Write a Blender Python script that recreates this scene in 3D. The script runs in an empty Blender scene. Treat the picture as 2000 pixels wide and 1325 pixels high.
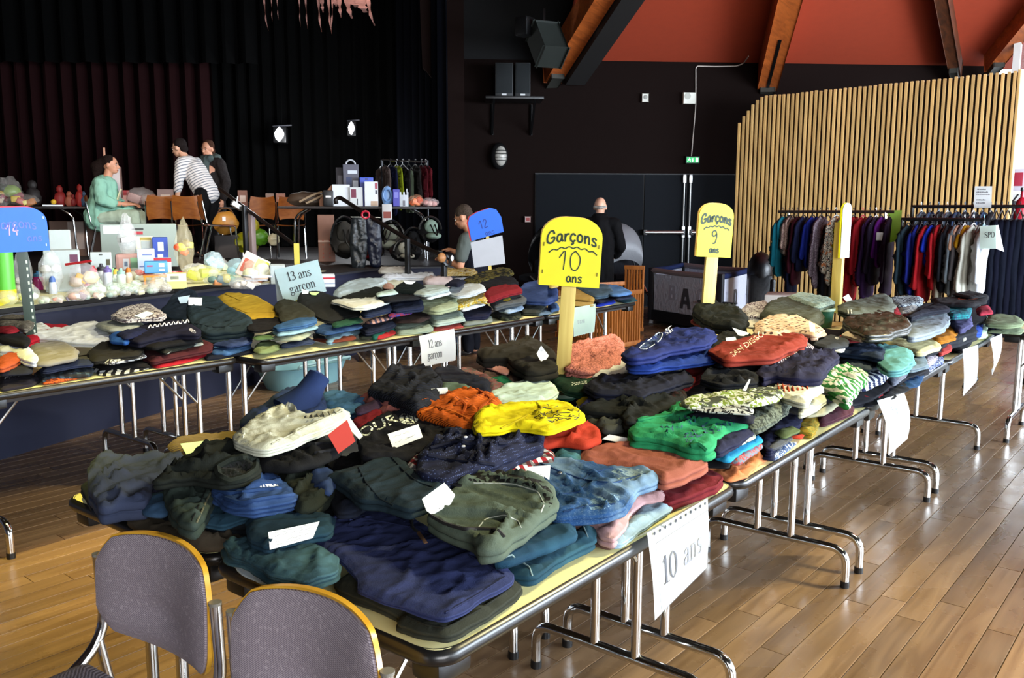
import bpy,bmesh,math,random
import numpy as np
from mathutils import Vector,Matrix,noise
from mathutils.geometry import delaunay_2d_cdt
from mathutils.bvhtree import BVHTree
SC=bpy.context.scene
COL=SC.collection
PI=math.pi
random.seed(7)
# -- camera
F,PITCH,ROLL,YAW,EYE=1696.3,.14564,.00196,.66703,1.5
cp,sp,cy_,sy_=math.cos(PITCH),math.sin(PITCH),math.cos(YAW),math.sin(YAW)
FWD=Vector((cy_*cp,sy_*cp,-sp))
_r=Vector((sy_,-cy_,0));_u=_r.cross(FWD)
RGT=math.cos(ROLL)*_r+math.sin(ROLL)*_u
UPV=-math.sin(ROLL)*_r+math.cos(ROLL)*_u
CAM=Vector((0,0,EYE))
cd=bpy.data.cameras.new('camera');cam=bpy.data.objects.new('camera',cd);COL.objects.link(cam)
cd.sensor_width=36;cd.lens=F/2000*36;cd.clip_start=.05;cd.clip_end=200
cam.matrix_world=Matrix(((RGT.x,UPV.x,-FWD.x,0),(RGT.y,UPV.y,-FWD.y,0),(RGT.z,UPV.z,-FWD.z,EYE),(0,0,0,1)))
SC.camera=cam
# -- light and exposure
SC.view_settings.view_transform='Standard';SC.view_settings.look='None'
SC.view_settings.gamma=1;SC.view_settings.use_curve_mapping=False
SC.view_settings.exposure=0.6
wd=bpy.data.worlds.new('world');SC.world=wd;wd.use_nodes=True
bg=wd.node_tree.nodes['Background'];bg.inputs[0].default_value=(.80,.90,1,1);bg.inputs[1].default_value=5.0
def light(kind,name,loc,to,energy,color,**kw):
 d=bpy.data.lights.new(name,kind);o=bpy.data.objects.new(name,d);COL.objects.link(o)
 o.location=loc;o.rotation_euler=(Vector(to)-Vector(loc)).to_track_quat('-Z','Y').to_euler()
 d.energy=energy;d.color=color
 for k,v in kw.items():setattr(d,k,v)
 return o
 # daylight through the glazed front along the right of the hall
light('AREA','window_daylight',(8.0,-5.2,2.0),(7.4,3,.5),1500,(.76,.87,1),shape='RECTANGLE',size=9.0,size_y=2.6)
light('AREA','window_daylight',(-1.5,-5.6,2.6),(2.0,2,.6),680,(.96,.97,1),shape='RECTANGLE',size=7.0,size_y=2.6)
# rows of warm stage spots under the roof
for i in range(4):
 light('SPOT','ceiling_spot',(5.0+.22*i,-.6-.30*i,4.3),(1.5,1.9,.7),330,(1,.88,.50),spot_size=1.15,spot_blend=.6,shadow_soft_size=.03)
light('SPOT','ceiling_spot',(1.3,3.4,5.3),(1.0,3.3,0),800,(1,.82,.13),spot_size=.62,spot_blend=.5,shadow_soft_size=.10)
light('SPOT','ceiling_spot',(2.9,3.1,5.4),(2.7,3.2,0),620,(1,.74,.40),spot_size=.62,spot_blend=.7,shadow_soft_size=.1)
light('SPOT','ceiling_spot',(5.3,3.0,5.4),(5.3,3.0,0),520,(1,.76,.44),spot_size=.66,spot_blend=.7,shadow_soft_size=.1)
light('SPOT','ceiling_spot',(3.2,1.4,5.4),(4.4,4.3,.7),520,(1,.94,.72),spot_size=1.3,spot_blend=.8,shadow_soft_size=.15)
light('SPOT','ceiling_spot',(4.6,4.4,5.2),(4.4,7.4,.9),600,(1,.96,.86),spot_size=1.1,spot_blend=.9,shadow_soft_size=.2)
light('SPOT','ceiling_spot',(3.4,6.6,4.4),(6.4,10.4,1.3),520,(1,.84,.72),spot_size=.75,spot_blend=.8,shadow_soft_size=.2)
# -- pixel -> place helpers (the 2000 x 1325 photograph)
def ray(x,y):return RGT*((x-1000)/F)-UPV*((y-662.5)/F)+FWD
def Z(x,y,z):
 d=ray(x,y);return CAM+d*((z-EYE)/d.z)
def D(x,y,t):return CAM+ray(x,y)*t
def onX(x,y,X):
 d=ray(x,y);return CAM+d*(X/d.x)
def onY(x,y,Y):
 d=ray(x,y);return CAM+d*(Y/d.y)
def toline(x,A,dirv):
 d=ray(x,413);a=Vector((d.x,d.y));b=Vector((dirv[0],dirv[1]))
 den=a.x*(-b.y)+b.x*a.y;t=(A[0]*(-b.y)+b.x*A[1])/den
 return Vector((a.x*t,a.y*t,0))
 # -- materials
def lin(h):
 if isinstance(h,str):
  h=h.lstrip('#');h=[int(h[i:i+2],16)/255 for i in(0,2,4)]
 return tuple((c/12.92 if c<=.04045 else((c+.055)/1.055)**2.4)for c in h)+(1,)
MC={}
class NT:
 def __init__(s,m):
  m.use_nodes=True;s.t=m.node_tree;s.b=s.t.nodes['Principled BSDF']
 def n(s,typ,**kw):
  o=s.t.nodes.new(typ)
  for k,v in kw.items():
   if k.startswith('i_'):
    k2=k[2:];k2=int(k2)if k2 .isdigit()else k2
    o.inputs[k2].default_value=v
   else:setattr(o,k,v)
  return o
 def l(s,a,b):s.t.links.new(a,b)
 def coord(s,what='Object',scale=(1,1,1),rot=(0,0,0)):
  c=s.n('ShaderNodeTexCoord');m=s.n('ShaderNodeMapping');m.inputs['Scale'].default_value=scale;m.inputs['Rotation'].default_value=rot
  s.l(c.outputs[what],m.inputs[0]);return m.outputs[0]
 def ramp(s,fac,stops,interp='LINEAR'):
  r=s.n('ShaderNodeValToRGB');e=r.color_ramp.elements;r.color_ramp.interpolation=interp
  while len(e)<len(stops):e.new(.5)
  for i,(p,c)in enumerate(stops):e[i].position=p;e[i].color=c if not isinstance(c,str)else lin(c)
  s.l(fac,r.inputs[0]);return r.outputs[0]
 def mix(s,a,b,fac,mode='MIX'):
  m=s.n('ShaderNodeMix',data_type='RGBA',blend_type=mode)
  for sock,v in((m.inputs[0],fac),(m.inputs[6],a),(m.inputs[7],b)):
   if hasattr(v,'node'):s.l(v,sock)
   elif sock is m.inputs[0]:sock.default_value=v
   else:sock.default_value=lin(v)if isinstance(v,str)else v
  return m.outputs[2]
 def bump(s,h,strength=.3,dist=.002):
  b=s.n('ShaderNodeBump');b.inputs['Strength'].default_value=strength;b.inputs['Distance'].default_value=dist
  s.l(h,b.inputs['Height']);s.l(b.outputs[0],s.b.inputs['Normal'])
def plain(name,col,rough=.5,metal=0,**kw):
 k=('p',name,col,rough,metal,tuple(kw.items()))
 if k in MC:return MC[k]
 m=bpy.data.materials.new(name);t=NT(m);b=t.b
 b.inputs['Base Color'].default_value=lin(col);b.inputs['Roughness'].default_value=rough;b.inputs['Metallic'].default_value=metal
 for a,v in kw.items():b.inputs[a.replace('_',' ')].default_value=v
 if kw.get('Transmission_Weight',0)==0 and metal<.5:
  nz=t.n('ShaderNodeTexNoise',i_Scale=9.,i_Detail=3.);t.l(t.coord(),nz.inputs['Vector'])
  t.l(t.mix(tuple(c*.90 for c in lin(col)[:3])+(1,),tuple(min(1,c*1.08)for c in lin(col)[:3])+(1,),nz.outputs[0]),b.inputs['Base Color'])
 MC[k]=m;return m
def cloth(col,kind='cotton',col2=None,col3=None):
 k=('c',col,kind,col2,col3)
 if k in MC:return MC[k]
 m=bpy.data.materials.new('cloth_'+kind);t=NT(m);b=t.b
 b.inputs['Roughness'].default_value=.88;b.inputs['Specular IOR Level'].default_value=.18
 v=t.coord()
 big=t.n('ShaderNodeTexNoise',i_Scale=7.,i_Detail=3.);t.l(v,big.inputs['Vector'])
 dim=lambda c:tuple(.72*q**1.08 for q in(lin(c)if isinstance(c,str)else c)[:3])+(1,)
 c0=dim(col);col2=dim(col2)if col2 and kind!='none' else col2
 dk=tuple(c*.78 for c in c0[:3])+(1,);lt=tuple(min(1,c*1.16)for c in c0[:3])+(1,)
 base=t.mix(dk,lt,big.outputs[0])
 def world(scale,rot=(0,0,0)):
  g=t.n('ShaderNodeNewGeometry');mp=t.n('ShaderNodeMapping');mp.inputs['Scale'].default_value=scale;mp.inputs['Rotation'].default_value=rot
  t.l(g.outputs['Position'],mp.inputs[0]);return mp.outputs[0]
 hs,hd=.25,.0015
 if kind=='denim':
  w=t.n('ShaderNodeTexNoise',i_Scale=5.5,i_Detail=4.,i_Roughness=.6);t.l(v,w.inputs['Vector'])
  pale=col2 if col2 else tuple(min(1,c*2.1+.02)for c in c0[:3])+(1,)
  base=t.mix(base,pale,t.ramp(w.outputs[0],[(.46,(0,0,0,1)),(.72,(.75,.75,.75,1))]))
  h=t.n('ShaderNodeTexWave',i_Scale=420.,i_Distortion=.6,wave_type='BANDS',bands_direction='DIAGONAL');t.l(v,h.inputs['Vector']);hh=h.outputs['Fac']
  fine=t.n('ShaderNodeTexNoise',i_Scale=260.,i_Detail=2.);t.l(v,fine.inputs['Vector'])
  base=t.mix(base,pale,t.ramp(fine.outputs[0],[(.5,(0,0,0,1)),(.8,(.28,.28,.28,1))]))
 elif kind=='stripe':
  w=t.n('ShaderNodeTexWave',i_Scale=float(col3 or 6),wave_type='BANDS',bands_direction='X');t.l(world((1,1,1),(0,.4,.6)),w.inputs['Vector'])
  base=t.mix(base,col2,t.ramp(w.outputs['Fac'],[(.49,(0,0,0,1)),(.55,(1,1,1,1))]))
  hh=big.outputs[0]
 elif kind=='plaid':
  f=[]
  for r in(.35,.35+PI/2):
   w=t.n('ShaderNodeTexWave',i_Scale=float(col3 or 7),wave_type='BANDS',bands_direction='X');t.l(world((1,1,1),(0,0,r)),w.inputs['Vector'])
   f.append(t.ramp(w.outputs['Fac'],[(.5,(0,0,0,1)),(.56,(1,1,1,1))]))
  base=t.mix(base,col2,f[0]);base=t.mix(base,'1a1718',t.mix((0,0,0,1),(.8,.8,.8,1),f[1]));hh=big.outputs[0]
 elif kind in('camo','print'):
  vv=t.n('ShaderNodeTexNoise',i_Scale=(22.if kind=='camo' else 34.),i_Detail=(2.if kind=='camo' else 3.),i_Distortion=(1.2 if kind=='camo' else 2.5));t.l(v,vv.inputs['Vector'])
  base=t.mix(base,col2,t.ramp(vv.outputs[0],[(.50,(0,0,0,1)),(.53,(1,1,1,1))]))
  if col3:
   v2=t.n('ShaderNodeTexNoise',i_Scale=17.,i_Detail=2.,i_Distortion=1.);t.l(v,v2 .inputs['Vector'])
   base=t.mix(base,dim(col3),t.ramp(v2 .outputs[0],[(.56,(0,0,0,1)),(.59,(1,1,1,1))]))
  hh=big.outputs[0]
 elif kind=='dots':
  vo=t.n('ShaderNodeTexVoronoi',i_Scale=float(col3 or 60));vo.inputs['Randomness'].default_value=.25;t.l(v,vo.inputs['Vector'])
  base=t.mix(base,col2,t.ramp(vo.outputs['Distance'],[(.22,(1,1,1,1)),(.3,(0,0,0,1))]));hh=big.outputs[0]
 elif kind=='knit':
  h=t.n('ShaderNodeTexWave',i_Scale=42.,i_Distortion=3.5,wave_type='BANDS',bands_direction='DIAGONAL');t.l(v,h.inputs['Vector']);hh=h.outputs['Fac'];hs,hd=.6,.006
 elif kind=='fleece':
  h=t.n('ShaderNodeTexNoise',i_Scale=95.,i_Detail=4.);t.l(v,h.inputs['Vector']);hh=h.outputs[0];hs,hd=.9,.012
  base=t.mix(base,tuple(c*.55 for c in c0[:3])+(1,),t.ramp(hh,[(.35,(1,1,1,1)),(.55,(0,0,0,1))]))
 elif kind=='shiny':
  b.inputs['Roughness'].default_value=.38;b.inputs['Specular IOR Level'].default_value=.5
  h=t.n('ShaderNodeTexNoise',i_Scale=24.,i_Detail=3.);t.l(v,h.inputs['Vector']);hh=h.outputs[0];hs,hd=.5,.006
 else:
  h=t.n('ShaderNodeTexNoise',i_Scale=330.,i_Detail=2.);t.l(v,h.inputs['Vector']);hh=h.outputs[0]
 fz=t.n('ShaderNodeTexNoise',i_Scale=55.,i_Detail=5.);t.l(v,fz.inputs['Vector'])
 if kind in('knit','fleece','shiny'):t.bump(hh,hs,hd)
 else:
  mx=t.n('ShaderNodeMath',operation='ADD');t.l(hh,mx.inputs[0]);t.l(fz.outputs[0],mx.inputs[1]);t.bump(mx.outputs[0],.3,.0025)
  cr=t.n('ShaderNodeTexNoise',noise_type='RIDGED_MULTIFRACTAL',i_Scale=9.,i_Detail=4.,i_Distortion=.9);t.l(t.coord(scale=(1,1.8,1),rot=(0,0,sum(map(ord,col))%7*.4)),cr.inputs['Vector'])
  b1=[n_ for n_ in t.t.nodes if n_.type=='BUMP'][0];b2=t.n('ShaderNodeBump');b2 .inputs['Strength'].default_value=.55;b2 .inputs['Distance'].default_value=.010
  t.l(cr.outputs[0],b2 .inputs['Height']);t.l(b2 .outputs[0],b1 .inputs['Normal'])
 t.l(base,b.inputs['Base Color']);MC[k]=m;return m
def wood(name,a,b_,scale=(2,30,30),rough=.45,rnd=None):
 k=('w',name,a,b_,scale,rough,rnd)
 if k in MC:return MC[k]
 m=bpy.data.materials.new(name);t=NT(m);v=t.coord(scale=scale)
 if rnd=='obj':
  oi=t.n('ShaderNodeObjectInfo');r=oi.outputs['Random']
 elif rnd=='attr':
  at=t.n('ShaderNodeAttribute',attribute_name='rnd');r=at.outputs['Fac']
 else:r=None
 if r:
  ad=t.n('ShaderNodeVectorMath',operation='ADD');t.l(v,ad.inputs[0])
  ml=t.n('ShaderNodeMath',operation='MULTIPLY',i_1=57.);t.l(r,ml.inputs[0]);t.l(ml.outputs[0],ad.inputs[1]);v=ad.outputs[0]
 n1=t.n('ShaderNodeTexNoise',i_Scale=1.,i_Detail=6.,i_Distortion=1.2);t.l(v,n1 .inputs['Vector'])
 c=t.mix(a,b_,t.ramp(n1 .outputs[0],[(.3,(0,0,0,1)),(.7,(1,1,1,1))]))
 if r:
  hv=t.n('ShaderNodeHueSaturation');mr=t.n('ShaderNodeMapRange');mr.inputs[3].default_value=.76;mr.inputs[4].default_value=1.16
  t.l(r,mr.inputs[0]);t.l(mr.outputs[0],hv.inputs['Value']);t.l(c,hv.inputs['Color']);c=hv.outputs[0]
  g=t.n('ShaderNodeTexNoise',i_Scale=3.,i_Detail=5.);t.l(t.coord(),g.inputs['Vector'])
  t.l(t.ramp(g.outputs[0],[(.3,(rough-.1,)*3+(1,)),(.7,(rough+.14,)*3+(1,))]),t.b.inputs['Roughness'])
 else:t.b.inputs['Roughness'].default_value=rough
 t.l(c,t.b.inputs['Base Color']);t.bump(n1 .outputs[0],.12,.002);MC[k]=m;return m
def emit(name,col,s):
 k=('e',name,col,s)
 if k in MC:return MC[k]
 m=bpy.data.materials.new(name);t=NT(m);t.b.inputs['Base Color'].default_value=lin(col)
 t.b.inputs['Emission Color'].default_value=lin(col);t.b.inputs['Emission Strength'].default_value=s;MC[k]=m;return m
def film(name,col='ffffff',alpha=.35,rough=.12):
 k=('f',name,col,alpha,rough)
 if k in MC:return MC[k]
 m=bpy.data.materials.new(name);t=NT(m);b=t.b
 b.inputs['Base Color'].default_value=lin(col);b.inputs['Roughness'].default_value=rough;b.inputs['Alpha'].default_value=alpha if 'bag' not in name else alpha*.62
 b.inputs['Specular IOR Level'].default_value=.9
 nz=t.n('ShaderNodeTexNoise',i_Scale=26.,i_Detail=3.);t.l(t.coord(),nz.inputs['Vector']);t.bump(nz.outputs[0],.8,.02)
 MC[k]=m;return m
CHROME=plain('chrome','d8d8d6',.12,1)
BLACK=plain('black_plastic','0c0c0d',.38)
STEEL=plain('brushed_steel','b9bab8',.32,1)
PAPER=plain('white_paper','eef2f2',.6)
INK=plain('black_ink','1c1f26',.6)
# -- object helpers
def link(name,me,mat=None,parent=None):
 o=bpy.data.objects.new(name,me);COL.objects.link(o)
 if mat is not None:
  for mm in(mat if isinstance(mat,(list,tuple))else[mat]):me.materials.append(mm)
 if parent is not None:o.parent=parent
 return o
def tag(o,label=None,cat=None,group=None,kind=None):
 if label:o['label']=label
 if cat:o['category']=cat
 if group:o['group']=group
 if kind:o['kind']=kind
 return o
def thing(name,label,cat,loc=(0,0,0),rz=0,group=None):
 o=bpy.data.objects.new(name,None);COL.objects.link(o);o.location=loc;o.rotation_euler=(0,0,rz);o.empty_display_size=.1
 return tag(o,label,cat,group)
def copy_tree(o,parent=None):
 c=o.copy();COL.objects.link(c);c.parent=parent
 for ch in list(o.children):copy_tree(ch,c)
 return c
class MB:
 """collects shapes, builds them as one mesh object"""
 def __init__(s):s.bm=bmesh.new()
 def quadbox(s,c,m3,half,bev=0):
  vs=[]
  g=bmesh.ops.create_cube(s.bm,size=2)['verts']
  for v in g:v.co=m3@Vector((v.co.x*half[0],v.co.y*half[1],v.co.z*half[2]))+Vector(c)
  if bev:
   es=list({e for v in g for e in v.link_edges})
   bmesh.ops.bevel(s.bm,geom=es,offset=bev,segments=2,affect='EDGES',profile=.6)
  return s
 def box(s,c,size,rz=0,bev=0,tilt=None):
  m=Matrix.Rotation(rz,3,'Z')
  if tilt is not None:m=m@tilt
  return s.quadbox(c,m,(size[0]/2,size[1]/2,size[2]/2),bev)
 def beam(s,a,b,w,h=None,up=(0,0,1),bev=0):
  a,b=Vector(a),Vector(b);d=(b-a);L=d.length;x=d/L
  y=Vector(up).cross(x)
  if y.length<1e-4:y=Vector((0,1,0)).cross(x)
  y.normalize();z=x.cross(y)
  return s.quadbox((a+b)/2,Matrix((x,y,z)).transposed(),(L/2,w/2,(h or w)/2),bev)
 def tube(s,pts,r,n=8,closed=False,caps=True):
  pts=[Vector(p)for p in pts];N=len(pts);rr=r if isinstance(r,(list,tuple))else[r]*N
  rings=[];prev=None
  for i,p in enumerate(pts):
   a=pts[i-1]if(i or closed)else p;b=pts[(i+1)%N]if(i<N-1 or closed)else p
   t=(b-a).normalized()
   if prev is None:
    q=Vector((0,0,1))if abs(t.z)<.9 else Vector((1,0,0));u=q.cross(t).normalized()
   else:
    u=(prev-t*prev.dot(t)).normalized()
   prev=u;w=t.cross(u)
   rings.append([s.bm.verts.new(p+(u*math.cos(k*2*PI/n)+w*math.sin(k*2*PI/n))*rr[i])for k in range(n)])
  M=N if closed else N-1
  for i in range(M):
   A,B=rings[i],rings[(i+1)%N]
   for k in range(n):s.bm.faces.new((A[k],A[(k+1)%n],B[(k+1)%n],B[k]))
  if caps and not closed:
   s.bm.faces.new(rings[0][::-1]);s.bm.faces.new(rings[-1])
  return s
 def lathe(s,prof,c=(0,0,0),n=16,m3=None):
  c=Vector(c);rings=[]
  for r,z in prof:
   ring=[]
   for k in range(n):
    v=Vector((max(r,1e-4)*math.cos(k*2*PI/n),max(r,1e-4)*math.sin(k*2*PI/n),z))
    ring.append(s.bm.verts.new((m3@v if m3 else v)+c))
   rings.append(ring)
  for A,B in zip(rings,rings[1:]):
   for k in range(n):s.bm.faces.new((A[k],A[(k+1)%n],B[(k+1)%n],B[k]))
  s.bm.faces.new(rings[0][::-1]);s.bm.faces.new(rings[-1])
  return s
 def ball(s,c,rad,n=10,m3=None):
  rad=rad if isinstance(rad,(list,tuple))else(rad,)*3
  g=bmesh.ops.create_uvsphere(s.bm,u_segments=n+2,v_segments=n,radius=1)['verts']
  for v in g:
   q=Vector((v.co.x*rad[0],v.co.y*rad[1],v.co.z*rad[2]));v.co=(m3@q if m3 else q)+Vector(c)
  return s
 def prism(s,poly,a,u,v,n_,th):
  a=Vector(a);P=[a+Vector(u)*p[0]+Vector(v)*p[1]for p in poly];n_=Vector(n_)
  f=[s.bm.verts.new(p)for p in P];g=[s.bm.verts.new(p-n_*th)for p in P]
  s.bm.faces.new(f);s.bm.faces.new(g[::-1]);k=len(P)
  for i in range(k):s.bm.faces.new((f[(i+1)%k],f[i],g[i],g[(i+1)%k]))
  return s
 def face(s,pts):
  s.bm.faces.new([s.bm.verts.new(Vector(p))for p in pts]);return s
 def mesh(s,name,smooth=True):
  bmesh.ops.recalc_face_normals(s.bm,faces=s.bm.faces)
  me=bpy.data.meshes.new(name);s.bm.to_mesh(me);s.bm.free()
  if smooth:
   for p in me.polygons:p.use_smooth=True
   try:me.set_sharp_from_angle(angle=.7)
   except Exception:pass
  return me
 def build(s,name,mat,parent=None,smooth=True):return link(name,s.mesh(name,smooth),mat,parent)
def arc(c,r,a0,a1,n,u,v):
 return[Vector(c)+Vector(u)*(r*math.cos(a0+(a1-a0)*i/n))+Vector(v)*(r*math.sin(a0+(a1-a0)*i/n))for i in range(n+1)]
def bend(pts,r,n=5):
 P=[Vector(p)for p in pts];out=[P[0]]
 for a,b,c in zip(P,P[1:],P[2:]):
  d1=(a-b);d2=(c-b);k=min(r,d1 .length*.49,d2 .length*.49);p=b+d1 .normalized()*k;q=b+d2 .normalized()*k
  for i in range(n+1):
   t=i/n;out.append(p*(1-t)**2+b*2*t*(1-t)+q*t*t)
 out.append(P[-1]);return out
def chaikin(P,k=2,c=.25):
 for _ in range(k):
  Q=[]
  for i in range(len(P)):
   a,b=P[i],P[(i+1)%len(P)]
   Q+=[a*(1-c)+b*c,a*c+b*(1-c)]
  P=Q
 return P
UZ=Vector((0,0,1))
# -- the hall
def onP(x,y,A,n):
 d=ray(x,y);A=Vector(A);n=Vector(n);return CAM+d*((A-CAM).dot(n)/d.dot(n))
 # floor of narrow boards running along the rows of tables
FA=math.radians(-1.6)
sub=MB().box((6,3,-.06),(34,34,.08)).build('floor',plain('floor_base','2a1a0e',.7));tag(sub,kind='structure')
PLK=wood('plank_wood','80664a','614a33',(1.3,16,16),.27,'obj')
PLK2=wood('plank_wood_far','80664a','614a33',(1.3,16,16),.27,'attr')
PW=.096;ex=Vector((math.cos(FA),math.sin(FA),0));ey=Vector((-math.sin(FA),math.cos(FA),0))
lens=[1.0,1.2,1.4,1.6]
pm={}
for L in lens:
 b=MB();b.box((0,0,-.011),(L-.003,PW-.0026,.022),bev=.0018);pm[L]=b.mesh('plank',False);pm[L].materials.append(PLK)
pl=[]
for j in range(-56,104):
 s=-3.5-random.random()*1.2
 while s<15:
  L=random.choice(lens);c=ex*(s+L/2)+ey*(j*PW+PW/2);pl.append((c,L));s+=L
vis=[]
for c,L in pl:
 v=c-CAM;t=v.dot(FWD)
 if t<.8:continue
 x=1000+F*v.dot(RGT)/t;y=662.5-F*v.dot(UPV)/t
 if-150<x<2150 and y<1420:vis.append((t,c,L))
vis.sort(key=lambda q:q[0]);near={id(q[1])for q in vis[:300]}
rest=bmesh.new();lay=rest.faces.layers.float.new('rnd')if False else None
rv=[]
for c,L in pl:
 if id(c)in near:
  o=bpy.data.objects.new('plank',pm[L]);COL.objects.link(o);o.location=c;o.rotation_euler=(0,0,FA);o.parent=sub
 else:
  a,b_=ex*(L/2-.0015),ey*(PW/2-.0013)
  vs=[c-a-b_,c+a-b_,c+a+b_,c-a+b_];q=[rest.verts.new(v)for v in vs];rest.faces.new(q)
  qq=[rest.verts.new(v-UZ*.02)for v in vs]
  for i in range(4):rest.faces.new((q[(i+1)%4],q[i],qq[i],qq[(i+1)%4]))
  rv+=[random.random()]*5
me=bpy.data.meshes.new('planks');rest.to_mesh(me);rest.free()
at=me.attributes.new('rnd','FLOAT','FACE');at.data.foreach_set('value',rv)
o=link('far_planks',me,PLK2,sub);tag(o,kind='stuff')
# walls
DARK=plain('wall_brown_black','150d0b',.95,0,Specular_IOR_Level=.08)
DKR=plain('wall_dark','0d0909',.95,0,Specular_IOR_Level=.05)
WA=Vector((11.0,8.2,0));wd_=math.radians(-48);WU=Vector((math.cos(wd_),math.sin(wd_),0));WN=Vector((WU.y,-WU.x,0))
if WN.dot(WA)>0:WN=-WN
def onW(x,y,off=0):return onP(x,y,WA+WN*off,WN)
def wallbox(name,a,b,z0,z1,th,mat,n):
 a,b=Vector(a),Vector(b);a.z=b.z=0;u=(b-a).normalized();L=(b-a).length;n=Vector(n).normalized()
 c=(a+b)/2-n*th/2+UZ*(z0+z1)/2
 return MB().quadbox(c,Matrix((u,n,UZ)).transposed(),(L/2,th/2,(z1-z0)/2)).build(name,mat,None,False)
pL=onW(898,413);pR=onW(1925,413)
HW=3.79
tag(wallbox('wall_back',pL,pR,0,HW,.2,DARK,WN),kind='structure')
# wall above and beside the stage opening and the hall's other sides
tag(wallbox('wall_stage',pL+WU*.02-WN*.3,pL-WU*.6-WN*.3,0,7,.3,DKR,WN),kind='structure')
pil_a,pil_b=onW(874,413,.35),onW(908,413,.35)
pil=MB();pil.prism([(0,0),((pil_b-pil_a).length,0),((pil_b-pil_a).length,7),(-.0,7),(-.45,7),(-.35,3.62),(0,3.2)],Vector((pil_a.x,pil_a.y,0)),WU,UZ,WN,.35)
tag(pil.build('wall_proscenium',plain('proscenium_brown','1a110f',.95,0,Specular_IOR_Level=.05),None,False),kind='structure')
tag(wallbox('wall_left',(-8,9,0),(-8,-6,0),0,6.2,.2,plain('far_wall','2a1e18',.9),(1,0,0)),kind='structure')
tag(wallbox('wall_front',(-8,-6.2,0),(1.5,-6.2,0),0,6.2,.2,plain('far_wall','2a1e18',.9),(0,1,0)),kind='structure')
# backstage shell
BK=plain('stage_black','060607',.95)
sb_a=D(-1200,413,15.5);sb_b=D(900,413,15.5)
tag(wallbox('wall_stage_back',sb_a,sb_b,0,8,.2,BK,-FWD.xy.to_3d()),kind='structure')
# glazed front on the right, out of the frame: posts and glass panes
GLS=film('window_glass','f4f8ff',.06,.02)
FR=plain('window_frame','d9d9d4',.5)
wf=MB();y0=-5.4
for i in range(8):
 x=2.6+1.6*i;wf.box((x,y0,1.75),(.09,.1,3.3))
for z in(.12,1.1,3.35):wf.box((8.2,y0,z),(11.3,.09,.09))
w1=wf.build('window_1',FR,None,False);tag(w1,kind='structure')
for i in range(7):
 MB().box((3.4+1.6*i,y0,1.75),(1.5,.012,3.2)).build('pane',GLS,w1,False)
tag(wallbox('wall_right',(1.5,-5.5,0),(14.5,-5.5,0),3.4,6.2,.2,plain('far_wall','2a1e18',.9),(0,1,0)),kind='structure')
# slatted timber wall
SX=12.2
SL=wood('slat_pine','dcb877','c49c5c',(30,30,1.6),.55,'obj')
n_s=55;yA,yB=5.42,1.93
bk=MB();bk.prism([(0,0),(yA-yB+.02,0),(yA-yB+.02,3.17),(.42,3.12),(.28,2.96),(-.02,2.76)],(SX+.05,yA,0),(0,-1,0),UZ,(-1,0,0),.10)
sw=bk.build('wall_slatted',plain('slat_backing','14130f',.8),None,False);tag(sw,kind='structure')
smesh=MB().box((0,0,.5),(.045,.036,1),bev=.004).mesh('slat',False);smesh.materials.append(SL)
for i in range(n_s):
 t=i/(n_s-1);y=yA+(yB-yA)*t;h=3.13+.055*t
 if i<5:h=[2.79,2.87,2.95,3.03,3.09][i]
 h+=random.uniform(-.008,.008)
 o=bpy.data.objects.new('slat',smesh);COL.objects.link(o);o.location=(SX+.028,y,0);o.scale=(1,1,h);o.parent=sw
ec=MB().box((SX+.08,yB-.045,1.6),(.16,.03,3.2),bev=.004).build('end_board',wood('end_board_pine','d8b878','c19a5c',(30,30,1.6),.5),sw)
# bright opening beyond the slatted wall
w2=MB()
X2=14.6
for z in(1.72,4.3):w2 .box((X2,.6,z),(.1,3.4,.1))
for y in(-1.0,.7,2.3):w2 .box((X2,y,3.0),(.1,.09,2.6))
w2o=w2 .build('window_2',FR,None,False);tag(w2o,kind='structure')
for y in(-.15,1.5):MB().box((X2,y,3.0),(.012,1.58,2.5)).build('pane',GLS,w2o,False)
tag(wallbox('wall_far_right',(X2,2.9,0),(X2,-5.5,0),0,1.68,.2,plain('dark_blue_dado','1a1c2c',.7),(-1,0,0)),kind='structure')
# sloping red roof panels and glulam beams
RED=plain('roof_red','ab3e1f',.8)
def ceil_pt(s,rise):
 p=pL+WU*s+WN*rise;return Vector((p.x,p.y,HW+.30*rise))
cm=MB()
def slab(a,b,c,d,th=.1):
 n=(b-a).cross(d-a).normalized();n=n if n.z>0 else-n
 lo=[cm.bm.verts.new(v)for v in(a,b,c,d)];hi=[cm.bm.verts.new(v+n*th)for v in(a,b,c,d)]
 cm.bm.faces.new(lo);cm.bm.faces.new(hi[::-1])
 for i in range(4):cm.bm.faces.new((lo[i],lo[(i+1)%4],hi[(i+1)%4],hi[i]))
slab(ceil_pt(1.55,-.1),ceil_pt(9.5,-.1),ceil_pt(9.5,7.4),ceil_pt(1.55,7.4))
ce=cm.build('ceiling',RED,None,False);tag(ce,kind='structure')
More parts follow.
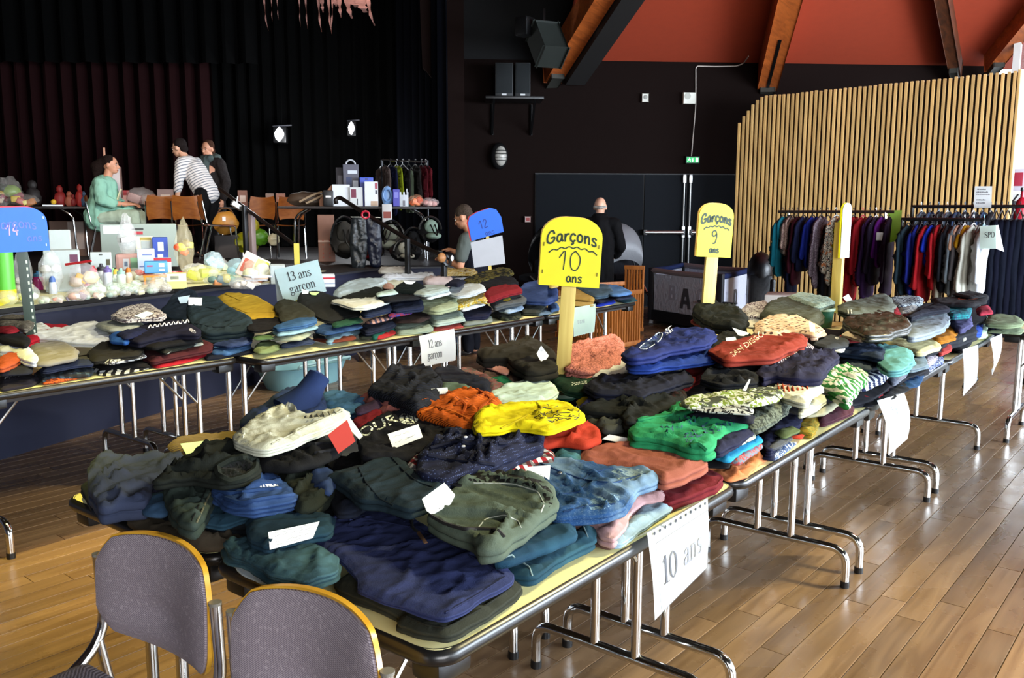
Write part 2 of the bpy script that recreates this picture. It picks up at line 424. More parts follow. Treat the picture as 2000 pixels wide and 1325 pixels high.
# high dark roof over the stage and the rest of the hall
hi=MB();hi.box((3,4,8.05),(44,44,.1));tag(hi.build('ceiling_high',plain('roof_dark','2a1712',.9),None,False),kind='structure')
for nm,a,b,n in(('wall_outer_left',(-9,26),(-9,-6.5),(1,0,0)),('wall_outer_back',(-9,22),(24,22),(0,-1,0)),('wall_outer_front',(-9,-6.6),(24,-6.6),(0,1,0)),('wall_outer_right',(19,22),(19,-6.5),(-1,0,0))):
 tag(wallbox(nm,(a[0],a[1],0),(b[0],b[1],0),0 if 'left' in nm or 'back' in nm else 4.6,8,.2,plain('far_wall','2a1e18',.9),n),kind='structure')
tag(wallbox('wall_upper',pL-WU*.1,pR,HW-.02,8,.12,BK,WN),kind='structure')
GL=wood('glulam_orange','c4662a','984a1c',(2,14,14),.5)
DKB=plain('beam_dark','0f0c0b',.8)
def onC(x,y,drop=0):
 n=Vector((WN.x*-.30,WN.y*-.30,1)).normalized();return onP(x,y,ceil_pt(0,0)-UZ*drop,n)
def roofbeam(pa,pb,w,dp,mat,parts=()):
 a=onC(*pa);b=onC(*pb);d=(b-a).normalized()
 a2=a-d*.0;b2=b+d*2.5
 m=MB();m.beam(a2-UZ*dp/2,b2-UZ*dp/2,w,dp,bev=.012);return m,a2,b2,d
for i,(pa,pb,w,dp,lab)in enumerate([((1078,118),(1146,2),.26,.34,'orange timber roof beam beside the loudspeakers'),((1497,137),(1530,2),.30,.40,'wide orange timber roof beam with a dark slot, above the white cable'),((1868,118),(1848,2),.16,.24,'narrow brown roof beam above the middle of the slatted wall'),((1938,104),(2000,26),.2,.28,'orange roof beam at the right edge above the slatted wall')]):
 m,a,b,d=roofbeam(pa,pb,w,dp,GL)
 o=m.build('roof_beam',GL if i!=2 else wood('glulam_dark','6b3a1e','3d2011',(2,14,14),.5));tag(o,lab,'beam','roof beams')
 side=d.cross(UZ).normalized()
 m2=MB();m2 .beam(a-UZ*(dp+.02)-d*.25,a-UZ*(dp+.02)+d*.35,w*.7,.1,bev=.01);m2 .build('steel_shoe',plain('shoe_grey','3a3b36',.5),o)
 if i==1:
  m3=MB();m3 .beam(a-UZ*(dp+.006)+d*.3,a-UZ*(dp+.006)+d*1.9,.045,.02);m3 .build('slot',BLACK,o)
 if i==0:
  m3=MB();m3 .beam(a-side*.3-UZ*.3+d*.2,b-side*.3-UZ*.3,.3,.3);m3 .build('dark_rafter',DKB,o)  # dark timber rafter running alongside the orange beam
  # double door with panic bars, and what hangs on the dark wall
DOOR=plain('door_blue_black','0a0e13',.8,0,Specular_IOR_Level=.15)
q=[onW(1045,338,.02),onW(1258,338,.02),onW(1342,338,.02),onW(1452,338,.02)]
dz=q[0].z
dr=wallbox('door_1',q[0],q[3],0,dz,.05,plain('door_frame_dark','090b0e',.6),WN);tag(dr,kind='structure')
for a,b in((q[0],q[1]),(q[1],q[2]),(q[2],q[3])):
 u=(b-a).normalized();wb=wallbox('door_leaf',a+u*.012+WN*.03,b-u*.012+WN*.03,.01,dz-.02,.04,DOOR,WN);wb.parent=dr
for x in(1337,1349):
 t=onW(x,343,.09);m=MB();m.tube([t,Vector((t.x,t.y,.05))],.014,8);m.build('vertical_rod',STEEL,dr)
 m=MB();m.box(t-UZ*.05,(.05,.05,.13),wd_,.006);m.box(Vector((t.x,t.y,onW(x,453).z)),(.05,.06,.18),wd_,.006);m.build('rod_guide',STEEL,dr)
for x0,x1 in((1260,1334),(1351,1428)):
 a,b=onW(x0,454,.14),onW(x1,453.4,.14);b.z=a.z
 m=MB();m.tube([a,b],.034,10);m.build('panic_bar',STEEL,dr)
 for e in(a,b):
  m=MB();m.box(e-WN*.04,(.06,.12,.09),wd_,.008);m.build('bar_bracket',plain('bracket_black','101012',.4),dr)
def onwall(name,lab,cat,x0,y0,x1,y1,th,mat,bev=.008,off=0):
 a,b=onW(x0,y0,off),onW(x1,y1,off);c=(a+b)/2+WN*th/2;w=(Vector((b.x,b.y,0))-Vector((a.x,a.y,0))).length
 m=MB();m.quadbox(c,Matrix((WU,WN,UZ)).transposed(),(w/2,th/2,abs(a.z-b.z)/2),bev);return tag(m.build(name,mat),lab,cat),c,w,abs(a.z-b.z)
o,c,w,h=onwall('wall_speaker','small white speaker box on the dark wall left of the larger white box','speaker',1253,184,1265,200,.06,plain('off_white','cfcfc4',.5))
m=MB();m.lathe([(.0,0),(w*.33,0),(w*.33,.006),(0,.012)],c+WN*.03+UZ*.01,14,Matrix((WU,UZ,WN)).transposed());m.build('grille',plain('grille_grey','8d8d86',.6),o)
o,c,w,h=onwall('junction_box','large white junction box on the dark wall beneath the cable','junction box',1333,182,1356,204,.08,plain('box_white','e6e8dc',.5))
m=MB();m.lathe([(0,0),(.05,0),(.05,.004),(0,.005)],c+WN*.04-WU*w*.18+UZ*h*.18,14,Matrix((WU,UZ,WN)).transposed());m.build('dial',plain('grey_dial','b9bbb0',.6),o)
pts=[onW(1350.5,305,.02),onW(1359,204,.02),onW(1359,133,.02),onW(1362,129,.02),onW(1400,130,.03),onW(1440,129,.03),onW(1452,124,.05),onC(1462,110,.1)]
m=MB();m.tube(bend(pts,.1),.009,6);tag(m.build('cable',plain('cable_white','b8b0a6',.5)),'thin white cable running down the dark wall to the exit sign','cable')
o,c,w,h=onwall('exit_sign','small lit green emergency exit sign above the double door','exit sign',1338,306,1364,320,.06,plain('sign_case','1e3a2c',.4))
m=MB();m.quadbox(c+WN*.032,Matrix((WU,WN,UZ)).transposed(),(w*.44,.003,h*.36));m.build('lit_face',emit('exit_green','0d9a4e',.9),o)
lit=emit('exit_white','e9fff0',1.4);pc=c+WN*.037
m=MB();m.quadbox(pc+WU*w*.3,Matrix((WU,WN,UZ)).transposed(),(w*.08,.002,h*.28));m.build('doorway_mark',lit,o)
m=MB();S=h
m.prism([(-.04,.25),(.04,.25),(.04,-.05),(.1,-.05),(0,-.3),(-.1,-.05),(-.04,-.05)],pc,WU*S,UZ*S,WN,.003);m.build('arrow',lit,o)
m=MB();cc=pc-WU*w*.27
for pa in([(.02,.3),(.1,.3),(.1,.2),(.02,.2)],[(-.08,.17),(.1,.17),(.06,-.02),(-.04,-.02)],[(.06,.0),(.0,.0),(.16,-.12),(.14,-.28),(.2,-.28),(.22,-.1)],[(0,0),(-.06,.02),(-.12,-.16),(-.28,-.2),(-.28,-.14),(-.14,-.1)],[(.1,.17),(.24,.05),(.2,.02),(.06,.12)],[(-.08,.17),(-.2,.02),(-.16,0),(-.04,.1)]):
 m.prism(pa,cc,WU*S,UZ*S,WN,.003)
m.build('running_figure',lit,o)
o,c,w,h=onwall('alarm_box','small red and white alarm box low on the dark wall','alarm',1025,423,1036,434,.05,plain('alarm_pale','b59a94',.5))
m=MB();m.quadbox(c+WN*.028,Matrix((WU,WN,UZ)).transposed(),(w*.3,.004,h*.28));m.build('call_point',plain('alarm_red','8c2b27',.5),o)
# oval bulkhead lamp
c=onW(975,305,.1);M3=Matrix((WU,UZ,WN)).transposed()
lt=thing('bulkhead_lamp','oval unlit bulkhead lamp with ribbed glass on the dark wall beside the stage','lamp',c)
m=MB();m.ball((0,0,0),(.135,.205,.07),14,M3);m.build('housing',plain('lamp_black','0f0f10',.4),lt)
m=MB();m.ball(WN*.03+WU*.02,(.095,.155,.07),14,M3);m.build('glass',plain('lamp_glass','a9a59c',.15),lt)
m=MB()
for dz_ in(-.07,-.02,.03,.08):m.tube([WN*.1*math.sqrt(max(0,1-(a/.1)**2))+WU*(a+.02)+UZ*dz_ for a in[-.1+.02*i for i in range(11)]],.006,6)
m.build('rib',plain('lamp_black','0f0f10',.4),lt)
# loudspeakers on a bracket shelf
SPK=plain('speaker_black','0b0e10',.55)
c=onW(1003,192,.45)
sh=thing('speaker_shelf','black bracket shelf holding two loudspeakers high on the dark wall','shelf',c)
m=MB();m.box((0,0,-.02),(.85,.55,.04),wd_,.006);m.build('board',BLACK,sh)
for s in(-.3,.3):
 m=MB();a=WU*s
 m.beam(a-WN*.42-UZ*.04,a-WN*.42-UZ*.5,.03,.03);m.beam(a-WN*.42-UZ*.48,a+WN*.2-UZ*.04,.03,.03);m.build('bracket',BLACK,sh)
for x0,x1,lab in((967,1002,'left one of two black loudspeakers on the high bracket shelf'),(1006,1036,'right one of two black loudspeakers on the high bracket shelf')):
 a,b=onW(x0,122,.5),onW(x1,190,.5);w=((b-a).xy).length;h=a.z-c.z;cc=(a+b)/2
 t=thing('loudspeaker',lab,'loudspeaker',(cc.x,cc.y,c.z),wd_,'loudspeakers on the bracket shelf')
 m=MB();m.box((0,.16*1,h/2+.001),(w,.32,h),0,.012);m.build('cabinet',SPK,t)
 m=MB();m.box((0,-.004,h*.55),(w*.9,.012,h*.84),0,.004);m.build('grille',plain('speaker_grille','0f1416',.9),t)
 m=MB();m.box((0,-.012,h*.09),(.07,.008,.025));m.build('badge',plain('badge_pale','d8d8d8',.4),t)
 # stage lantern body on the first roof beam
a=onC(1060,62,.35)
t=thing('stage_lantern','dark stage lantern clamped to the roof beam above the loudspeakers','stage light',a)
m=MB();m.beam((0,0,0),WN*.3-UZ*.38+WU*.1,.34,.30,bev=.03);m.build('body',plain('lantern_grey','1b211d',.7),t)
m=MB();m.beam((0,0,.3),(0,0,-.1),.05,.05);m.box((-.2,.15,.05),(.2,.2,.25),0,.03);m.build('yoke',BLACK,t)
# -- folding tables
T=.74
CREAM=plain('laminate_cream','e6dfa2',.42)
EDGE=plain('table_edge_black','141415',.3)
def rrect(x0,x1,y0,y1,r,n=5):
 P=[]
 for cx,cy,a in((x1-r,y1-r,0),(x0+r,y1-r,PI/2),(x0+r,y0+r,PI),(x1-r,y0+r,3*PI/2)):
  for i in range(n+1):P.append((cx+r*math.cos(a+i*PI/2/n),cy+r*math.sin(a+i*PI/2/n)))
 return P
def ringmesh(bm,rings,cap0=True,cap1=True):
 V=[[bm.verts.new(p)for p in R]for R in rings];k=len(V[0])
 for A,B in zip(V,V[1:]):
  for i in range(k):bm.faces.new((A[i],A[(i+1)%k],B[(i+1)%k],B[i]))
 if cap0:bm.faces.new(V[0][::-1])
 if cap1:bm.faces.new(V[-1])
def t_frame(x,y0,y1,h,par,n=10):
 m=MB();r=.0165;zb=.155;yc=(y0+y1)/2;hw=(y1-y0)/2-.045
 m.tube(bend([(x,yc-hw,.022),(x,yc-hw,zb),(x,yc+hw,zb),(x,yc+hw,.022)],.085,6),r,n);m.build('foot_bar',CHROME,par)
 for s in(-1,1):
  m=MB();m.tube([(x,yc+s*hw,0),(x,yc+s*hw,.026)],.0185,n);m.build('rubber_tip',BLACK,par)
  m=MB();m.tube([(x,yc+s*.073,zb),(x,yc+s*.073,h-.03)],.0155,n);m.build('leg',CHROME,par)
def make_table(name,lab,X0,X1,Y0,Y1,h=T,rz=0,ends=(1,1),group=None,pivot=None,edge=EDGE):
 L,W=X1-X0,Y1-Y0;cx,cy=(X0+X1)/2,(Y0+Y1)/2
 t=thing(name,lab,'table',(cx,cy,0),rz,group)
 a,b,c,d=-L/2,L/2,-W/2,W/2
 m=MB();ringmesh(m.bm,[[(x,y,h-.012)for x,y in rrect(a+.012,b-.012,c+.012,d-.012,.045)],[(x,y,h)for x,y in rrect(a+.012,b-.012,c+.012,d-.012,.045)]]);m.build('tabletop',CREAM,t)
 m=MB();R=[]
 for k in range(7):
  f=k/6*PI;ins=.012*(1-math.sin(f));R.append([(x,y,h-.016+.0165*math.cos(f))for x,y in rrect(a+ins,b-ins,c+ins,d-ins,.055)])
 ringmesh(m.bm,R,False,True)
 m.bm.faces.ensure_lookup_table();m.build('edge_band',edge,t)
 m=MB();m.box((0,0,h-.043),(L-.12,W-.1,.022));m.build('underframe',plain('underside_dark','231c17',.7),t)
 for s in(-1,1):
  for q in(-1,1):
   m=MB();m.box((s*(L/2-.07),q*(W/2-.06),h-.052),(.09,.07,.045),0,.01);m.build('corner_block',BLACK,t)
 for i,s in enumerate((-1,1)):
  if not ends[i]:continue
  x=s*(L/2-.085);t_frame(x,c,d,h,t)
  for q in(-1,1):
   m=MB();m.tube([(x,q*.073,h*.62),(x-s*.20,q*.085,h-.05)],.006,6);m.build('brace',STEEL,t)
 return t
bx=[1.01,2.265,3.54,4.88,6.17];place=['nearest, with the 10 ans sheet','second from the camera','third from the camera','farthest, by the clothes racks']
BY0,BY1=.957,1.652
for i in range(4):
 make_table('folding_table','cream folding table in the right-hand row, '+place[i],bx[i]+.006,bx[i+1]-.006,BY0,BY1,group='right row of clothes tables')
for i in range(4):
 make_table('folding_table','cream folding table in the row behind the right-hand one, '+['nearest, beside the padded chairs','second along','third along','last, under the clothes piles'][i],bx[i]+.006,bx[i+1]-.006,BY1+.006,2.345,group='second row of clothes tables')
lx=[(1.40,2.65,3.9),(2.66,3.91,3.745),(3.92,5.17,3.735),(5.18,6.47,3.725)]
for i,(a,b,y)in enumerate(lx):
 make_table('folding_table','cream folding table in the left-hand row, '+['with its left end cut by the photo edge','with the hanging 12 ans sheet','third along','at the far end near the wooden playpen'][i],a,b,y,y+.69,group='left row of clothes tables')
for i,(a,b,y)in enumerate(lx):
 make_table('folding_table','cream folding table behind the left-hand row, '+['nearest on the left','second along','third along','at the far end'][i],a,b,y+.70+(.0 if i else-.0),y+1.39,group='rear left row of clothes tables')
make_table('folding_table','cream folding table turned crosswise at the right edge, behind the hanging white sheets',6.05,7.35,-.03,.67,rz=PI/2,group=None)
# -- lettering: strokes laid on flat boards
GLY={'1':(.5,[[(.12,.8,.02),(.28,1,.05)],[(.28,1,.06),(.28,.02,.06)],[(.1,.015,.018),(.46,.015,.018)]]),'0':(.58,[[(.27,1,.02),(.1,.82,.045),(.06,.5,.06),(.1,.18,.045),(.27,0,.02),(.44,.18,.045),(.48,.5,.06),(.44,.82,.045),(.27,1,.02)]]),'2':(.58,[[(.06,.74,.03),(.14,.92,.04),(.28,.99,.04),(.42,.88,.055),(.42,.68,.055),(.3,.42,.04),(.06,.05,.03)],[(.05,.05,.05),(.5,.05,.05)],[(.5,.05,.03),(.53,.2,.012)]]),'3':(.56,[[(.06,.8,.025),(.16,.95,.035),(.3,.97,.04),(.42,.84,.055),(.38,.64,.045),(.2,.53,.025)],[(.2,.53,.025),(.38,.46,.045),(.46,.27,.06),(.38,.07,.045),(.2,.01,.035),(.06,.06,.04)]]),'9':(.56,[[(.46,.6,.05),(.4,.4,.03),(.25,.36,.03),(.1,.5,.05),(.08,.74,.06),(.16,.94,.04),(.28,.99,.025),(.42,.9,.04),(.48,.66,.06),(.42,.34,.05),(.28,.1,.035),(.1,0,.018)]]),'a':(.5,[[(.08,.5,.045),(.16,.63,.03),(.27,.65,.03),(.36,.55,.05),(.36,.12,.05),(.42,.03,.035),(.5,.07,.018)],[(.36,.4,.02),(.2,.33,.03),(.07,.2,.05),(.1,.05,.045),(.2,.02,.03),(.36,.14,.02)]]),'n':(.58,[[(.03,.6,.02),(.13,.65,.03)],[(.13,.64,.05),(.13,.02,.05)],[(.03,.015,.016),(.24,.015,.016)],[(.15,.5,.02),(.26,.63,.03),(.38,.6,.045),(.43,.45,.05),(.43,.02,.05)],[(.33,.015,.016),(.54,.015,.016)]]),'s':(.42,[[(.35,.48,.018),(.33,.6,.025),(.2,.65,.03),(.08,.58,.04),(.08,.45,.045),(.2,.36,.05),(.33,.26,.05),(.35,.12,.045),(.25,.02,.03),(.12,.02,.028),(.05,.18,.018)]]),'g':(.52,[[(.22,.65,.022),(.1,.56,.045),(.09,.4,.045),(.2,.28,.022),(.32,.36,.045),(.33,.54,.045),(.22,.65,.022)],[(.32,.58,.02),(.48,.58,.03)],[(.16,.3,.02),(.08,.18,.03),(.14,.08,.04),(.34,.05,.045),(.44,-.06,.045),(.36,-.2,.03),(.18,-.24,.03),(.05,-.14,.04),(.08,-.02,.03),(.16,.05,.02)]]),'r':(.4,[[(.03,.6,.02),(.13,.65,.03)],[(.13,.64,.05),(.13,.02,.05)],[(.03,.015,.016),(.26,.015,.016)],[(.15,.48,.02),(.24,.62,.03),(.34,.62,.05)]]),'c':(.46,[[(.38,.5,.045),(.33,.62,.03),(.2,.65,.025),(.09,.52,.05),(.07,.33,.055),(.12,.12,.05),(.24,.02,.03),(.4,.12,.018)]]),'ç':(.46,[[(.38,.5,.045),(.33,.62,.03),(.2,.65,.025),(.09,.52,.05),(.07,.33,.055),(.12,.12,.05),(.24,.02,.03),(.4,.12,.018)],[(.24,0,.018),(.24,-.08,.02),(.32,-.13,.03),(.28,-.23,.03),(.16,-.24,.02)]]),'o':(.52,[[(.25,.65,.022),(.11,.55,.05),(.07,.33,.055),(.11,.1,.05),(.25,.01,.022),(.39,.1,.05),(.43,.33,.055),(.39,.55,.05),(.25,.65,.022)]]),'A':(.74,[[(.06,.02,.02),(.34,1,.03)],[(.36,1,.06),(.62,.02,.06)],[(.18,.34,.02),(.5,.34,.02)],[(0,.015,.016),(.17,.015,.016)],[(.5,.015,.016),(.73,.015,.016)]]),'N':(.76,[[(.12,.98,.02),(.12,.02,.02)],[(.1,.98,.06),(.6,.02,.05)],[(.62,.98,.02),(.62,.02,.02)],[(0,.985,.016),(.16,.985,.016)],[(.52,.985,.016),(.74,.985,.016)],[(.02,.015,.016),(.22,.015,.016)]]),'S':(.58,[[(.46,.72,.02),(.44,.9,.03),(.28,.99,.035),(.1,.88,.05),(.09,.7,.055),(.24,.55,.06),(.44,.4,.06),(.47,.2,.055),(.36,.03,.04),(.2,.01,.03),(.08,.08,.03),(.05,.28,.018)]]),'P':(.6,[[(.13,.98,.055),(.13,.02,.055)],[(.02,.985,.016),(.3,.985,.018)],[(.02,.015,.016),(.26,.015,.016)],[(.3,.985,.02),(.46,.9,.05),(.5,.74,.06),(.44,.56,.05),(.28,.49,.02),(.16,.49,.018)]]),'O':(.76,[[(.36,1,.025),(.14,.86,.05),(.07,.5,.065),(.14,.14,.05),(.36,0,.025),(.58,.14,.05),(.65,.5,.065),(.58,.86,.05),(.36,1,.025)]]),'-':(.36,[[(.06,.34,.035),(.3,.34,.035)]]),' ':(.28,[]),'R':(.68,[[(.13,.98,.055),(.13,.02,.055)],[(.02,.985,.016),(.3,.985,.018)],[(.02,.015,.016),(.26,.015,.016)],[(.3,.985,.02),(.46,.9,.05),(.48,.74,.06),(.44,.58,.05),(.28,.51,.02),(.16,.51,.018)],[(.3,.5,.05),(.6,.03,.05)]]),'T':(.62,[[(.3,.98,.055),(.3,.02,.055)],[(.04,.985,.02),(.56,.985,.02)],[(.04,.98,.02),(.03,.8,.012)],[(.56,.98,.02),(.57,.8,.012)],[(.18,.015,.016),(.42,.015,.016)]]),}
HAND={'G':(.8,[[(.62,.72),(.5,.95),(.25,.9),(.08,.55),(.12,.15),(.4,.02),(.62,.2),(.64,.42),(.4,.42)]]),'a':(.62,[[(.46,.5),(.3,.62),(.12,.5),(.08,.2),(.22,.03),(.4,.15),(.46,.5),(.47,.2),(.56,.05)]]),'r':(.46,[[(.1,.6),(.12,.02)],[(.12,.35),(.22,.56),(.4,.6)]]),'ç':(.56,[[(.46,.5),(.3,.62),(.12,.48),(.1,.16),(.28,.02),(.46,.12)],[(.28,0),(.34,-.12),(.2,-.22)]]),'o':(.6,[[(.3,.62),(.12,.48),(.1,.18),(.28,.02),(.46,.16),(.48,.46),(.3,.62)]]),'n':(.6,[[(.1,.6),(.12,.02)],[(.12,.36),(.26,.58),(.42,.52),(.46,.02)]]),'s':(.5,[[(.42,.54),(.26,.62),(.12,.5),(.2,.36),(.38,.26),(.4,.1),(.24,.01),(.08,.08)]]),'1':(.5,[[(.02,.62),(.3,.98),(.26,.02)]]),'0':(.7,[[(.34,1),(.14,.8),(.1,.4),(.2,.06),(.42,.02),(.58,.3),(.58,.7),(.34,1)]]),'9':(.6,[[(.46,.7),(.36,.95),(.16,.9),(.1,.68),(.26,.54),(.46,.7),(.46,.4),(.36,.06),(.2,.02)]]),'2':(.6,[[(.1,.75),(.24,.96),(.44,.9),(.46,.66),(.1,.04),(.52,.06)]]),'3':(.6,[[(.1,.85),(.3,.97),(.46,.8),(.24,.54),(.48,.36),(.36,.04),(.08,.1)]]),'4':(.6,[[(.3,.98),(.08,.42),(.5,.42)],[(.36,.6),(.36,.02)]]),'y':(.6,[[(.1,.6),(.14,.36),(.3,.3),(.44,.6)],[(.46,.6),(.42,0),(.2,-.24)]]),' ':(.3,[]),'~':(1,[]),}
def smooth_line(P,k=4):
 P=[np.array(p,float)for p in P]
 if len(P)<3:return P
 out=[]
 for i in range(len(P)-1):
  p0=P[i-1]if i else P[i];p1,p2=P[i],P[i+1];p3=P[i+2]if i+2<len(P)else P[i+1]
  for j in range(k):
   t=j/k;out.append(.5*((2*p1)+(-p0+p2)*t+(2*p0-5*p1+4*p2-p3)*t*t+(-p0+3*p1-3*p2+p3)*t**3))
 out.append(P[-1]);return out
def ribbon(bm,P,O,u,v,n,lift,hw=None):
 P=smooth_line(P);L=[]
 for i,p in enumerate(P):
  a=P[max(i-1,0)][:2];b=P[min(i+1,len(P)-1)][:2];d=b-a;d=d/(np.hypot(*d)+1e-9);w=hw if hw else p[2]
  q=np.array([-d[1],d[0]])*w;e=(0 if 0<i<len(P)-1 else w*.5)*(-1 if i==0 else 1)*d
  L.append([bm.verts.new(O+u*float((p[:2]+e+s*q)[0])+v*float((p[:2]+e+s*q)[1])+n*lift)for s in(-1,1)])
 for A,B in zip(L,L[1:]):bm.faces.new((A[0],B[0],B[1],A[1]))
def write(par,text,O,u,v,n,size,mat=INK,hand=None,lift=.0012,name='lettering',squeeze=1,wob=0,mp=None):
 """text along u from O, cap height = size; hand = stroke half-width in cap heights for handwriting"""
 bm=bmesh.new();x=0;G=HAND if hand else GLY;O=Vector(O);u=Vector(u)*size;v=Vector(v)*size
 for i,ch in enumerate(text):
  w,ss=G[ch];dy=math.sin(i*1.7)*wob
  for s in ss:
   P=[((p[0]+x)*squeeze,p[1]+dy)+tuple(p[2:])for p in s];ribbon(bm,P,O,u,v,Vector(n),lift,hand)
  x+=w
 if mp:
  for vv in bm.verts:vv.co=mp(vv.co)
 bmesh.ops.recalc_face_normals(bm,faces=bm.faces)
 me=bpy.data.meshes.new(name);bm.to_mesh(me);bm.free();o=link(name,me,mat,par);return o
def textlen(text,hand=None):return sum((HAND if hand else GLY)[c][0]for c in text)
YEL=plain('card_yellow','e8dc06',.5);BLU=plain('card_blue','1c5fc9',.5);PINE=wood('stick_pine','d8c26a','c0a24c',(30,30,2),.5)
GREENP=plain('pot_green','175239',.35)
def arch(w,h,r=.4,n=6):
 R=r*w;P=[(-w/2,0),(w/2,0)]
 P+=[(w/2-R+R*math.cos(i*PI/2/n),h-R*.8+R*.8*math.sin(i*PI/2/n))for i in range(n+1)]
 P+=[(-w/2+R-R*math.sin(i*PI/2/n),h-R*.8+R*.8*math.cos(i*PI/2/n))for i in range(n+1)]
 return P
def pot(loc,lab,r=.065,h=.085):
 t=thing('plant_pot',lab,'pot',loc)
 m=MB();m.lathe([(r*.8,0),(r*.98,h*.9),(r*.98,h),(r*.86,h),(r*.8,h*.8),(0,h*.8)],n=24);m.build('body',GREENP,t)
 m=MB();m.lathe([(r*.98,h*.84),(r*1.06,h*.86),(r*1.06,h*1.0),(r*.97,h*1.0),(r*.97,h*.9)],n=24);m.build('rim',plain('pot_rim','9fb59a',.3),t)
 return t
def sign_board(lab,base,top_px,rz,w,h,board,back,post,post_w=.042,zt=None,tilt=0,cat='sign',post_th=.02,drop=.0):
 """wooden stick with an arched card stapled on; base = foot of the stick, zt = top of the board"""
 t=thing('age_sign',lab,cat,base,rz);H=zt-base[2]
 tl=Matrix.Rotation(tilt,4,'Y')
 m=MB();m.box((0,0,(H-h*.35)/2),(post_w,post_th,H-h*.35),0,.002);p=m.build('stick',post,t)
 m=MB();m.prism(arch(w,h),(0,-post_th/2-.010,H-h),(1,0,0),UZ,(0,-1,0),.004);b=m.build('card',board,t)
 m=MB();m.prism(arch(w*1.0,h),(-.004,-post_th/2-.001,H-h+.002),(1,0,0),UZ,(0,-1,0),.008);m.build('backing_board',back,t)
 return t,H,post_th/2+.0105
 # --- "Garçons 10 ans"
def cam_rz(p):return math.atan2(p[1],p[0])-PI/2
b0=Z(1097,781,.80);pot((b0 .x,b0 .y,T+.002),'green enamel pot holding the Garçons 10 ans sign',.062,.088)
zt=onP(1110,424,b0,-FWD.xy.to_3d()).z
t,H,f=sign_board('tall yellow Garçons 10 ans sign on a wooden stick in the near green pot',(b0 .x,b0 .y,T+.09),None,cam_rz(b0)-.02,.222,.252,YEL,plain('board_pale_wood','d9b25e',.5),PINE,zt=zt,post_w=.054)
t.rotation_euler[1]=.055
GI=plain('marker_green_black','15301c',.6)
def curve_word(par,text,cx,cz,half,size,hand,sag,mat,y):
 L=textlen(text,hand)*size;s=min(1,2*half/L)
 def mp(co):q=(co.x-cx)/half;return Vector((co.x,co.y,co.z-sag*q*q))
 return write(par,text,(cx-L*s/2,y,cz),(1,0,0),UZ,(0,-1,0),size,mat,hand,.0008,squeeze=s,mp=mp)
curve_word(t,'Garçons',0,H-.088,.092,.046,.075,.016,GI,-f)
bmw=bmesh.new();ribbon(bmw,[(-.08+.0145*i,H-.112+(.006 if i%2 else 0)-.02*((i-6)/6)**2)for i in range(13)],Vector((0,-f,0)),Vector((1,0,0)),UZ,Vector((0,-1,0)),.0008,.0022)
me=bpy.data.meshes.new('w');bmw.to_mesh(me);bmw.free();link('wavy_line',me,GI,t)
write(t,'10',(-.042,-f,H-.192),(1,0,0),UZ,(0,-1,0),.070,GI,.032,.0008)
write(t,'ans',(-.012,-f,H-.236),(1,0,0),UZ,(0,-1,0),.034,GI,.075,.0008)
for sx in(-.1,.1):
 for dz_ in(.05,.15):m=MB();m.box((sx,-f-.001,H-.252+dz_),(.003,.002,.014));m.build('staple',plain('staple_dark','6b6412',.4,.5),t)
 # --- "Garçons 9 ans"
b1=D(1378,642,4.72);zt=onP(1390,397,b1,-FWD.xy.to_3d()).z
b1 .z=T+.09
pot((b1 .x,b1 .y,T+.002),'green enamel pot hidden among clothes under the Garçons 9 ans sign',.055,.088)
t,H,f=sign_board('smaller yellow Garçons 9 ans sign turned a little to the right',tuple(b1),None,cam_rz(b1)+.5,.205,.285,YEL,plain('board_pale_wood','d9b25e',.5),PINE,zt=zt,post_w=.072)
t.rotation_euler[1]=.05
curve_word(t,'Garçons',0,H-.098,.09,.05,.12,.016,GI,-f)
bmw=bmesh.new();ribbon(bmw,[(-.07+.0125*i,H-.124+(.006 if i%2 else 0)-.016*((i-6)/6)**2)for i in range(13)],Vector((0,-f,0)),Vector((1,0,0)),UZ,Vector((0,-1,0)),.0008,.004)
me=bpy.data.meshes.new('w');bmw.to_mesh(me);bmw.free();link('wavy_line',me,GI,t)
write(t,'9',(-.025,-f,H-.214),(1,0,0),UZ,(0,-1,0),.072,GI,.06,.0008)
write(t,'ans',(-.03,-f,H-.262),(1,0,0),UZ,(0,-1,0),.034,GI,.13,.0008)
# --- edge-on sign farther along
b2=Vector((6.158*.96,1.962*.96,T+.09));zt=onP(1650,397,b2,-FWD.xy.to_3d()).z
pot((b2 .x-.11,b2 .y+.05,T+.002),'green enamel pot at the foot of the edge-on sign',.075,.13)
t,H,f=sign_board('age sign seen edge-on with a white paper front, behind the grey jumpers',tuple(b2),None,cam_rz(b2)+1.25,.17,.36,plain('card_white','f4f4f0',.5),YEL,PINE,zt=zt,post_w=.05,post_th=.062)
t.rotation_euler[1]=.0
# --- blue "Garçons 11 ans" on a slotted dark green upright
b3=Vector((2.297*.86,5.511*.86,T));MET=plain('upright_green','12281d',.45)
t=thing('age_sign','blue Garçons sign on a slotted dark green upright at the left edge','sign',(b3 .x,b3 .y,T+.001),cam_rz(b3)+.12)
zt=onP(55,405,b3,-FWD.xy.to_3d()).z-T;zb=onP(60,492,b3,-FWD.xy.to_3d()).z-T;t.rotation_euler[1]=-.035
m=MB();m.box((.0,0,zt*.45),(.05,.004,zt*.9),0,.001);m.box((.026,.012,zt*.45),(.004,.028,zt*.9),0,.001);m.build('slotted_upright',MET,t)
m=MB()
for k in range(14):m.box((.0285,.012,.03+k*.036),(.0012,.009,.02))
for k in range(14):m.box((.016,-.0028,.03+k*.036),(.008,.0012,.016))
m.build('slots',plain('slot_pale','a9b4a8',.6),t)
w=.30;h=zt-zb
m=MB();m.prism(arch(w,h,.32),(-.02,-.012,zb),(1,0,0),UZ,(0,-1,0),.005);m.build('card',BLU,t)
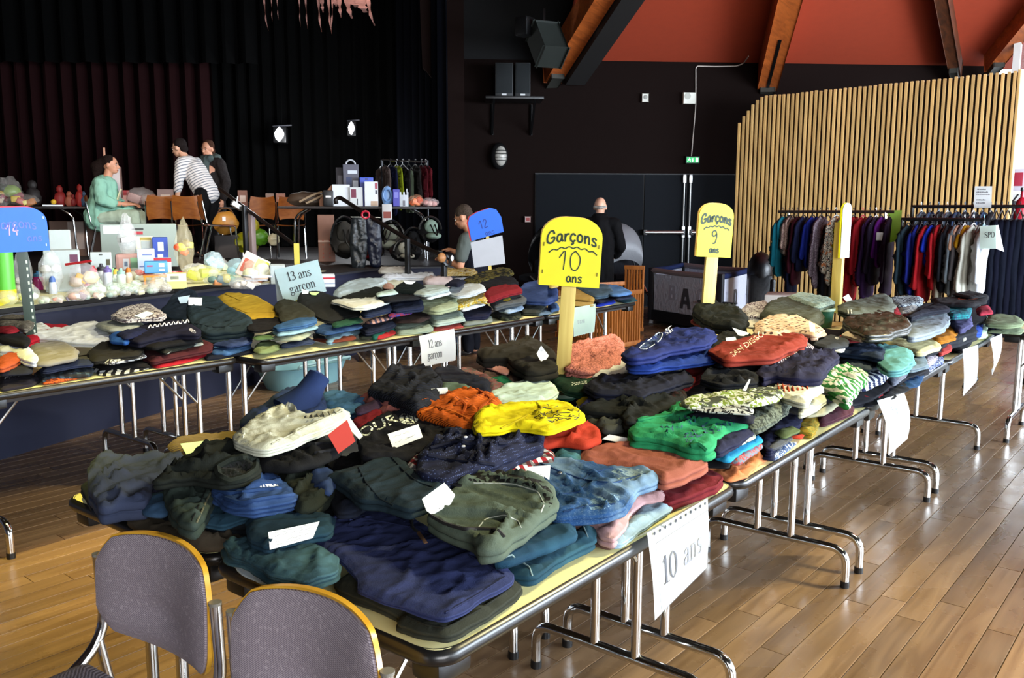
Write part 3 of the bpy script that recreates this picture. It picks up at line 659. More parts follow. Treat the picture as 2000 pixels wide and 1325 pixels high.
m=MB();m.prism(arch(w,h,.32),(-.03,-.004,zb+.006),(1,0,0),UZ,(0,-1,0),.008);m.build('backing_board',plain('board_red','b5202a',.5),t)
FB=plain('marker_faded','5668c4',.6);FP=plain('marker_pink','a694dc',.6)
curve_word(t,'Garçons',-.02,zt-.105,.1,.05,.06,.012,FB,-.0125)
write(t,'14',(-.06,-.0125,zb+.085),(1,0,0),UZ,(0,-1,0),.055,FP,.05,.0008)
write(t,'ans',(.03,-.0125,zb+.05),(1,0,0),UZ,(0,-1,0),.04,FB,.05,.0008)
for q in((-.155,.06),(-.155,.14),(.115,.03),(.115,.17),(-.15,.02)):m=MB();m.box((q[0],-.013,zb+q[1]),(.004,.002,.012));m.build('staple',plain('staple_bright','c9d4e0',.3,.6),t)
# --- tilted blue "12" with a grey sheet under it
b4=Vector((6.2,5.14,T+.10));n4=-FWD.xy.to_3d().normalized()
def on4(x,y,o=0):return onP(x,y,b4+n4*o,n4)
zt4=on4(957,462).z
t=thing('age_sign','tilted blue 12 ans sign with a grey paper sheet below, on a thin stick','sign',(b4 .x,b4 .y,b4 .z),cam_rz(b4))
U4=Vector((math.cos(cam_rz(b4)),math.sin(cam_rz(b4)),0))
def loc4(p):q=Matrix.Rotation(-cam_rz(b4),3,'Z')@(p-b4);return q
a,b=loc4(on4(959,549)),loc4(on4(952,462))
m=MB();m.beam(a,b,.03,.016,up=(0,1,0));m.build('stick',PINE,t)
pa=[loc4(on4(*q,.03))for q in((913,408),(922,470),(985,455),(969,412),(960,406),(938,404))]
def flatprism(P,th,name,mat,par):
 m=MB();n=(P[1]-P[0]).cross(P[2]-P[0]).normalized();n=n if n.y<0 else-n
 f=[m.bm.verts.new(p)for p in P];g=[m.bm.verts.new(p-n*th)for p in P];m.bm.faces.new(f);m.bm.faces.new(g[::-1])
 for i in range(len(P)):m.bm.faces.new((f[(i+1)%len(P)],f[i],g[i],g[(i+1)%len(P)]))
 return m.build(name,mat,par,False)
P4=[loc4(on4(*q,.03))for q in((921,471),(984,453),(979,424),(969,409),(957,406),(931,415),(917,424),(914,436))]
flatprism(P4,.004,'card',BLU,t)
flatprism([p+Vector((-.014,.006,0))for p in P4],.006,'backing_board',plain('board_red','b5202a',.5),t)
flatprism([loc4(on4(*q,.02))for q in((919,474),(926,523),(987,515),(981,460))],.003,'grey_sheet',plain('sheet_grey','a9abb4',.5),t)
O=loc4(on4(938,448,.03));u4=(loc4(on4(960,441,.03))-O).normalized();v4=Vector((-u4 .z,0,u4 .x))
write(t,'12',O,u4,v4,(0,-1,0),.075,plain('marker_navy','16307e',.6),.05,.001)
write(t,'ans',O-v4*.075+u4*.03,u4,v4,(0,-1,0),.05,plain('marker_navy','16307e',.6),.05,.001)
# -- paper sheets
def bent_sheet(c,curl=.0,nx=8,ny=10,th=.0012,sag=0):
 """c = four corners (top-left, top-right, bottom-right, bottom-left); curl pushes the middle outwards"""
 c=[Vector(p)for p in c];m=MB();n=(c[1]-c[0]).cross(c[3]-c[0]).normalized();n=-n if n.dot(CAM-c[0])<0 else n
 g=[]
 for j in range(ny+1):
  row=[]
  for i in range(nx+1):
   s,t_=i/nx,j/ny
   p=c[0]*(1-s)*(1-t_)+c[1]*s*(1-t_)+c[2]*s*t_+c[3]*(1-s)*t_
   row.append(m.bm.verts.new(p+n*(curl*math.sin(PI*t_)*(.6+.4*math.sin(PI*s))+sag*math.sin(3*s+2*t_)*t_)))
  g.append(row)
 for j in range(ny):
  for i in range(nx):m.bm.faces.new((g[j][i],g[j][i+1],g[j+1][i+1],g[j+1][i]))
 r=bmesh.ops.solidify(m.bm,geom=m.bm.faces[:],thickness=th)
 return m,n,c
def sheet_thing(name,lab,c,mat=PAPER,curl=0,sag=0,cat='sheet'):
 m,n,c=bent_sheet(c,curl,sag=sag);o=m.build(name,mat);tag(o,lab,cat);return o,n,c
def write_on(par,c,n,text,s0,t0,capfrac,ink=INK,hand=None,squeeze=1.0,slant=0,curl=0,sag=0):
 """bilinear placement on a sheet: s0,t0 start of the baseline as fractions; capfrac = cap height as a fraction of the sheet height"""
 hh=(c[3]-c[0]).length;ww=(c[1]-c[0]).length
 def mp(co):
  s=s0+co.x/ww;t_=t0-co.y/hh+slant*co.x/ww
  return c[0]*(1-s)*(1-t_)+c[1]*s*(1-t_)+c[2]*s*t_+c[3]*(1-s)*t_+n*(.0022+curl*math.sin(PI*t_)*(.6+.4*math.sin(PI*s))+sag*math.sin(3*s+2*t_)*t_)
 return write(par,text,(0,0,0),(1,0,0),(0,1,0),(0,0,1),capfrac*hh,ink,hand,0,squeeze=squeeze,mp=mp)
 # 10 ans in a punched plastic pocket on the near table edge
c=[Z(1264,1036,T+.004),Z(1383,967,T+.004),onY(1381,1109,.925),onY(1279,1212,.925)]
c[0].y-=.0;top=[Vector((c[0].x,BY0+.035,T+.0025)),Vector((c[1].x,BY0+.035,T+.0025))]
A,B=onY(1264,1042,.935),onY(1382,973,.935)
o,n,c10=sheet_thing('poster_sheet','large 10 ans sheet in a punched clear pocket, hanging from the nearest table',[A,B,onY(1381,1109,.925),onY(1279,1212,.925)],curl=.006)
fl=MB();P0=[A+Vector((0,.0,.0)),B+Vector((0,0,0)),Vector((B.x,BY0+.02,T+.004)),Vector((A.x,BY0+.02,T+.004))];fl.face(P0);fl.build('pocket_strip',plain('pocket_strip','dfe6ea',.3),o,False)
for k in range(11):
 s=.08+.084*k;q=A*(1-s)+B*s;m=MB();m.lathe([(0,0),(.0045,0),(.0045,.001),(0,.001)],q+n*.004+(c10[3]-c10[0])*.035,8,n.to_track_quat('Z','Y').to_matrix());m.build('punch_hole',INK,o)
write_on(o,c10,n,'10',.14,.68,.32,plain('ink_grey','4a4d55',.6),squeeze=1.05,curl=.006);write_on(o,c10,n,'ans',.51,.66,.31,plain('ink_pale','7c7f8a',.6),squeeze=1.05,curl=.006)
bmf=bmesh.new()
for a_,b_ in(((.07,.14),(.95,.14)),((.95,.14),(.95,.95)),((.95,.95),(.07,.95)),((.07,.95),(.07,.14))):
 def bl(s,t_):return c10[0]*(1-s)*(1-t_)+c10[1]*s*(1-t_)+c10[2]*s*t_+c10[3]*(1-s)*t_+n*.0085*1
 p,q=bl(*a_),bl(*b_);d=(q-p).normalized().cross(n)*.0007;bmf.faces.new([bmf.verts.new(v)for v in(p-d,q-d,q+d,p+d)])
me=bpy.data.meshes.new('f');bmf.to_mesh(me);bmf.free();link('printed_border',me,INK,o)
# curling white sheets farther along the same edge
def hang_sheet(lab,tl,tr,br,bl,y,curl,sag=0,mat=PAPER):return sheet_thing('poster_sheet',lab,[onY(*tl,y),onY(*tr,y),onY(*br,y-.02),onY(*bl,y-.02)],mat,curl,sag)
o,n,c=hang_sheet('curled white 9 ans sheet hanging at the joint of the second and third tables',(1713,783),(1766,768),(1772,858),(1735,890),.935,.03)
write_on(o,c,n,'9 ans',.28,.30,.14,plain('marker_blue','33507a',.6),.05,curl=.03)
hang_sheet('blank white sheet hanging under the farthest right-hand table',(1880,683),(1910,674),(1907,746),(1881,774),.93,.01)
hang_sheet('narrow curling white sheet hanging nearest to the crosswise table',(1934,662),(1957,652),(1948,717),(1930,736),.93,.025,.02)
# left-hand row
o,n,c=sheet_thing('poster_sheet','white 12 ans garçon sheet hanging from the left-hand row',[onY(818,657,3.72),onY(887,642,3.72),onY(890,704,3.70),onY(823,717,3.70)],curl=.012)
write_on(o,c,n,'12 ans',.20,.44,.25,squeeze=.9,curl=.012);write_on(o,c,n,'garçon',.17,.80,.26,squeeze=.9,curl=.012)
pk=film('clear_pocket','e6fff0',.55,.1)
o,n,c=sheet_thing('poster_sheet','glossy 12-13 ANS sheet in a plastic pocket near the far end of the left row',[onY(1117,602,3.66),onY(1163,594,3.66),onY(1163,649,3.65),onY(1118,658,3.65)],plain('pocket_glossy','d3ead8',.12),.008,.012)
write_on(o,c,n,'12-13 ANS',.16,.58,.12,plain('ink_pale','7c7f8a',.6),squeeze=.78,curl=.008,sag=.012)
# 13 ans garçon on a yellow stick
b5=Vector((3.62,4.64,T+.1));n5=-FWD.xy.to_3d().normalized();n5=(n5*.95+Vector((.2,0,0))).normalized()
def on5(x,y,o=0):return onP(x,y,b5+n5*o,n5)
t=thing('age_sign','white 13 ans garçon sheet folded over a yellow stick on the left row','sign',(b5 .x,b5 .y,T+.002))
m=MB();m.beam(on5(584,622)-b5,on5(578,446)-b5,.034,.016,up=tuple(n5));m.build('stick',plain('stick_yellow','cdbb4c',.5),t)
c=[on5(534,498,.03),on5(620,478,.03),on5(637,540,.05),on5(555,564,.05)]
m,n,c=bent_sheet([p-b5 for p in c],.004);m.build('front_sheet',plain('sheet_bluewhite','d5ecf0',.6),t);n=-n if n.dot(n5)<0 else n
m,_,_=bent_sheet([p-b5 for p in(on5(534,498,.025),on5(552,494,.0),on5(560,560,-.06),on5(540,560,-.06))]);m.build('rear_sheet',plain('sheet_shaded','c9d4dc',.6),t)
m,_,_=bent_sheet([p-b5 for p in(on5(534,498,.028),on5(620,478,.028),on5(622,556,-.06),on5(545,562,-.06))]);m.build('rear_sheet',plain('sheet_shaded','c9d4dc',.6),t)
write_on(t,c,n,'13 ans',.22,.42,.26,squeeze=.95,curl=.004);write_on(t,c,n,'garçon',.20,.78,.27,squeeze=.95,curl=.004)
# -- padded chairs in the foreground
UPH=None
def upholstery():
 m=bpy.data.materials.new('upholstery_twill');t=NT(m);v=t.coord('Object',(1,1,1),(.0,.6,.3))
 w=t.n('ShaderNodeTexWave',i_Scale=110.,i_Distortion=2.2,wave_type='BANDS',bands_direction='DIAGONAL');w.inputs['Detail'].default_value=3.;t.l(v,w.inputs['Vector'])
 n1=t.n('ShaderNodeTexNoise',i_Scale=120.,i_Detail=4.);t.l(v,n1 .inputs['Vector'])
 c=t.mix('958a90','6e6570',t.ramp(w.outputs['Fac'],[(.35,(0,0,0,1)),(.65,(1,1,1,1))]));c=t.mix(c,'a89ea4',t.ramp(n1 .outputs[0],[(.55,(0,0,0,1)),(.7,(.6,.6,.6,1))]))
 t.l(c,t.b.inputs['Base Color']);t.b.inputs['Roughness'].default_value=.9;t.bump(w.outputs['Fac'],.4,.002);return m
UPH=upholstery()
SHELL=wood('chair_shell_beech','c99a34','b0801f',(6,6,26),.3)
def padded_chair(lab,pl_,pr_,group='padded chairs in front of the clothes'):
 pl_,pr_=Vector(pl_),Vector(pr_);mid=(pl_+pr_)/2;u=(pr_-pl_).xy.to_3d();W=u.length;u.normalize();out=Vector((-u.y,u.x,0))
 if out.dot(CAM-mid)>0:out=-out
 rz=math.atan2(u.y,u.x);sgn=1 if(Matrix.Rotation(-rz,3,'Z')@out).y>0 else-1
 t=thing('padded_chair',lab,'chair',(mid.x,mid.y,0),rz,group)
 H=.818;hb=.245;nx,nz=22,12
 def shape(sx,q,back):
  top=H-.018*abs(sx)**2.2*0;arch_=.030*(1-abs(sx)**2.4);bot=.022*(1-abs(sx)**2.2)
  z0=H-hb-bot+.012;z1=H-.03+arch_
  y=sgn*(.052*(1-sx*sx)+.010*(q-.5))
  return Vector((sx*W/2*(1.0-.02*abs(q-.5)),y,z0+(z1-z0)*q)),y
 def panel(th0,th1,name,mat,inset,dimple):
  m=MB();g0,g1=[],[]
  for j in range(nz+1):
   r0,r1=[],[]
   for i in range(nx+1):
    sx=(-1+2*i/nx)*(1-inset);q=inset*.8+(1-1.6*inset)*j/nz
    cr=min(1,(1-abs(sx)/(1-inset))*9);
    qx=abs(sx)/(1-inset);qz=abs(2*(j/nz)-1);k=1
    if qx>.8 and qz>.55:k=1-.10*((qx-.8)/.2)*((qz-.55)/.45)
    p,y=shape(sx*k,.5+(q-.5)*(1-(1-k)*1.6),0)
    pad=dimple*(max(0,1-qx**5)*max(0,1-qz**5));dm=.012*math.exp(-((sx)/.42)**2-(((j/nz)-.36)/.10)**2)if dimple else 0
    ny=Vector((sx*.30*sgn*0+0,sgn,0))
    r0 .append(m.bm.verts.new(p+Vector((0,sgn*th0,0))));r1 .append(m.bm.verts.new(p+Vector((0,sgn*(th1)-sgn*pad+sgn*dm,0))))
   g0 .append(r0);g1 .append(r1)
  for g,fl in((g0,0),(g1,1)):
   for j in range(nz):
    for i in range(nx):
     f=(g[j][i],g[j][i+1],g[j+1][i+1],g[j+1][i]);m.bm.faces.new(f if fl else f[::-1])
  rim=[(0,i)for i in range(nx)]+[(j,nx)for j in range(nz)]+[(nz,i)for i in range(nx,0,-1)]+[(j,0)for j in range(nz,0,-1)]
  for a,b in zip(rim,rim[1:]+rim[:1]):m.bm.faces.new((g0[a[0]][a[1]],g0[b[0]][b[1]],g1[b[0]][b[1]],g1[a[0]][a[1]]))
  return m.build(name,mat,t)
 panel(.012,.0,'back_shell',SHELL,0.0,0)
 panel(.0,-.006,'back_cushion',UPH,.025,.022)
 for s in(-1,1):
  x=s*(W/2+.008);m=MB()
  m.tube(bend([(x,sgn*.014,H-.075),(x,sgn*.02,.55),(x*.98,-sgn*.10,.475),(x*.98,-sgn*.40,.475)],.07,6),.0125,10);m.build('back_post',CHROME,t)
  m=MB();m.tube([(x*.99,sgn*.0,.55),(x*.99,sgn*.10,.0)],.0115,10);m.build('leg',CHROME,t)
  m=MB();m.tube([(x*.98,-sgn*.34,.475),(x*.98,-sgn*.38,.0)],.0115,10);m.build('leg',CHROME,t)
  m=MB();m.tube([(x,sgn*.014,H-.076),(x,sgn*.014,H-.07)],.0128,10);m.build('post_cap',plain('cap_grey','6d6a62',.4),t)
 m=MB();m.box((0,-sgn*.235,.497),(W*.98,.40,.055),0,.024);s_=m.build('seat',UPH,t)
 m=MB();m.box((0,-sgn*.235,.466),(W*.96,.39,.014),0,.005);m.build('seat_board',SHELL,t)
 return t
padded_chair('grey-mauve padded chair at the left corner of the nearest table',Z(182,1072,.765),Z(402,1163,.765))
padded_chair('grey-mauve padded chair nearest the camera, cut by the bottom edge',Z(447,1184,.765),Z(738,1296,.765))
# -- folded clothes
GARM={}
def cloth_mesh(P,ztop,th,layers=1,amp=.004,seed=0,s=.014,round_=.012,hump=0.0,closed=False,dirn=None,bulge=.006,wl=1.0,skirt=0.0,soft=1):
 """P: outline as list of (x, y); ztop(x,y) -> height of the upper surface. Returns a bmesh with rounded rim, creases and folded-layer sides."""
 A=[Vector(p)for p in P];A=chaikin(A,soft,.11)
 area=sum(a.x*b.y-b.x*a.y for a,b in zip(A,A[1:]+A[:1]))/2
 if area<0:A=A[::-1];area=-area
 L=[(b-a).length for a,b in zip(A,A[1:]+A[:1])];per=sum(L)
 s=max(s,math.sqrt(area/1500),per/170);n=max(14,int(per/s));out=[];acc=0;i=0;tgt=0
 for k in range(n):
  tgt=per*k/n
  while acc+L[i]<tgt:acc+=L[i];i+=1
  f=(tgt-acc)/max(L[i],1e-9);out.append(A[i].lerp(A[(i+1)%len(A)],f))
 B=np.array([(p.x,p.y)for p in out]);rng=np.random.RandomState(seed)
 if s>.004 and soft==1:
  q=math.sqrt(area);TG=np.roll(B,-1,0)-np.roll(B,1,0);TG/=(np.hypot(TG[:,0],TG[:,1])[:,None]+1e-9);sd=seed*1.37
  ww=np.array([.030*noise.noise((x*2.6/q,y*2.6/q,sd))+.016*noise.noise((x*6.5/q,y*6.5/q,sd+9))for x,y in B])*q
  B=B+np.stack([TG[:,1]*ww,-TG[:,0]*ww],1)
 def inside(Q):
  x,y=Q[:,0],Q[:,1];r=np.zeros(len(Q),bool);j=len(B)-1
  for i in range(len(B)):
   xi,yi=B[i];xj,yj=B[j];c=((yi>y)!=(yj>y))&(x<(xj-xi)*(y-yi)/((yj-yi)+1e-12)+xi);r^=c;j=i
  return r
 def dist(Q):
  a=B;b=np.roll(B,-1,0);d=b-a;q=Q[:,None,:]-a[None];t=np.clip((q*d).sum(2)/((d*d).sum(1)+1e-12),0,1)
  return np.sqrt(((q-t[...,None]*d)**2).sum(2)).min(1)
 mn,mx=B.min(0),B.max(0);gx=np.arange(mn[0],mx[0],s);gy=np.arange(mn[1],mx[1],s*.87)
 Q=np.array([(x+(.5*s if j%2 else 0),y)for j,y in enumerate(gy)for x in gx]).reshape(-1,2)
 if len(Q):
  Q=Q+rng.uniform(-.12*s,.12*s,Q.shape);Q=Q[inside(Q)]
  if len(Q):Q=Q[dist(Q)>.55*s]
 V2=[Vector(p)for p in B]+[Vector(p)for p in Q];nb=len(B)
 r=delaunay_2d_cdt(V2,[(i,(i+1)%nb)for i in range(nb)],[],1,1e-6)
 vv,ff=r[0],r[2]
 VV=np.array([(v.x,v.y)for v in vv]);dd=dist(VV)
 orig=r[3];isb={}
 for i,o in enumerate(orig):
  for k in o:
   if k<nb:isb[k]=i
 cen=B.mean(0);R=math.sqrt(area)
 ang=rng.uniform(0,PI)if dirn is None else dirn;ca,sa=math.cos(ang),math.sin(ang);off=rng.uniform(0,50,3)
 rr=min(round_,.45*max(th,.004));rr=min(rr,dd.max()*.8+1e-6)
 bm=bmesh.new();tops=[]
 for(x,y),d in zip(VV,dd):
  z=ztop(x,y)
  if d<rr:z-=rr*(1-math.sqrt(max(0,1-(1-d/rr)**2)))
  u,w=(x*ca+y*sa),(-x*sa+y*ca)
  k=min(1,d/(.02))*.75+.25
  a1=noise.noise((u*7/wl+off[0],w*21/wl+off[1],off[2]));a2=noise.noise((u*17/wl+off[1],w*44/wl,off[0]));a3=noise.noise((u*4/wl,w*5/wl+off[2],off[1]))
  wx=noise.noise((x*6+off[1],y*6,3.1))*.06;b1=noise.noise(((u+wx)*6/wl+off[0],(w+wx*1.5)*15/wl,off[2]+7));b2=noise.noise(((u-wx)*13/wl,(w+wx)*34/wl+off[1],off[0]+3))
  z+=k*amp*(2.6*(max(0,1-abs(b1)*5.5)**1.5)-.6+1.1*(max(0,1-abs(b2)*4.5))+.5*a2+1.1*a3+.5*a1)
  if hump:z+=hump*math.exp(-((x-cen[0])**2+(y-cen[1])**2)/(.35*R)**2)
  tops.append(bm.verts.new((x,y,z)))
 for f in ff:
  if len(set(f))>=3:
   try:bm.faces.new([tops[i]for i in f])
   except ValueError:pass
 ring=[isb.get(k)for k in range(nb)];ring=[i for i in ring if i is not None]
 nl=layers;prev=[tops[i]for i in ring];pts=[VV[i]for i in ring];N=len(ring);nor=[]
 for i in range(N):
  d=pts[(i+2)%N]-pts[i-2];l=math.hypot(*d)+1e-9;nor.append((d[1]/l,-d[0]/l))
 lay=[0]+list(rng.uniform(-.9,1.1,nl));ztopv=[tops[ring[i]].co.z for i in range(N)];zb=[ztop(*p)-th for p in pts]
 prof=((.06,.55),(.30,1.0),(.70,1.0),(.94,.5),(1.0,-.75))if nl>1 else((.12,.6),(.4,1.0),(.75,.9),(1.0,.15))
 ph=rng.uniform(0,6)
 for ly in range(nl):
  for loc,pf in prof:
   row=[];t=(ly+loc)/nl
   for i in range(N):
    x,y=pts[i];nn=noise.noise((x*11+off[0],y*11+off[1],ly*3.7+off[2]))
    b=bulge*pf*(1+.5*nn)+bulge*.9*lay[ly]*(1.2*nn+.5)*(1 if nl>1 else 0)
    tz=t+(.22/nl)*nn*(0 if t>.999 else 1)
    row.append(bm.verts.new((x+nor[i][0]*b,y+nor[i][1]*b,ztopv[i]+(zb[i]-ztopv[i])*tz)))
   for i in range(N):bm.faces.new((prev[i],row[i],row[(i+1)%N],prev[(i+1)%N]))
   prev=row
 if skirt>.004:
  row=[bm.verts.new((x+(cen[0]-x)*.16,y+(cen[1]-y)*.16,zb[i]-.002))for i,(x,y)in enumerate(pts)]
  for i in range(N):bm.faces.new((prev[i],row[i],row[(i+1)%N],prev[(i+1)%N]))
  prev=row
  row=[bm.verts.new((x+(cen[0]-x)*.2,y+(cen[1]-y)*.2,zb[i]-skirt))for i,(x,y)in enumerate(pts)]
  for i in range(N):bm.faces.new((prev[i],row[i],row[(i+1)%N],prev[(i+1)%N]))
  prev=row
 if closed or True:
  try:bm.faces.new(prev[::-1])
  except ValueError:pass
 return bm
def finish(bm,name,mat,label=None,cat=None,group=None,mw=None,local=None):
 bmesh.ops.recalc_face_normals(bm,faces=bm.faces)
 me=bpy.data.meshes.new(name)
 if local is not None:
  for v in bm.verts:v.co-=local
 bm.to_mesh(me);bm.free()
 for p in me.polygons:p.use_smooth=True
 o=link(name,me,mat);
 if mw is not None:o.matrix_world=mw
 if local is not None:o.location=local
 tag(o,label,cat,group);return o
_seed=[11]
class Garment:
 def __init__(s,name,label,pts,h,th,col,kind='cotton',col2=None,col3=None,layers=1,amp=None,cat='clothes',group=None,hump=0,base=T,round_=.008,bulge=.006,dirn=None,slope=(0,0),wl=1.0,squeeze=True,fr=.33,soft=1):
  _seed[0]+=1
  fx=FWD.xy.normalized()
  def place(pts,h,h2):
   y0=min(p[1]for p in pts);y1=max(p[1]for p in pts)
   return[Z(x,y,base+h2+(h-h2)*(y1-y)/max(y1-y0,1e-6))for x,y in pts]
  W=place(pts,h,h);c=sum(W,Vector())/len(W);d=(c-CAM).length
  th=min(th,h-.001)if base==T else th;skirt=0
  if squeeze:
   y0=min(p[1]for p in pts);y1=max(p[1]for p in pts);th0=th
   th=max(.006,min(th*.72,fr*(y1-y0)*d/F));k=1-th*F/d*.5/(y1-y0);xc=sum(p[0]for p in pts)/len(pts);yc=(y0+y1)/2
   pts=[(xc+(x-xc)*1.035,y0+(yc+(y-yc)*1.03-y0)*k)for x,y in pts];skirt=th0-th
  h2=h
  if group and base==T:
   W=place(pts,h,h);dp=[p.xy.dot(fx)for p in W]
   mxd=.34+.035*max(dp)
   if 'left' in group and max(dp)-min(dp)>mxd:
    k=(max(dp)-mxd)/min(dp);h2=max(EYE-(EYE-T-h)*k-T,.012)
   W=place(pts,h,h2);ym=min(p.y for p in W);xm=sum(p.x for p in W)/len(W)
   lim=(3.915 if xm<2.66 else 3.75)if 'left' in group else(.965 if 'front' in group else None)
   if lim and ym<lim:
    k=min(lim/ym,1.14);h=EYE-(EYE-T-h)*k-T;h2=EYE-(EYE-T-h2)*k-T
    h=max(h,.014);h2=max(h2,.010)
  W=place(pts,h,h2);c=sum(W,Vector())/len(W)
  M_=np.array([(p.x-c.x,p.y-c.y,1)for p in W]);sol=np.linalg.lstsq(M_,np.array([p.z for p in W]),rcond=None)[0]
  if abs(h-h2)<1e-6:sol=(0,0,base+h)
  zt=lambda x,y:sol[2]+sol[0]*(x-c.x)+sol[1]*(y-c.y)
  zlow=min(p.z for p in W)-base
  th=max(.006,min(th,zlow-.002))if base==T else th;skirt=0
  z0=c.z
  if amp is None:amp=.0042
  amp*=.8*min(1,3.2/d)*min(1,max(.35,(max(p.x for p in W)-min(p.x for p in W)+max(p.y for p in W)-min(p.y for p in W))/.5));bulge*=.85;layers=max(layers,1 if th<.028 else(2 if th<.055 else 3))
  bm=cloth_mesh([(p.x,p.y)for p in W],zt,th,layers,amp,_seed[0],s=.006+.0016*d,skirt=skirt,soft=soft,round_=round_,hump=hump,bulge=bulge,dirn=dirn,wl=wl)
  s.bvh=BVHTree.FromBMesh(bm);s.z=z0;s.loc=Vector((c.x,c.y,c.z-th))
  s.o=finish(bm,name,cloth(col,kind,col2,col3),label,cat,group,local=s.loc)
 def hit(s,x,y,lift=.0025):
  d=ray(x,y);r=s.bvh.ray_cast(CAM,d.normalized())
  p=r[0]if r[0]is not None else CAM+d*((s.z-EYE)/d.z);n=r[1]if r[0]is not None and r[1]is not None else UZ
  if n.dot(d)>0:n=-n
  return p+n*lift
 def patch(s,name,pts,mat,lift=.0025,label=None,smooth=1):
  A=[Vector(p)for p in pts];A=chaikin(A,smooth)if smooth else A;m=MB()
  n=len(A);mn=(min(a.x for a in A),min(a.y for a in A));mx=(max(a.x for a in A),max(a.y for a in A));st=max((mx[0]-mn[0]),(mx[1]-mn[1]))/24;lift=lift+.0035
  V=list(A)
  dense=[]
  for a,b in zip(A,A[1:]+A[:1]):
   k=max(1,int((b-a).length/st))
   for i in range(k):dense.append(a.lerp(b,i/k))
  B=dense;V=list(B);j=0;y=mn[1]
  def ins(q):
   r=False;k=len(B)-1
   for i in range(len(B)):
    if(B[i].y>q.y)!=(B[k].y>q.y)and q.x<(B[k].x-B[i].x)*(q.y-B[i].y)/(B[k].y-B[i].y+1e-12)+B[i].x:r=not r
    k=i
   return r
  while y<mx[1]:
   x=mn[0]
   while x<mx[0]:
    q=Vector((x,y))
    if ins(q)and min((q-b).length for b in B)>.5*st:V.append(q)
    x+=st
   y+=st
  nb=len(B);r=delaunay_2d_cdt(V,[(i,(i+1)%nb)for i in range(nb)],[],1,1e-5)
  vs=[m.bm.verts.new(s.hit(v.x,v.y,lift)-s.loc)for v in r[0]]
  for f in r[2]:
   try:m.bm.faces.new([vs[i]for i in f])
   except ValueError:pass
  o=m.build(name,mat,s.o);
  if label:o['label']=label
  return o
 def cord(s,name,pts,r,mat,lift=None,closed=False,k=6):
  P=[]
  A=pts+([pts[0]]if closed else[])
  for a,b in zip(A,A[1:]):
   for i in range(k):t=i/k;P.append(s.hit(a[0]+(b[0]-a[0])*t,a[1]+(b[1]-a[1])*t,lift or r*.8)-s.loc)
  if not closed:P.append(s.hit(*A[-1],lift or r*.8)-s.loc)
  Q=[P[i]if(i in(0,len(P)-1)and not closed)else(P[i-1]+P[i]*2+P[(i+1)%len(P)])/4 for i in range(len(P))]
  m=MB();m.tube(Q,r,6,closed);return m.build(name,mat,s.o)
 def tag(s,pts,mat=PAPER,name='price_tag',label=None,lift=.006,lines=0):
  m=MB();px_=sum(p[0]for p in pts)/len(pts);py_=sum(p[1]for p in pts)/len(pts);c=s.hit(px_,py_,lift);nn=(UZ*.75-ray(px_,py_).normalized()*.75).normalized()
  sh=0
  for a in range(5):
   for b_ in range(5):
    u,v=a/4,b_/4;n4_=[pts[0],pts[1],pts[len(pts)//2],pts[-1]]
    x=(n4_[0][0]*(1-u)+n4_[1][0]*u)*(1-v)+(n4_[3][0]*(1-u)+n4_[2][0]*u)*v;y=(n4_[0][1]*(1-u)+n4_[1][1]*u)*(1-v)+(n4_[3][1]*(1-u)+n4_[2][1]*u)*v
    sh=max(sh,(onP(x,y,c,nn)-CAM).length-(s.hit(x,y,.004)-CAM).length)
  c=c-ray(px_,py_).normalized()*min(sh,.07)
  P=[onP(x,y,c,nn)-s.loc for x,y in pts]
  n=(P[1]-P[0]).cross(P[-1]-P[0]).normalized();n=n if n.dot(CAM-s.loc)>0 else-n
  f=[m.bm.verts.new(p)for p in P];g=[m.bm.verts.new(p-n*.0012)for p in P];m.bm.faces.new(f);m.bm.faces.new(g[::-1])
  for i in range(len(P)):m.bm.faces.new((f[(i+1)%len(P)],f[i],g[i],g[(i+1)%len(P)]))
  o=m.build(name,mat,s.o,False)
  if label:o['label']=label
  if lines:
   b=bmesh.new();rnd=random.Random(len(P)+int(pts[0][0]))
   for k in range(lines):
    v=(k+.8)/(lines+.6);row=[]
    for i in range(15):
     u=.12+.76*i/14*(1-.35*rnd.random()*(k==lines-1));q=P[0]*(1-u)*(1-v)+P[1]*u*(1-v)+P[2]*u*v+P[3]*(1-u)*v+(P[3]-P[0])*(.05*math.sin(i*2.1+k))+n*.001;row.append(q)
    e=(P[3]-P[0])*.008
    for p,q in zip(row,row[1:]):
     if rnd.random()<.8:b.faces.new([b.verts.new(x)for x in(p-e,q-e,q+e,p+e)])
   me=bpy.data.meshes.new('handwriting');b.to_mesh(me);b.free();link('handwriting',me,plain('pen_blue_grey','5a6070',.6),o)
  return o
 def text(s,txt,p0,p1,up,mat,name='print',lift=.0065,bold=0,outline=None):
  """built-in font letters laid on the cloth: baseline p0->p1, up = pixel vector of the cap height"""
  cu=bpy.data.curves.new('t','FONT');cu.body=txt;cu.size=1;cu.resolution_u=2;cu.offset=bold
  to=bpy.data.objects.new('t',cu);COL.objects.link(to);dg=bpy.context.evaluated_depsgraph_get();me=bpy.data.meshes.new_from_object(to.evaluated_get(dg));bpy.data.objects.remove(to)
  b=bmesh.new();b.from_mesh(me);bpy.data.meshes.remove(me)
  xs=[v.co.x for v in b.verts];x0,x1=min(xs),max(xs)
  es=[e for e in b.edges if e.calc_length()>.16]
  if es:bmesh.ops.subdivide_edges(b,edges=es,cuts=2)
  bmesh.ops.triangulate(b,faces=b.faces)
  for v in b.verts:
   t=(v.co.x-x0)/(x1-x0);k=v.co.y/.70
   v.co=s.hit(p0[0]+(p1[0]-p0[0])*t+up[0]*k,p0[1]+(p1[1]-p0[1])*t+up[1]*k,lift)-s.loc
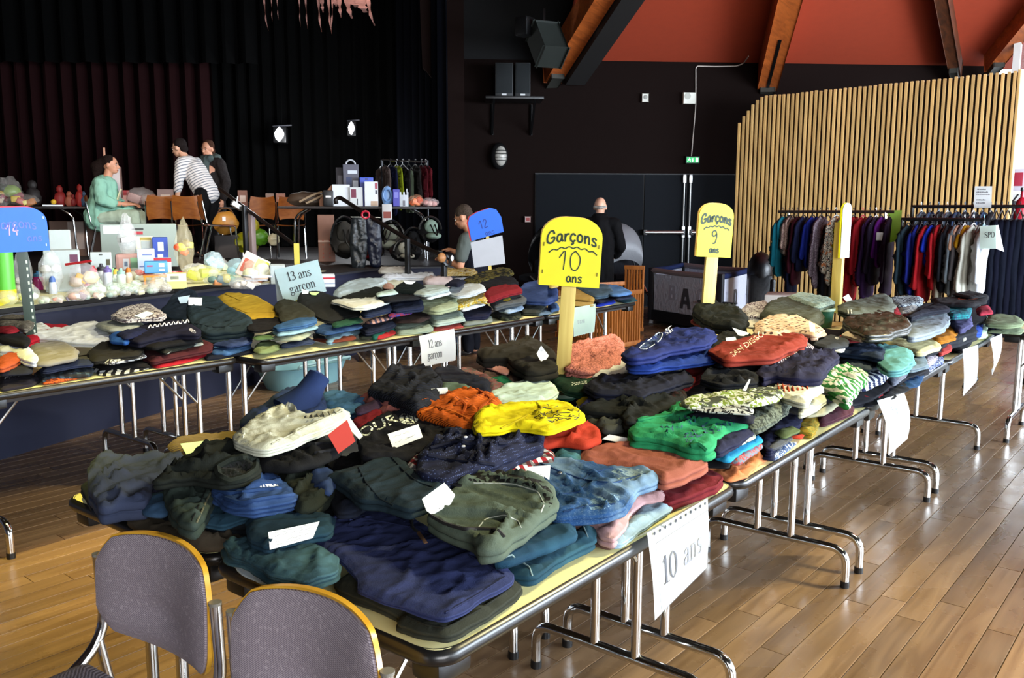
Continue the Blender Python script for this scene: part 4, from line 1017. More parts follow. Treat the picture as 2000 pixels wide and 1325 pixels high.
  me=bpy.data.meshes.new(name);b.to_mesh(me);b.free();return link(name,me,mat,s.o)
def ink(c):return plain('print_ink',c,.75)
def batch(rows,group):
 for r in rows:
  name,label,pts,h,th,col=r[:6];kw=dict(r[6])if len(r)>6 else{};key=kw.pop('key',None)
  kw.setdefault('group',group)
  g=Garment(name,label,pts,h,th,col,**kw)
  if key:GARM[key]=g
  # -- the two front rows, nearest heap first
FR_='clothes on the two front rows'
batch([('jeans','dark jeans at the far left corner of the nearest table, under the slate track top',[(160,943),(205,925),(262,962),(250,992),(199,1004),(178,978)],.045,.044,'1a2333',dict(kind='denim',amp=.005)),('jacket','slate navy track top heaped on the left corner of the near table',[(180,896),(218,885),(278,892),(331,885),(361,889),(346,915),(318,930),(300,945),(282,987),(241,990),(199,1000),(180,958),(175,926)],.105,.075,'3f4861',dict(amp=.011,hump=.012,key='track')),('jumper','beige jumper under the pale green paper note',[(331,866),(354,855),(407,845),(465,841),(470,868),(384,884),(339,876)],.10,.09,'8f7d66',dict(kind='knit',key='beige')),('jeans','black bottom jeans hidden beneath the crumpled dark heap',[(262,960),(300,930),(480,905),(640,885),(720,900),(700,985),(560,1015),(440,1035),(340,1010)],.062,.06,'1b2128',dict(amp=.007)),('trousers','olive brown trousers flat on the table edge behind the padded chair',[(254,1013),(271,1002),(309,1002),(361,1012),(440,1032),(470,1040),(462,1064),(400,1068),(354,1056),(316,1041),(278,1029)],.035,.034,'5d5548',dict(amp=.007)),('jeans','blackish green jeans crumpled on top of the heap with an open waist',[(362,895),(407,874),(460,868),(500,890),(502,920),(470,938),(430,943),(380,932),(302,944),(335,915)],.165,.09,'1c211c',dict(amp=.012,hump=.012,key='blk')),('jeans','faded green black jeans leg with a stitched seam hanging down the heap',[(432,934),(418,962),(394,1012),(378,1034),(352,1022),(333,988),(322,950),(380,928)],.115,.07,'33403a',dict(kind='denim',amp=.007,key='leg')),('jeans','small blue jeans cuff showing between the track top and the dark jeans',[(276,985),(296,962),(330,955),(336,985),(318,1004),(284,1000)],.085,.06,'2d4a66',dict(kind='denim',amp=.006)),('jeans','teal blue jeans under the bright blue jeans waist',[(405,1019),(412,985),(480,975),(562,975),(580,998),(540,1012),(484,1010),(437,1028)],.085,.06,'28495c',dict(kind='denim',layers=2,amp=.007)),('jeans','bright blue jeans with a white waist label in the middle of the heap',[(419,957),(433,945),(467,926),(512,915),(541,926),(552,949),(575,960),(574,977),(516,990),(494,998),(452,990),(438,974)],.13,.07,'2b4877',dict(kind='denim',layers=3,amp=.008,bulge=.009,key='bluej')),('trousers','dark olive trousers crumpled behind the white handwritten card',[(546,921),(573,911),(611,908),(648,922),(650,957),(620,990),(585,1002),(562,960)],.12,.08,'252c24',dict(amp=.01)),('jeans','narrow blue jeans seam sticking out beside the olive trousers',[(606,916),(648,911),(652,943),(642,962),(615,945)],.135,.05,'2a3f66',dict(kind='denim',amp=.006)),('jeans','dark teal jeans folded flat under the white handwritten card',[(484,1012),(520,1000),(632,996),(652,1009),(640,1040),(573,1052),(524,1070),(494,1055)],.095,.05,'1d3848',dict(kind='denim',col2='2f5364',amp=.004,key='card')),('jeans','teal jeans folded on the corner of the near table with pale turned-up lining',[(446,1052),(480,1045),(546,1062),(611,1058),(650,1087),(652,1117),(594,1140),(535,1122),(490,1092),(456,1078)],.072,.045,'294652',dict(kind='denim',col2='5f8790',layers=3,amp=.005,bulge=.008)),('trousers','brown grey trousers layer showing below the folded teal jeans',[(456,1078),(482,1072),(560,1098),(592,1128),(560,1134),(480,1102)],.034,.018,'4a3c40',dict(layers=2)),('trousers','pale blue trousers at the bottom of the folded teal jeans pile',[(462,1094),(490,1092),(560,1115),(596,1138),(562,1142),(518,1136),(474,1116)],.016,.015,'b5cbdd',dict(layers=2,amp=.003)),('trousers','black trousers with a dark waistband under the pale cream trousers',[(490,884),(520,868),(584,858),(611,852),(656,858),(662,876),(624,900),(573,914),(516,912)],.168,.09,'101114',dict(amp=.007,key='blackt')),('trousers','pale cream trousers with an elastic waist on top of the heap',[(461,851),(490,822),(512,806),(543,791),(569,789),(586,806),(600,812),(622,802),(667,797),(679,803),(645,828),(606,846),(569,864),(520,880),(482,873),(463,863)],.21,.042,'cfd2bf',dict(layers=3,amp=.005,key='cream')),('jeans','navy jeans spread behind the cream trousers',[(471,830),(514,794),(558,760),(585,750),(627,768),(638,800),(600,812),(548,812),(500,836)],.155,.13,'1f3058',dict(kind='denim',col2='2e4474',amp=.006)),('jeans','mid blue jeans lying right of the upright navy leg',[(628,768),(654,760),(717,775),(722,786),(690,808),(668,818),(634,800)],.145,.10,'386288',dict(kind='denim',amp=.005)),('jumper','dark red rolled jumper under the purple cuff',[(684,826),(741,790),(752,806),(724,834),(700,842)],.15,.08,'7d1724',dict(round_=.03)),('shirt','dark purple shirt cuff above the red roll',[(694,797),(742,776),(744,790),(700,808)],.165,.03,'3b2a42'),('sweatshirt','dusty rose sweatshirt behind the black hoodie',[(704,772),(727,763),(752,774),(815,799),(820,808),(764,816),(742,804)],.155,.10,'a3655d',dict(amp=.006)),('blouse','charcoal crinkled blouse near the back edge',[(722,763),(767,718),(812,711),(856,731),(860,754),(848,786),(815,803),(784,790),(745,770)],.195,.13,'20232c',dict(kind='knit',amp=.010,key='crink')),('sweatshirt','navy sweatshirt behind the orange jumper',[(846,722),(882,714),(912,726),(953,745),(954,772),(915,766),(862,756)],.17,.12,'1b2030',dict(amp=.005)),('trousers','grey green trousers pocket with a white care label beside it',[(856,745),(913,750),(915,765),(868,770)],.182,.06,'5f705f',dict(key='greypocket')),('pullover','pink grey patterned pullover left of the mint top',[(896,720),(918,715),(992,756),(960,770),(950,745)],.16,.1,'8c5c5c',dict(kind='print',col2='6b6660')),('jumper','bright orange ribbed jumper',[(817,803),(831,781),(855,769),(930,759),(978,787),(950,800),(936,820),(928,832),(898,840),(870,830),(842,820),(822,812)],.175,.075,'c76012',dict(kind='knit',amp=.010,layers=2,hump=.01,key='orange')),('top','pale mint top in front of the near green pot',[(951,771),(1005,746),(1044,741),(1080,746),(1086,770),(1052,786),(985,792)],.16,.10,'d0e6da',dict(amp=.005)),('t_shirt','bright yellow T-shirt with a black scribbled print',[(930,814),(945,799),(990,784),(1050,781),(1092,780),(1131,797),(1139,815),(1112,826),(1068,843),(1032,836),(999,834),(978,842),(936,845),(927,830)],.195,.03,'e8d80f',dict(amp=.007,layers=2,key='yellow')),('sweatshirt','brick red sweatshirt spread under the yellow T-shirt',[(942,838),(1000,828),(1060,832),(1134,816),(1165,832),(1170,858),(1142,870),(1092,864),(1050,870),(950,856)],.145,.10,'b23a22',dict(amp=.008,hump=.01,key='brick')),('shirt','navy shirt with tiny dots, open collar and rumpled sleeves',[(816,922),(834,871),(891,838),(936,842),(984,844),(1058,840),(1052,868),(1014,885),(962,912),(905,930),(870,942),(826,939)],.165,.075,'161c36',dict(kind='dots',col2='4a5478',col3='150',amp=.013,hump=.01,key='dots')),('shirt','red, white and black plaid shirt showing right of the dotted shirt',[(938,926),(975,908),(1002,886),(1032,876),(1074,875),(1084,896),(1046,902),(1020,916),(972,932)],.125,.08,'9c1f2c',dict(kind='plaid',col2='dcd8d4',col3='11',key='plaid')),('shirt','red plaid cuff poking out left of the dotted shirt',[(795,906),(819,878),(840,886),(830,915),(807,920)],.145,.06,'9c1f2c',dict(kind='plaid',col2='dcd8d4',col3='12')),('jeans','teal denim gathered beside the brick red sweatshirt',[(1082,888),(1104,863),(1136,860),(1140,882),(1124,902),(1092,902)],.115,.08,'3d6b72',dict(kind='denim',layers=2,amp=.008)),('jeans','dark blue denim strip under the dotted shirt',[(1040,874),(1092,866),(1090,892),(1060,898)],.10,.06,'22345e',dict(kind='denim')),('hoodie','black hoodie with cream outlined letters',[(700,842),(750,806),(810,803),(824,813),(884,810),(890,827),(874,834),(886,852),(872,876),(792,898),(716,904),(706,868)],.155,.08,'16171e',dict(amp=.006,key='hood')),('trousers','black bottom trousers between the hoodie and the dark teal trousers',[(640,905),(720,880),(840,880),(900,930),(850,960),(700,950)],.09,.088,'14161b',dict(amp=.008)),('trousers','dark teal trousers folded once with a smooth front',[(644,926),(700,910),(759,889),(786,896),(814,928),(861,946),(868,955),(830,988),(799,1001),(746,981),(710,978),(688,955)],.145,.05,'22343d',dict(layers=2,amp=.0025,bulge=.01,key='teal')),('trousers','dark crumpled trousers inside the fold of the dark teal pair',[(644,932),(692,950),(718,980),(690,1000),(662,1002),(650,975)],.10,.08,'16171d',dict(amp=.012,kind='denim',col2='2c3a55')),('trousers','olive black trousers lowest on the near table edge',[(664,1130),(700,1117),(786,1165),(872,1196),(990,1122),(1009,1139),(1000,1156),(932,1210),(876,1241),(832,1236),(784,1219),(787,1200),(678,1150)],.034,.045,'35382f',dict(layers=2,amp=.004,bulge=.006,key='olive')),('trousers','large navy chino trousers folded in half at the front edge',[(606,1049),(646,1013),(703,975),(735,978),(786,998),(832,1024),(886,1050),(992,1118),(989,1134),(899,1190),(866,1205),(766,1173),(703,1150),(699,1129),(676,1097),(613,1058)],.058,.022,'333c66',dict(layers=2,amp=.0032,bulge=.005,key='navy')),('joggers','grey green joggers with a black waistband and black drawcord',[(839,1011),(868,975),(889,953),(915,927),(934,921),(998,925),(1073,942),(1082,985),(1062,1005),(1024,1034),(1010,1042),(976,1074),(939,1080),(917,1050),(866,1030)],.14,.06,'5a675a',dict(amp=.009,wl=1.5,layers=1,key='jog')),('jeans','folded teal blue jeans directly under the grey green joggers',[(968,1100),(996,1066),(1028,1034),(1118,1014),(1123,1042),(1060,1070),(1000,1096)],.088,.036,'1d435a',dict(kind='denim',col2='2f6076',layers=1,amp=.003,key='jeanA')),('jeans','lower folded teal blue jeans with a stitched hem at the table edge',[(990,1108),(1015,1092),(1100,1052),(1135,1026),(1153,1023),(1157,1053),(1098,1084),(1040,1132),(998,1124)],.048,.046,'23495a',dict(kind='denim',col2='3c6a77',layers=2,amp=.003,bulge=.008,key='jeanB')),('jeans','faded blue jeans with pale worn patches and a white tag',[(1030,905),(1045,898),(1143,897),(1196,910),(1258,913),(1280,927),(1277,940),(1245,953),(1216,992),(1189,1006),(1133,1010),(1090,1014),(1078,1000),(1084,965),(1060,935)],.118,.045,'2a5688',dict(kind='denim',col2='9fbccb',amp=.006,layers=1,key='faded')),('trousers','dusty pink trousers folded under the faded blue jeans',[(1085,1020),(1133,1005),(1209,997),(1242,957),(1275,935),(1297,951),(1296,973),(1252,976),(1224,1008),(1220,1032),(1199,1060),(1176,1052),(1153,1028)],.07,.045,'c7a3a4',dict(layers=1,amp=.005,key='pink')),('jeans','pale ice blue jeans at the bottom below the dusty pink trousers',[(1196,1062),(1219,1033),(1256,981),(1296,970),(1307,990),(1287,1002),(1244,1035),(1214,1062)],.032,.031,'a5bfce',dict(layers=2,amp=.004,bulge=.008)),('trousers','brown trousers edge under the dusty pink pair',[(1140,1040),(1176,1046),(1204,1062),(1190,1071),(1155,1058)],.018,.017,'6a5048'),('sweatshirt','terracotta rose sweatshirt folded flat',[(1132,880),(1225,865),(1255,852),(1280,854),(1333,877),(1376,895),(1373,907),(1331,930),(1295,944),(1270,924),(1232,915),(1150,903)],.115,.05,'a3614f',dict(amp=.004,bulge=.01)),('jumper','dark red jumper under the terracotta sweatshirt',[(1280,950),(1320,930),(1374,908),(1409,931),(1399,946),(1338,973),(1303,987),(1285,970)],.05,.049,'701520',dict(amp=.005)),('top','peach orange top hanging over beside the table joint',[(1369,911),(1417,911),(1443,895),(1483,864),(1500,875),(1498,889),(1478,906),(1458,932),(1427,943),(1412,936),(1381,926)],.05,.045,'dd8f60',dict(amp=.009)),('t_shirt','white T-shirt with a dark line print on a small pile',[(1405,880),(1427,849),(1463,838),(1475,849),(1437,868)],.14,.022,'d8ddcd',dict(kind='print',col2='4c5a50')),('t_shirt','turquoise T-shirt second in the small pile',[(1398,892),(1417,882),(1450,855),(1483,848),(1487,858),(1455,874),(1423,900)],.116,.022,'2c9dcc'),('t_shirt','grey T-shirt with a red print third in the small pile',[(1424,900),(1450,873),(1483,857),(1486,866),(1445,903)],.092,.03,'7f8590',dict(kind='print',col2='b5524e')),('socks','rolled black leggings beside the green hoodie',[(1372,899),(1381,890),(1424,900),(1421,913),(1377,910)],.075,.03,'121318',dict(round_=.02)),('hoodie','emerald green hoodie with teal sewn letters',[(1234,840),(1245,821),(1308,806),(1314,790),(1332,789),(1380,799),(1449,808),(1458,830),(1412,844),(1394,862),(1382,886),(1350,884),(1314,868),(1284,860),(1243,857)],.17,.06,'2f9b67',dict(amp=.006,layers=1,bulge=.01,key='green')),('shirt','navy shirt layer under the green hoodie',[(1390,862),(1412,842),(1458,828),(1470,842),(1430,868),(1400,886)],.15,.06,'1d2140',dict(layers=2)),('leggings','grey leggings at the foot of the dark pile left of the green hoodie',[(1172,843),(1200,836),(1242,846),(1238,860),(1185,856)],.105,.08,'7d7668',dict(key='greyleg')),('sweatshirt','dark bottle green sweatshirt with upside-down white letters behind the pot',[(1077,738),(1110,724),(1146,724),(1166,737),(1158,765),(1131,771),(1108,762)],.16,.1,'123a2a',dict(amp=.004,key='arm')),('jacket','black lining jacket under the large charcoal jacket',[(1026,716),(1080,720),(1082,745),(1048,745)],.155,.1,'0d0e10'),('cardigan','brown cardigan below the charcoal jacket',[(933,730),(949,716),(994,720),(1018,738),(1000,750),(958,742)],.15,.1,'594840',dict(amp=.008)),('top','pale pink rolled top under the charcoal jacket',[(949,712),(958,705),(996,710),(990,730),(974,724)],.175,.05,'d9a294',dict(round_=.02)),('top','emerald top peeking out under the brown cardigan',[(951,740),(985,730),(1006,750),(996,760)],.16,.08,'0e6b4b'),('jacket','large charcoal jacket with a white tag at the back edge',[(937,690),(951,684),(985,674),(1030,656),(1048,662),(1068,677),(1084,704),(1082,724),(1048,731),(1026,731),(1010,716),(994,702),(944,703)],.215,.075,'27251f',dict(amp=.006,hump=.015,key='char')),('jacket','dusty pink fleece jacket beside the near sign stick',[(1108,678),(1142,667),(1183,656),(1201,654),(1213,666),(1216,691),(1203,709),(1169,724),(1142,729),(1110,724)],.20,.12,'dc8e80',dict(kind='fleece',layers=2,amp=.007,bulge=.015,key='fleece')),('blouse','white blouse between the fleece jacket and the navy hoodie',[(1156,736),(1187,716),(1219,699),(1240,709),(1214,726),(1183,740)],.175,.08,'e8eae4',dict(amp=.006)),('blouse','off-white blouse under the folded blue sweatshirts',[(1230,731),(1275,713),(1335,716),(1300,730),(1260,738)],.19,.06,'cfd2c8'),('hoodie','folded royal blue hoodie on top of the tall pile beside the fleece',[(1222,693),(1257,671),(1305,643),(1386,641),(1394,653),(1376,671),(1314,682),(1269,697),(1239,703)],.29,.05,'1b2b68',dict(amp=.006,bulge=.014,key='royal')),('sweatshirt','mid blue folded sweatshirt second in the tall pile',[(1230,714),(1245,701),(1335,683),(1380,676),(1402,686),(1394,701),(1320,714),(1272,722),(1238,723)],.237,.04,'1f3f8d',dict(amp=.005,bulge=.014)),('jumper','crimson jumper showing at the right of the tall pile',[(1325,728),(1380,706),(1388,722),(1336,757),(1318,745)],.175,.08,'8f2229'),('jumper','black and navy jumper folded below the blue pile',[(1150,753),(1170,737),(1230,727),(1290,730),(1341,721),(1346,741),(1304,755),(1266,767),(1251,777),(1218,771),(1170,771)],.195,.06,'12172b',dict(amp=.006,bulge=.013)),('jumper','indigo jumper with a rounded front edge above the grey one',[(1129,799),(1155,770),(1215,755),(1222,772),(1158,792)],.16,.05,'171b48',dict(round_=.025)),('hoodie','black green hoodie with loose sleeves in the middle of the pile',[(1137,799),(1179,776),(1230,769),(1290,757),(1331,760),(1336,778),(1280,804),(1262,820),(1226,830),(1213,810),(1158,804)],.165,.09,'171c1b',dict(amp=.01)),('joggers','grey olive joggers low in the dark pile',[(1135,803),(1185,796),(1216,790),(1212,818),(1234,832),(1184,842),(1153,822)],.14,.1,'4b4e49',dict(amp=.008)),('jeans','grey blue jeans bundle left of the green hoodie',[(1276,808),(1287,787),(1331,781),(1326,800),(1300,813)],.14,.08,'5c6e7f',dict(kind='denim',amp=.007)),('leggings','shiny black leggings at the foot of the crimson jumper',[(1300,762),(1335,755),(1340,776),(1302,788)],.165,.08,'0b0d10',dict(kind='shiny',amp=.007)),('shirt','bright yellow sleeve beside the near green pot',[(1129,779),(1150,773),(1152,790),(1133,796)],.14,.05,'d9c21a'),('trousers','black base trousers under the middle of the front pile',[(900,860),(980,790),(1100,740),(1250,730),(1400,745),(1330,830),(1240,880),(1100,895),(960,900)],.065,.064,'171a22',dict(amp=.006)),('trousers','charcoal base trousers under the back of the front pile',[(720,850),(760,780),(880,740),(1000,730),(1100,745),(1000,800),(880,860)],.07,.068,'1c1d24',dict(amp=.006)),],FR_)
# -- far half of the front rows
batch([('trousers','dark base clothes under the piles on the third front table',[(1350,800),(1400,730),(1480,660),(1560,640),(1700,650),(1840,640),(1880,650),(1790,730),(1700,780),(1600,815),(1500,860)],.06,.059,'181b26',dict(amp=.006)),('shirt','white and lime floral shirt folded on the second table pile',[(1331,788),(1351,774),(1417,762),(1506,753),(1531,763),(1514,780),(1470,791),(1417,789),(1351,795)],.24,.024,'dfe3cf',dict(kind='print',col2='7d9038',col3='4a5040',key='floral')),('shirt','black and white printed shirt below the floral shirt',[(1349,798),(1417,788),(1468,796),(1466,809),(1397,804)],.205,.03,'c9cdc6',dict(kind='print',col2='15161c')),('trousers','navy trousers between the floral shirt and the green hoodie',[(1345,806),(1400,803),(1470,808),(1466,826),(1400,815)],.178,.05,'171a2c'),('sweatshirt','cream sweatshirt with a rust red print',[(1508,748),(1562,739),(1587,739),(1606,756),(1580,768),(1573,791),(1539,780),(1517,762)],.25,.05,'dadbc8',dict(layers=2,amp=.004,bulge=.012,key='creams')),('sweatshirt','folded cream sleeve hanging below the rust print sweatshirt',[(1566,782),(1608,765),(1611,780),(1582,804),(1562,812)],.18,.09,'cdceba',dict(layers=2)),('jumper','mottled grey green jumper roll in front of the cream sweatshirt',[(1451,830),(1479,796),(1522,768),(1541,773),(1537,788),(1508,821),(1473,838)],.185,.06,'6c7466',dict(kind='print',col2='363c33',round_=.025,layers=1)),('shirt','navy and pale layered shirts folded on edge',[(1487,866),(1529,806),(1561,811),(1558,827),(1518,844),(1505,888)],.13,.10,'1d2242',dict(layers=4,bulge=.011)),('shorts','blue patterned shorts lowest beside the layered shirts',[(1507,889),(1529,863),(1556,859),(1512,896)],.025,.024,'4a618c',dict(kind='print',col2='c2cad6')),('t_shirt','grey T-shirt above the blue patterned shorts',[(1501,876),(1522,849),(1548,851),(1514,876)],.055,.03,'5c5f64',dict(layers=2)),('t_shirt','olive T-shirt behind the grey one',[(1514,842),(1542,829),(1563,838),(1530,855)],.08,.05,'5c6b45'),('t_shirt','mustard T-shirt with a faded print hanging forward',[(1557,834),(1575,808),(1597,798),(1601,813),(1588,850),(1559,845)],.095,.07,'a58a2c',dict(kind='print',col2='7d7a2e')),('t_shirt','small red T-shirt edge on the bare tabletop',[(1540,853),(1569,846),(1564,857)],.02,.019,'c1442f'),('jumper','maroon jumper at the end of the second table',[(1596,812),(1608,796),(1654,782),(1666,789),(1663,801),(1608,827),(1598,823)],.065,.064,'4b2230',dict(round_=.025)),('rugby_shirt','green and white striped rugby shirt folded with a collar',[(1595,744),(1615,715),(1641,712),(1668,714),(1688,726),(1683,744),(1670,755),(1663,767),(1655,789),(1641,779),(1613,757)],.215,.10,'d5d8c8',dict(kind='stripe',col2='2f7a3a',col3='8',layers=2,amp=.008,bulge=.012)),('jumper','beige jumper below the striped rugby shirt',[(1573,812),(1628,783),(1645,777),(1612,806)],.13,.07,'a9a88e'),('jumper','bright red rolled jumper',[(1660,786),(1704,756),(1724,735),(1739,739),(1742,754),(1713,785),(1674,792)],.10,.07,'ab1e2c',dict(round_=.03,amp=.006)),('leggings','black leggings under the bright red jumper',[(1664,792),(1714,779),(1740,760),(1748,776),(1694,799)],.045,.044,'0f1420'),('sweatshirt','dark plum navy sweatshirt heap above the cream sweatshirt',[(1480,730),(1496,700),(1580,685),(1629,682),(1638,697),(1617,713),(1603,741),(1559,744),(1510,736),(1494,745)],.25,.08,'21213e',dict(amp=.01,hump=.012)),('sweatshirt','rust sweatshirt with SAN DIEGO in cream letters',[(1392,687),(1405,672),(1475,656),(1552,650),(1572,658),(1568,670),(1530,688),(1496,702),(1461,703),(1420,707)],.262,.06,'8e3524',dict(amp=.005,bulge=.012,key='rust')),('trousers','black trousers heap under the rust sweatshirt',[(1372,741),(1391,704),(1447,702),(1491,714),(1492,734),(1466,750),(1405,754)],.205,.12,'14171d',dict(amp=.010)),('trousers','navy trousers at the foot of the black heap',[(1378,756),(1468,735),(1468,756),(1405,765)],.165,.1,'131b33'),('leggings','slate leggings strip beside the blue pile',[(1388,706),(1401,692),(1430,707),(1405,717)],.215,.05,'4b5766'),('cardigan','plum cardigan with dashed trim right of the rust sweatshirt',[(1500,702),(1530,686),(1572,666),(1590,676),(1560,690),(1520,706)],.235,.05,'3a2836',dict(kind='stripe',col2='b8aeb0',col3='20')),('jacket','black jacket with white tags behind the rust sweatshirt',[(1382,680),(1391,662),(1430,638),(1470,655),(1445,671),(1405,680)],.245,.08,'1a1c1c',dict(amp=.008,key='blktag')),('jacket','black green padded jacket heaped behind the Garçons 9 ans stick',[(1358,596),(1387,584),(1433,601),(1456,620),(1457,639),(1440,645),(1391,637),(1361,615)],.27,.14,'101613',dict(amp=.01,hump=.02)),('scarf','dark red scarf edge below the padded jacket',[(1350,624),(1363,619),(1408,637),(1400,648)],.19,.08,'6e1f22'),('blouse','white blouse with a mauve print right of the padded jacket',[(1445,608),(1464,591),(1498,587),(1494,612),(1490,620),(1462,620)],.23,.1,'d9d5d2',dict(kind='print',col2='6b5a60')),('blouse','ivory blouse under the mauve print blouse',[(1452,618),(1496,620),(1480,640),(1450,636)],.20,.1,'dcd6c8'),('jumper','olive grey knitted jumper rolled up',[(1487,610),(1499,591),(1524,580),(1552,579),(1587,598),(1606,609),(1599,630),(1580,638),(1545,620),(1508,620)],.262,.09,'5d6053',dict(kind='knit',round_=.03,amp=.006)),('jumper','pale mint patterned jumper on top near the edge-on sign',[(1539,579),(1559,570),(1615,580),(1631,592),(1597,603),(1564,590)],.275,.05,'b5c6b6',dict(kind='print',col2='8aa097')),('blouse','blush blouse with small dark motifs and a pale green tag',[(1476,636),(1496,619),(1524,614),(1559,617),(1590,633),(1604,643),(1592,658),(1545,648),(1524,660),(1480,655)],.27,.07,'dabb9e',dict(kind='dots',col2='4a3430',col3='34',layers=2,bulge=.012,key='blush')),('polo_shirt','dark grey polo shirt with a small white logo patch',[(1586,671),(1615,652),(1656,661),(1654,674),(1615,680)],.225,.06,'363a40',dict(key='polo')),('t_shirt','white T-shirt corner below the grey polo shirt',[(1618,683),(1648,675),(1646,688)],.205,.05,'e8e8e8'),('jumper','stone and black curved jumper in the middle pile',[(1644,652),(1671,640),(1708,658),(1685,665),(1664,658)],.24,.05,'b9a994',dict(layers=2)),('jumper','dull red jumper under the stone jumper',[(1636,658),(1655,650),(1690,664),(1650,668)],.215,.06,'8e2b2b'),('jacket','dark olive waxed jacket below the grey sweatshirt',[(1648,628),(1671,615),(1713,610),(1755,615),(1774,630),(1768,643),(1734,656),(1692,659),(1662,641)],.265,.07,'2d302b',dict(kind='shiny',amp=.01,hump=.01)),('sweatshirt','grey sweatshirt with striped cuffs and a white tag',[(1641,607),(1646,594),(1685,584),(1713,573),(1734,575),(1743,595),(1736,611),(1702,613),(1664,615)],.28,.055,'6e746a',dict(layers=2,amp=.005,bulge=.012,key='greysw')),('t_shirt','blue grey T-shirt with a faded red print',[(1769,643),(1783,616),(1804,603),(1839,598),(1853,606),(1852,628),(1838,643),(1800,658),(1778,661)],.275,.05,'8d99a4',dict(amp=.005,key='greyt')),('jumper','mustard jumper under the blue grey T-shirt',[(1804,661),(1856,634),(1866,644),(1862,660),(1836,668)],.205,.06,'bb7b16',dict(round_=.03)),('trousers','pale yellow folded trousers',[(1711,663),(1741,657),(1790,668),(1828,659),(1834,677),(1797,692),(1755,680)],.195,.05,'ded9a8',dict(layers=3,amp=.003)),('hoodie','dark navy hoodie half of a two-tone pile',[(1634,688),(1650,664),(1706,671),(1728,690),(1722,704),(1685,696)],.252,.06,'1b2c44',dict(layers=2,amp=.006)),('towel','teal folded fleece beside the dark navy hoodie',[(1710,671),(1755,675),(1778,683),(1778,706),(1753,728),(1734,728),(1722,702)],.245,.08,'629c9e',dict(layers=3,bulge=.013)),('joggers','slate joggers under the dark navy hoodie',[(1632,692),(1710,692),(1740,710),(1696,722),(1655,715)],.205,.06,'3b4753'),('track_jacket','navy track jacket with white stripes folded on edge',[(1673,749),(1696,714),(1727,700),(1740,720),(1722,739),(1685,757)],.18,.10,'1c2a54',dict(kind='stripe',col2='c8cfd6',col3='7',layers=3)),('t_shirt','lilac grey T-shirt between the track jacket and the blue roll',[(1736,742),(1766,713),(1771,726),(1746,750)],.15,.08,'6c7282',dict(layers=3)),('jumper','blue rolled jumper at the table joint',[(1742,756),(1762,725),(1797,720),(1802,735),(1792,759),(1769,764)],.10,.08,'1f4a7a',dict(round_=.03)),('leggings','black leggings under the blue roll',[(1728,764),(1766,746),(1776,762),(1744,772)],.04,.039,'0f1725'),('t_shirt','grey blue T-shirt beside the teal fleece',[(1767,706),(1804,689),(1810,715),(1774,724)],.165,.07,'6d7f8c',dict(layers=2)),('shorts','blue floral shorts at the table edge',[(1802,720),(1836,690),(1842,701),(1808,724)],.05,.049,'3f4f7a',dict(kind='print',col2='a9b0c8')),('blouse','lilac print blouse above the floral shorts',[(1802,700),(1828,678),(1834,691),(1812,714)],.125,.06,'8d8494',dict(kind='print',col2='d0ccd8',layers=2)),('jumper','coral red jumper behind the floral shorts',[(1830,671),(1853,664),(1858,680),(1836,693)],.13,.08,'b5443f',dict(layers=2)),('shoes_bag','black folded fleece at the front edge of the farthest table',[(1854,671),(1888,655),(1897,666),(1876,686),(1854,682)],.065,.064,'12151f'),('jumper','cream jumper above the black fleece',[(1858,657),(1891,640),(1885,664)],.13,.06,'d0d1c1'),('jeans','violet blue jeans bundle on the farthest table',[(1858,621),(1895,612),(1897,632),(1876,647),(1862,637)],.19,.09,'4b4b73',dict(kind='denim',layers=2)),('jacket','turquoise jacket on the farthest pile',[(1823,597),(1878,589),(1897,602),(1893,615),(1860,619)],.225,.05,'1f8a90',dict(kind='print',col2='34506a')),('trousers','black trousers with an orange band on the farthest pile',[(1823,583),(1902,577),(1929,574),(1925,589),(1895,597),(1830,594)],.25,.035,'15161c',dict(key='blkor')),('cap','black folded top on the very top of the farthest pile',[(1858,573),(1895,567),(1929,576),(1895,582)],.265,.02,'101218'),('jumper','raspberry jumper right of the farthest pile',[(1907,600),(1930,594),(1939,610),(1912,614)],.19,.08,'a3293f',dict(round_=.03)),('t_shirt','royal blue folded T-shirt at the end of the farthest table',[(1896,639),(1908,616),(1918,615),(1916,650),(1902,655)],.12,.11,'2a4fa8',dict(layers=2)),('t_shirt','pale mint folded T-shirt against the royal blue one',[(1914,640),(1917,615),(1928,615),(1926,652),(1910,656)],.125,.11,'b9cfb8',dict(layers=2)),('blouse','white and navy print blouse at the back of the third table',[(1736,582),(1762,577),(1802,580),(1799,593),(1755,601)],.255,.05,'bac5c9',dict(kind='print',col2='22304a')),('jumper','cherry red jumper corner beside the grey sweatshirt',[(1732,604),(1752,594),(1758,614),(1738,617)],.25,.06,'9a1f2c'),('jumper','wine red jumper behind the blue grey T-shirt',[(1750,611),(1784,607),(1776,619)],.235,.06,'5a1a24'),('blouse','pale grey print blouse in the middle of the farthest pile',[(1753,600),(1792,594),(1780,611),(1758,612)],.245,.04,'b5b4ae',dict(kind='print',col2='70747c')),('sweatshirt','midnight navy sweatshirt behind the blue grey T-shirt',[(1770,619),(1825,591),(1857,602),(1804,610),(1783,622)],.25,.07,'15192a'),('trousers','dark base trousers under the farthest piles',[(1640,640),(1720,600),(1850,590),(1920,600),(1900,650),(1800,690),(1700,690)],.10,.09,'1d2029',dict(amp=.006)),],FR_)
batch([('trousers','sage green folded trousers on the crosswise table',[(1927,634),(1932,616),(1950,612),(1992,619),(1998,634),(1968,637)],.10,.045,'8b9b79',dict(layers=2,base=T)),('trousers','lower sage green trousers on the crosswise table',[(1926,647),(1965,640),(1998,641),(1994,652)],.045,.044,'94a384',dict(layers=2))],'clothes on the crosswise table')
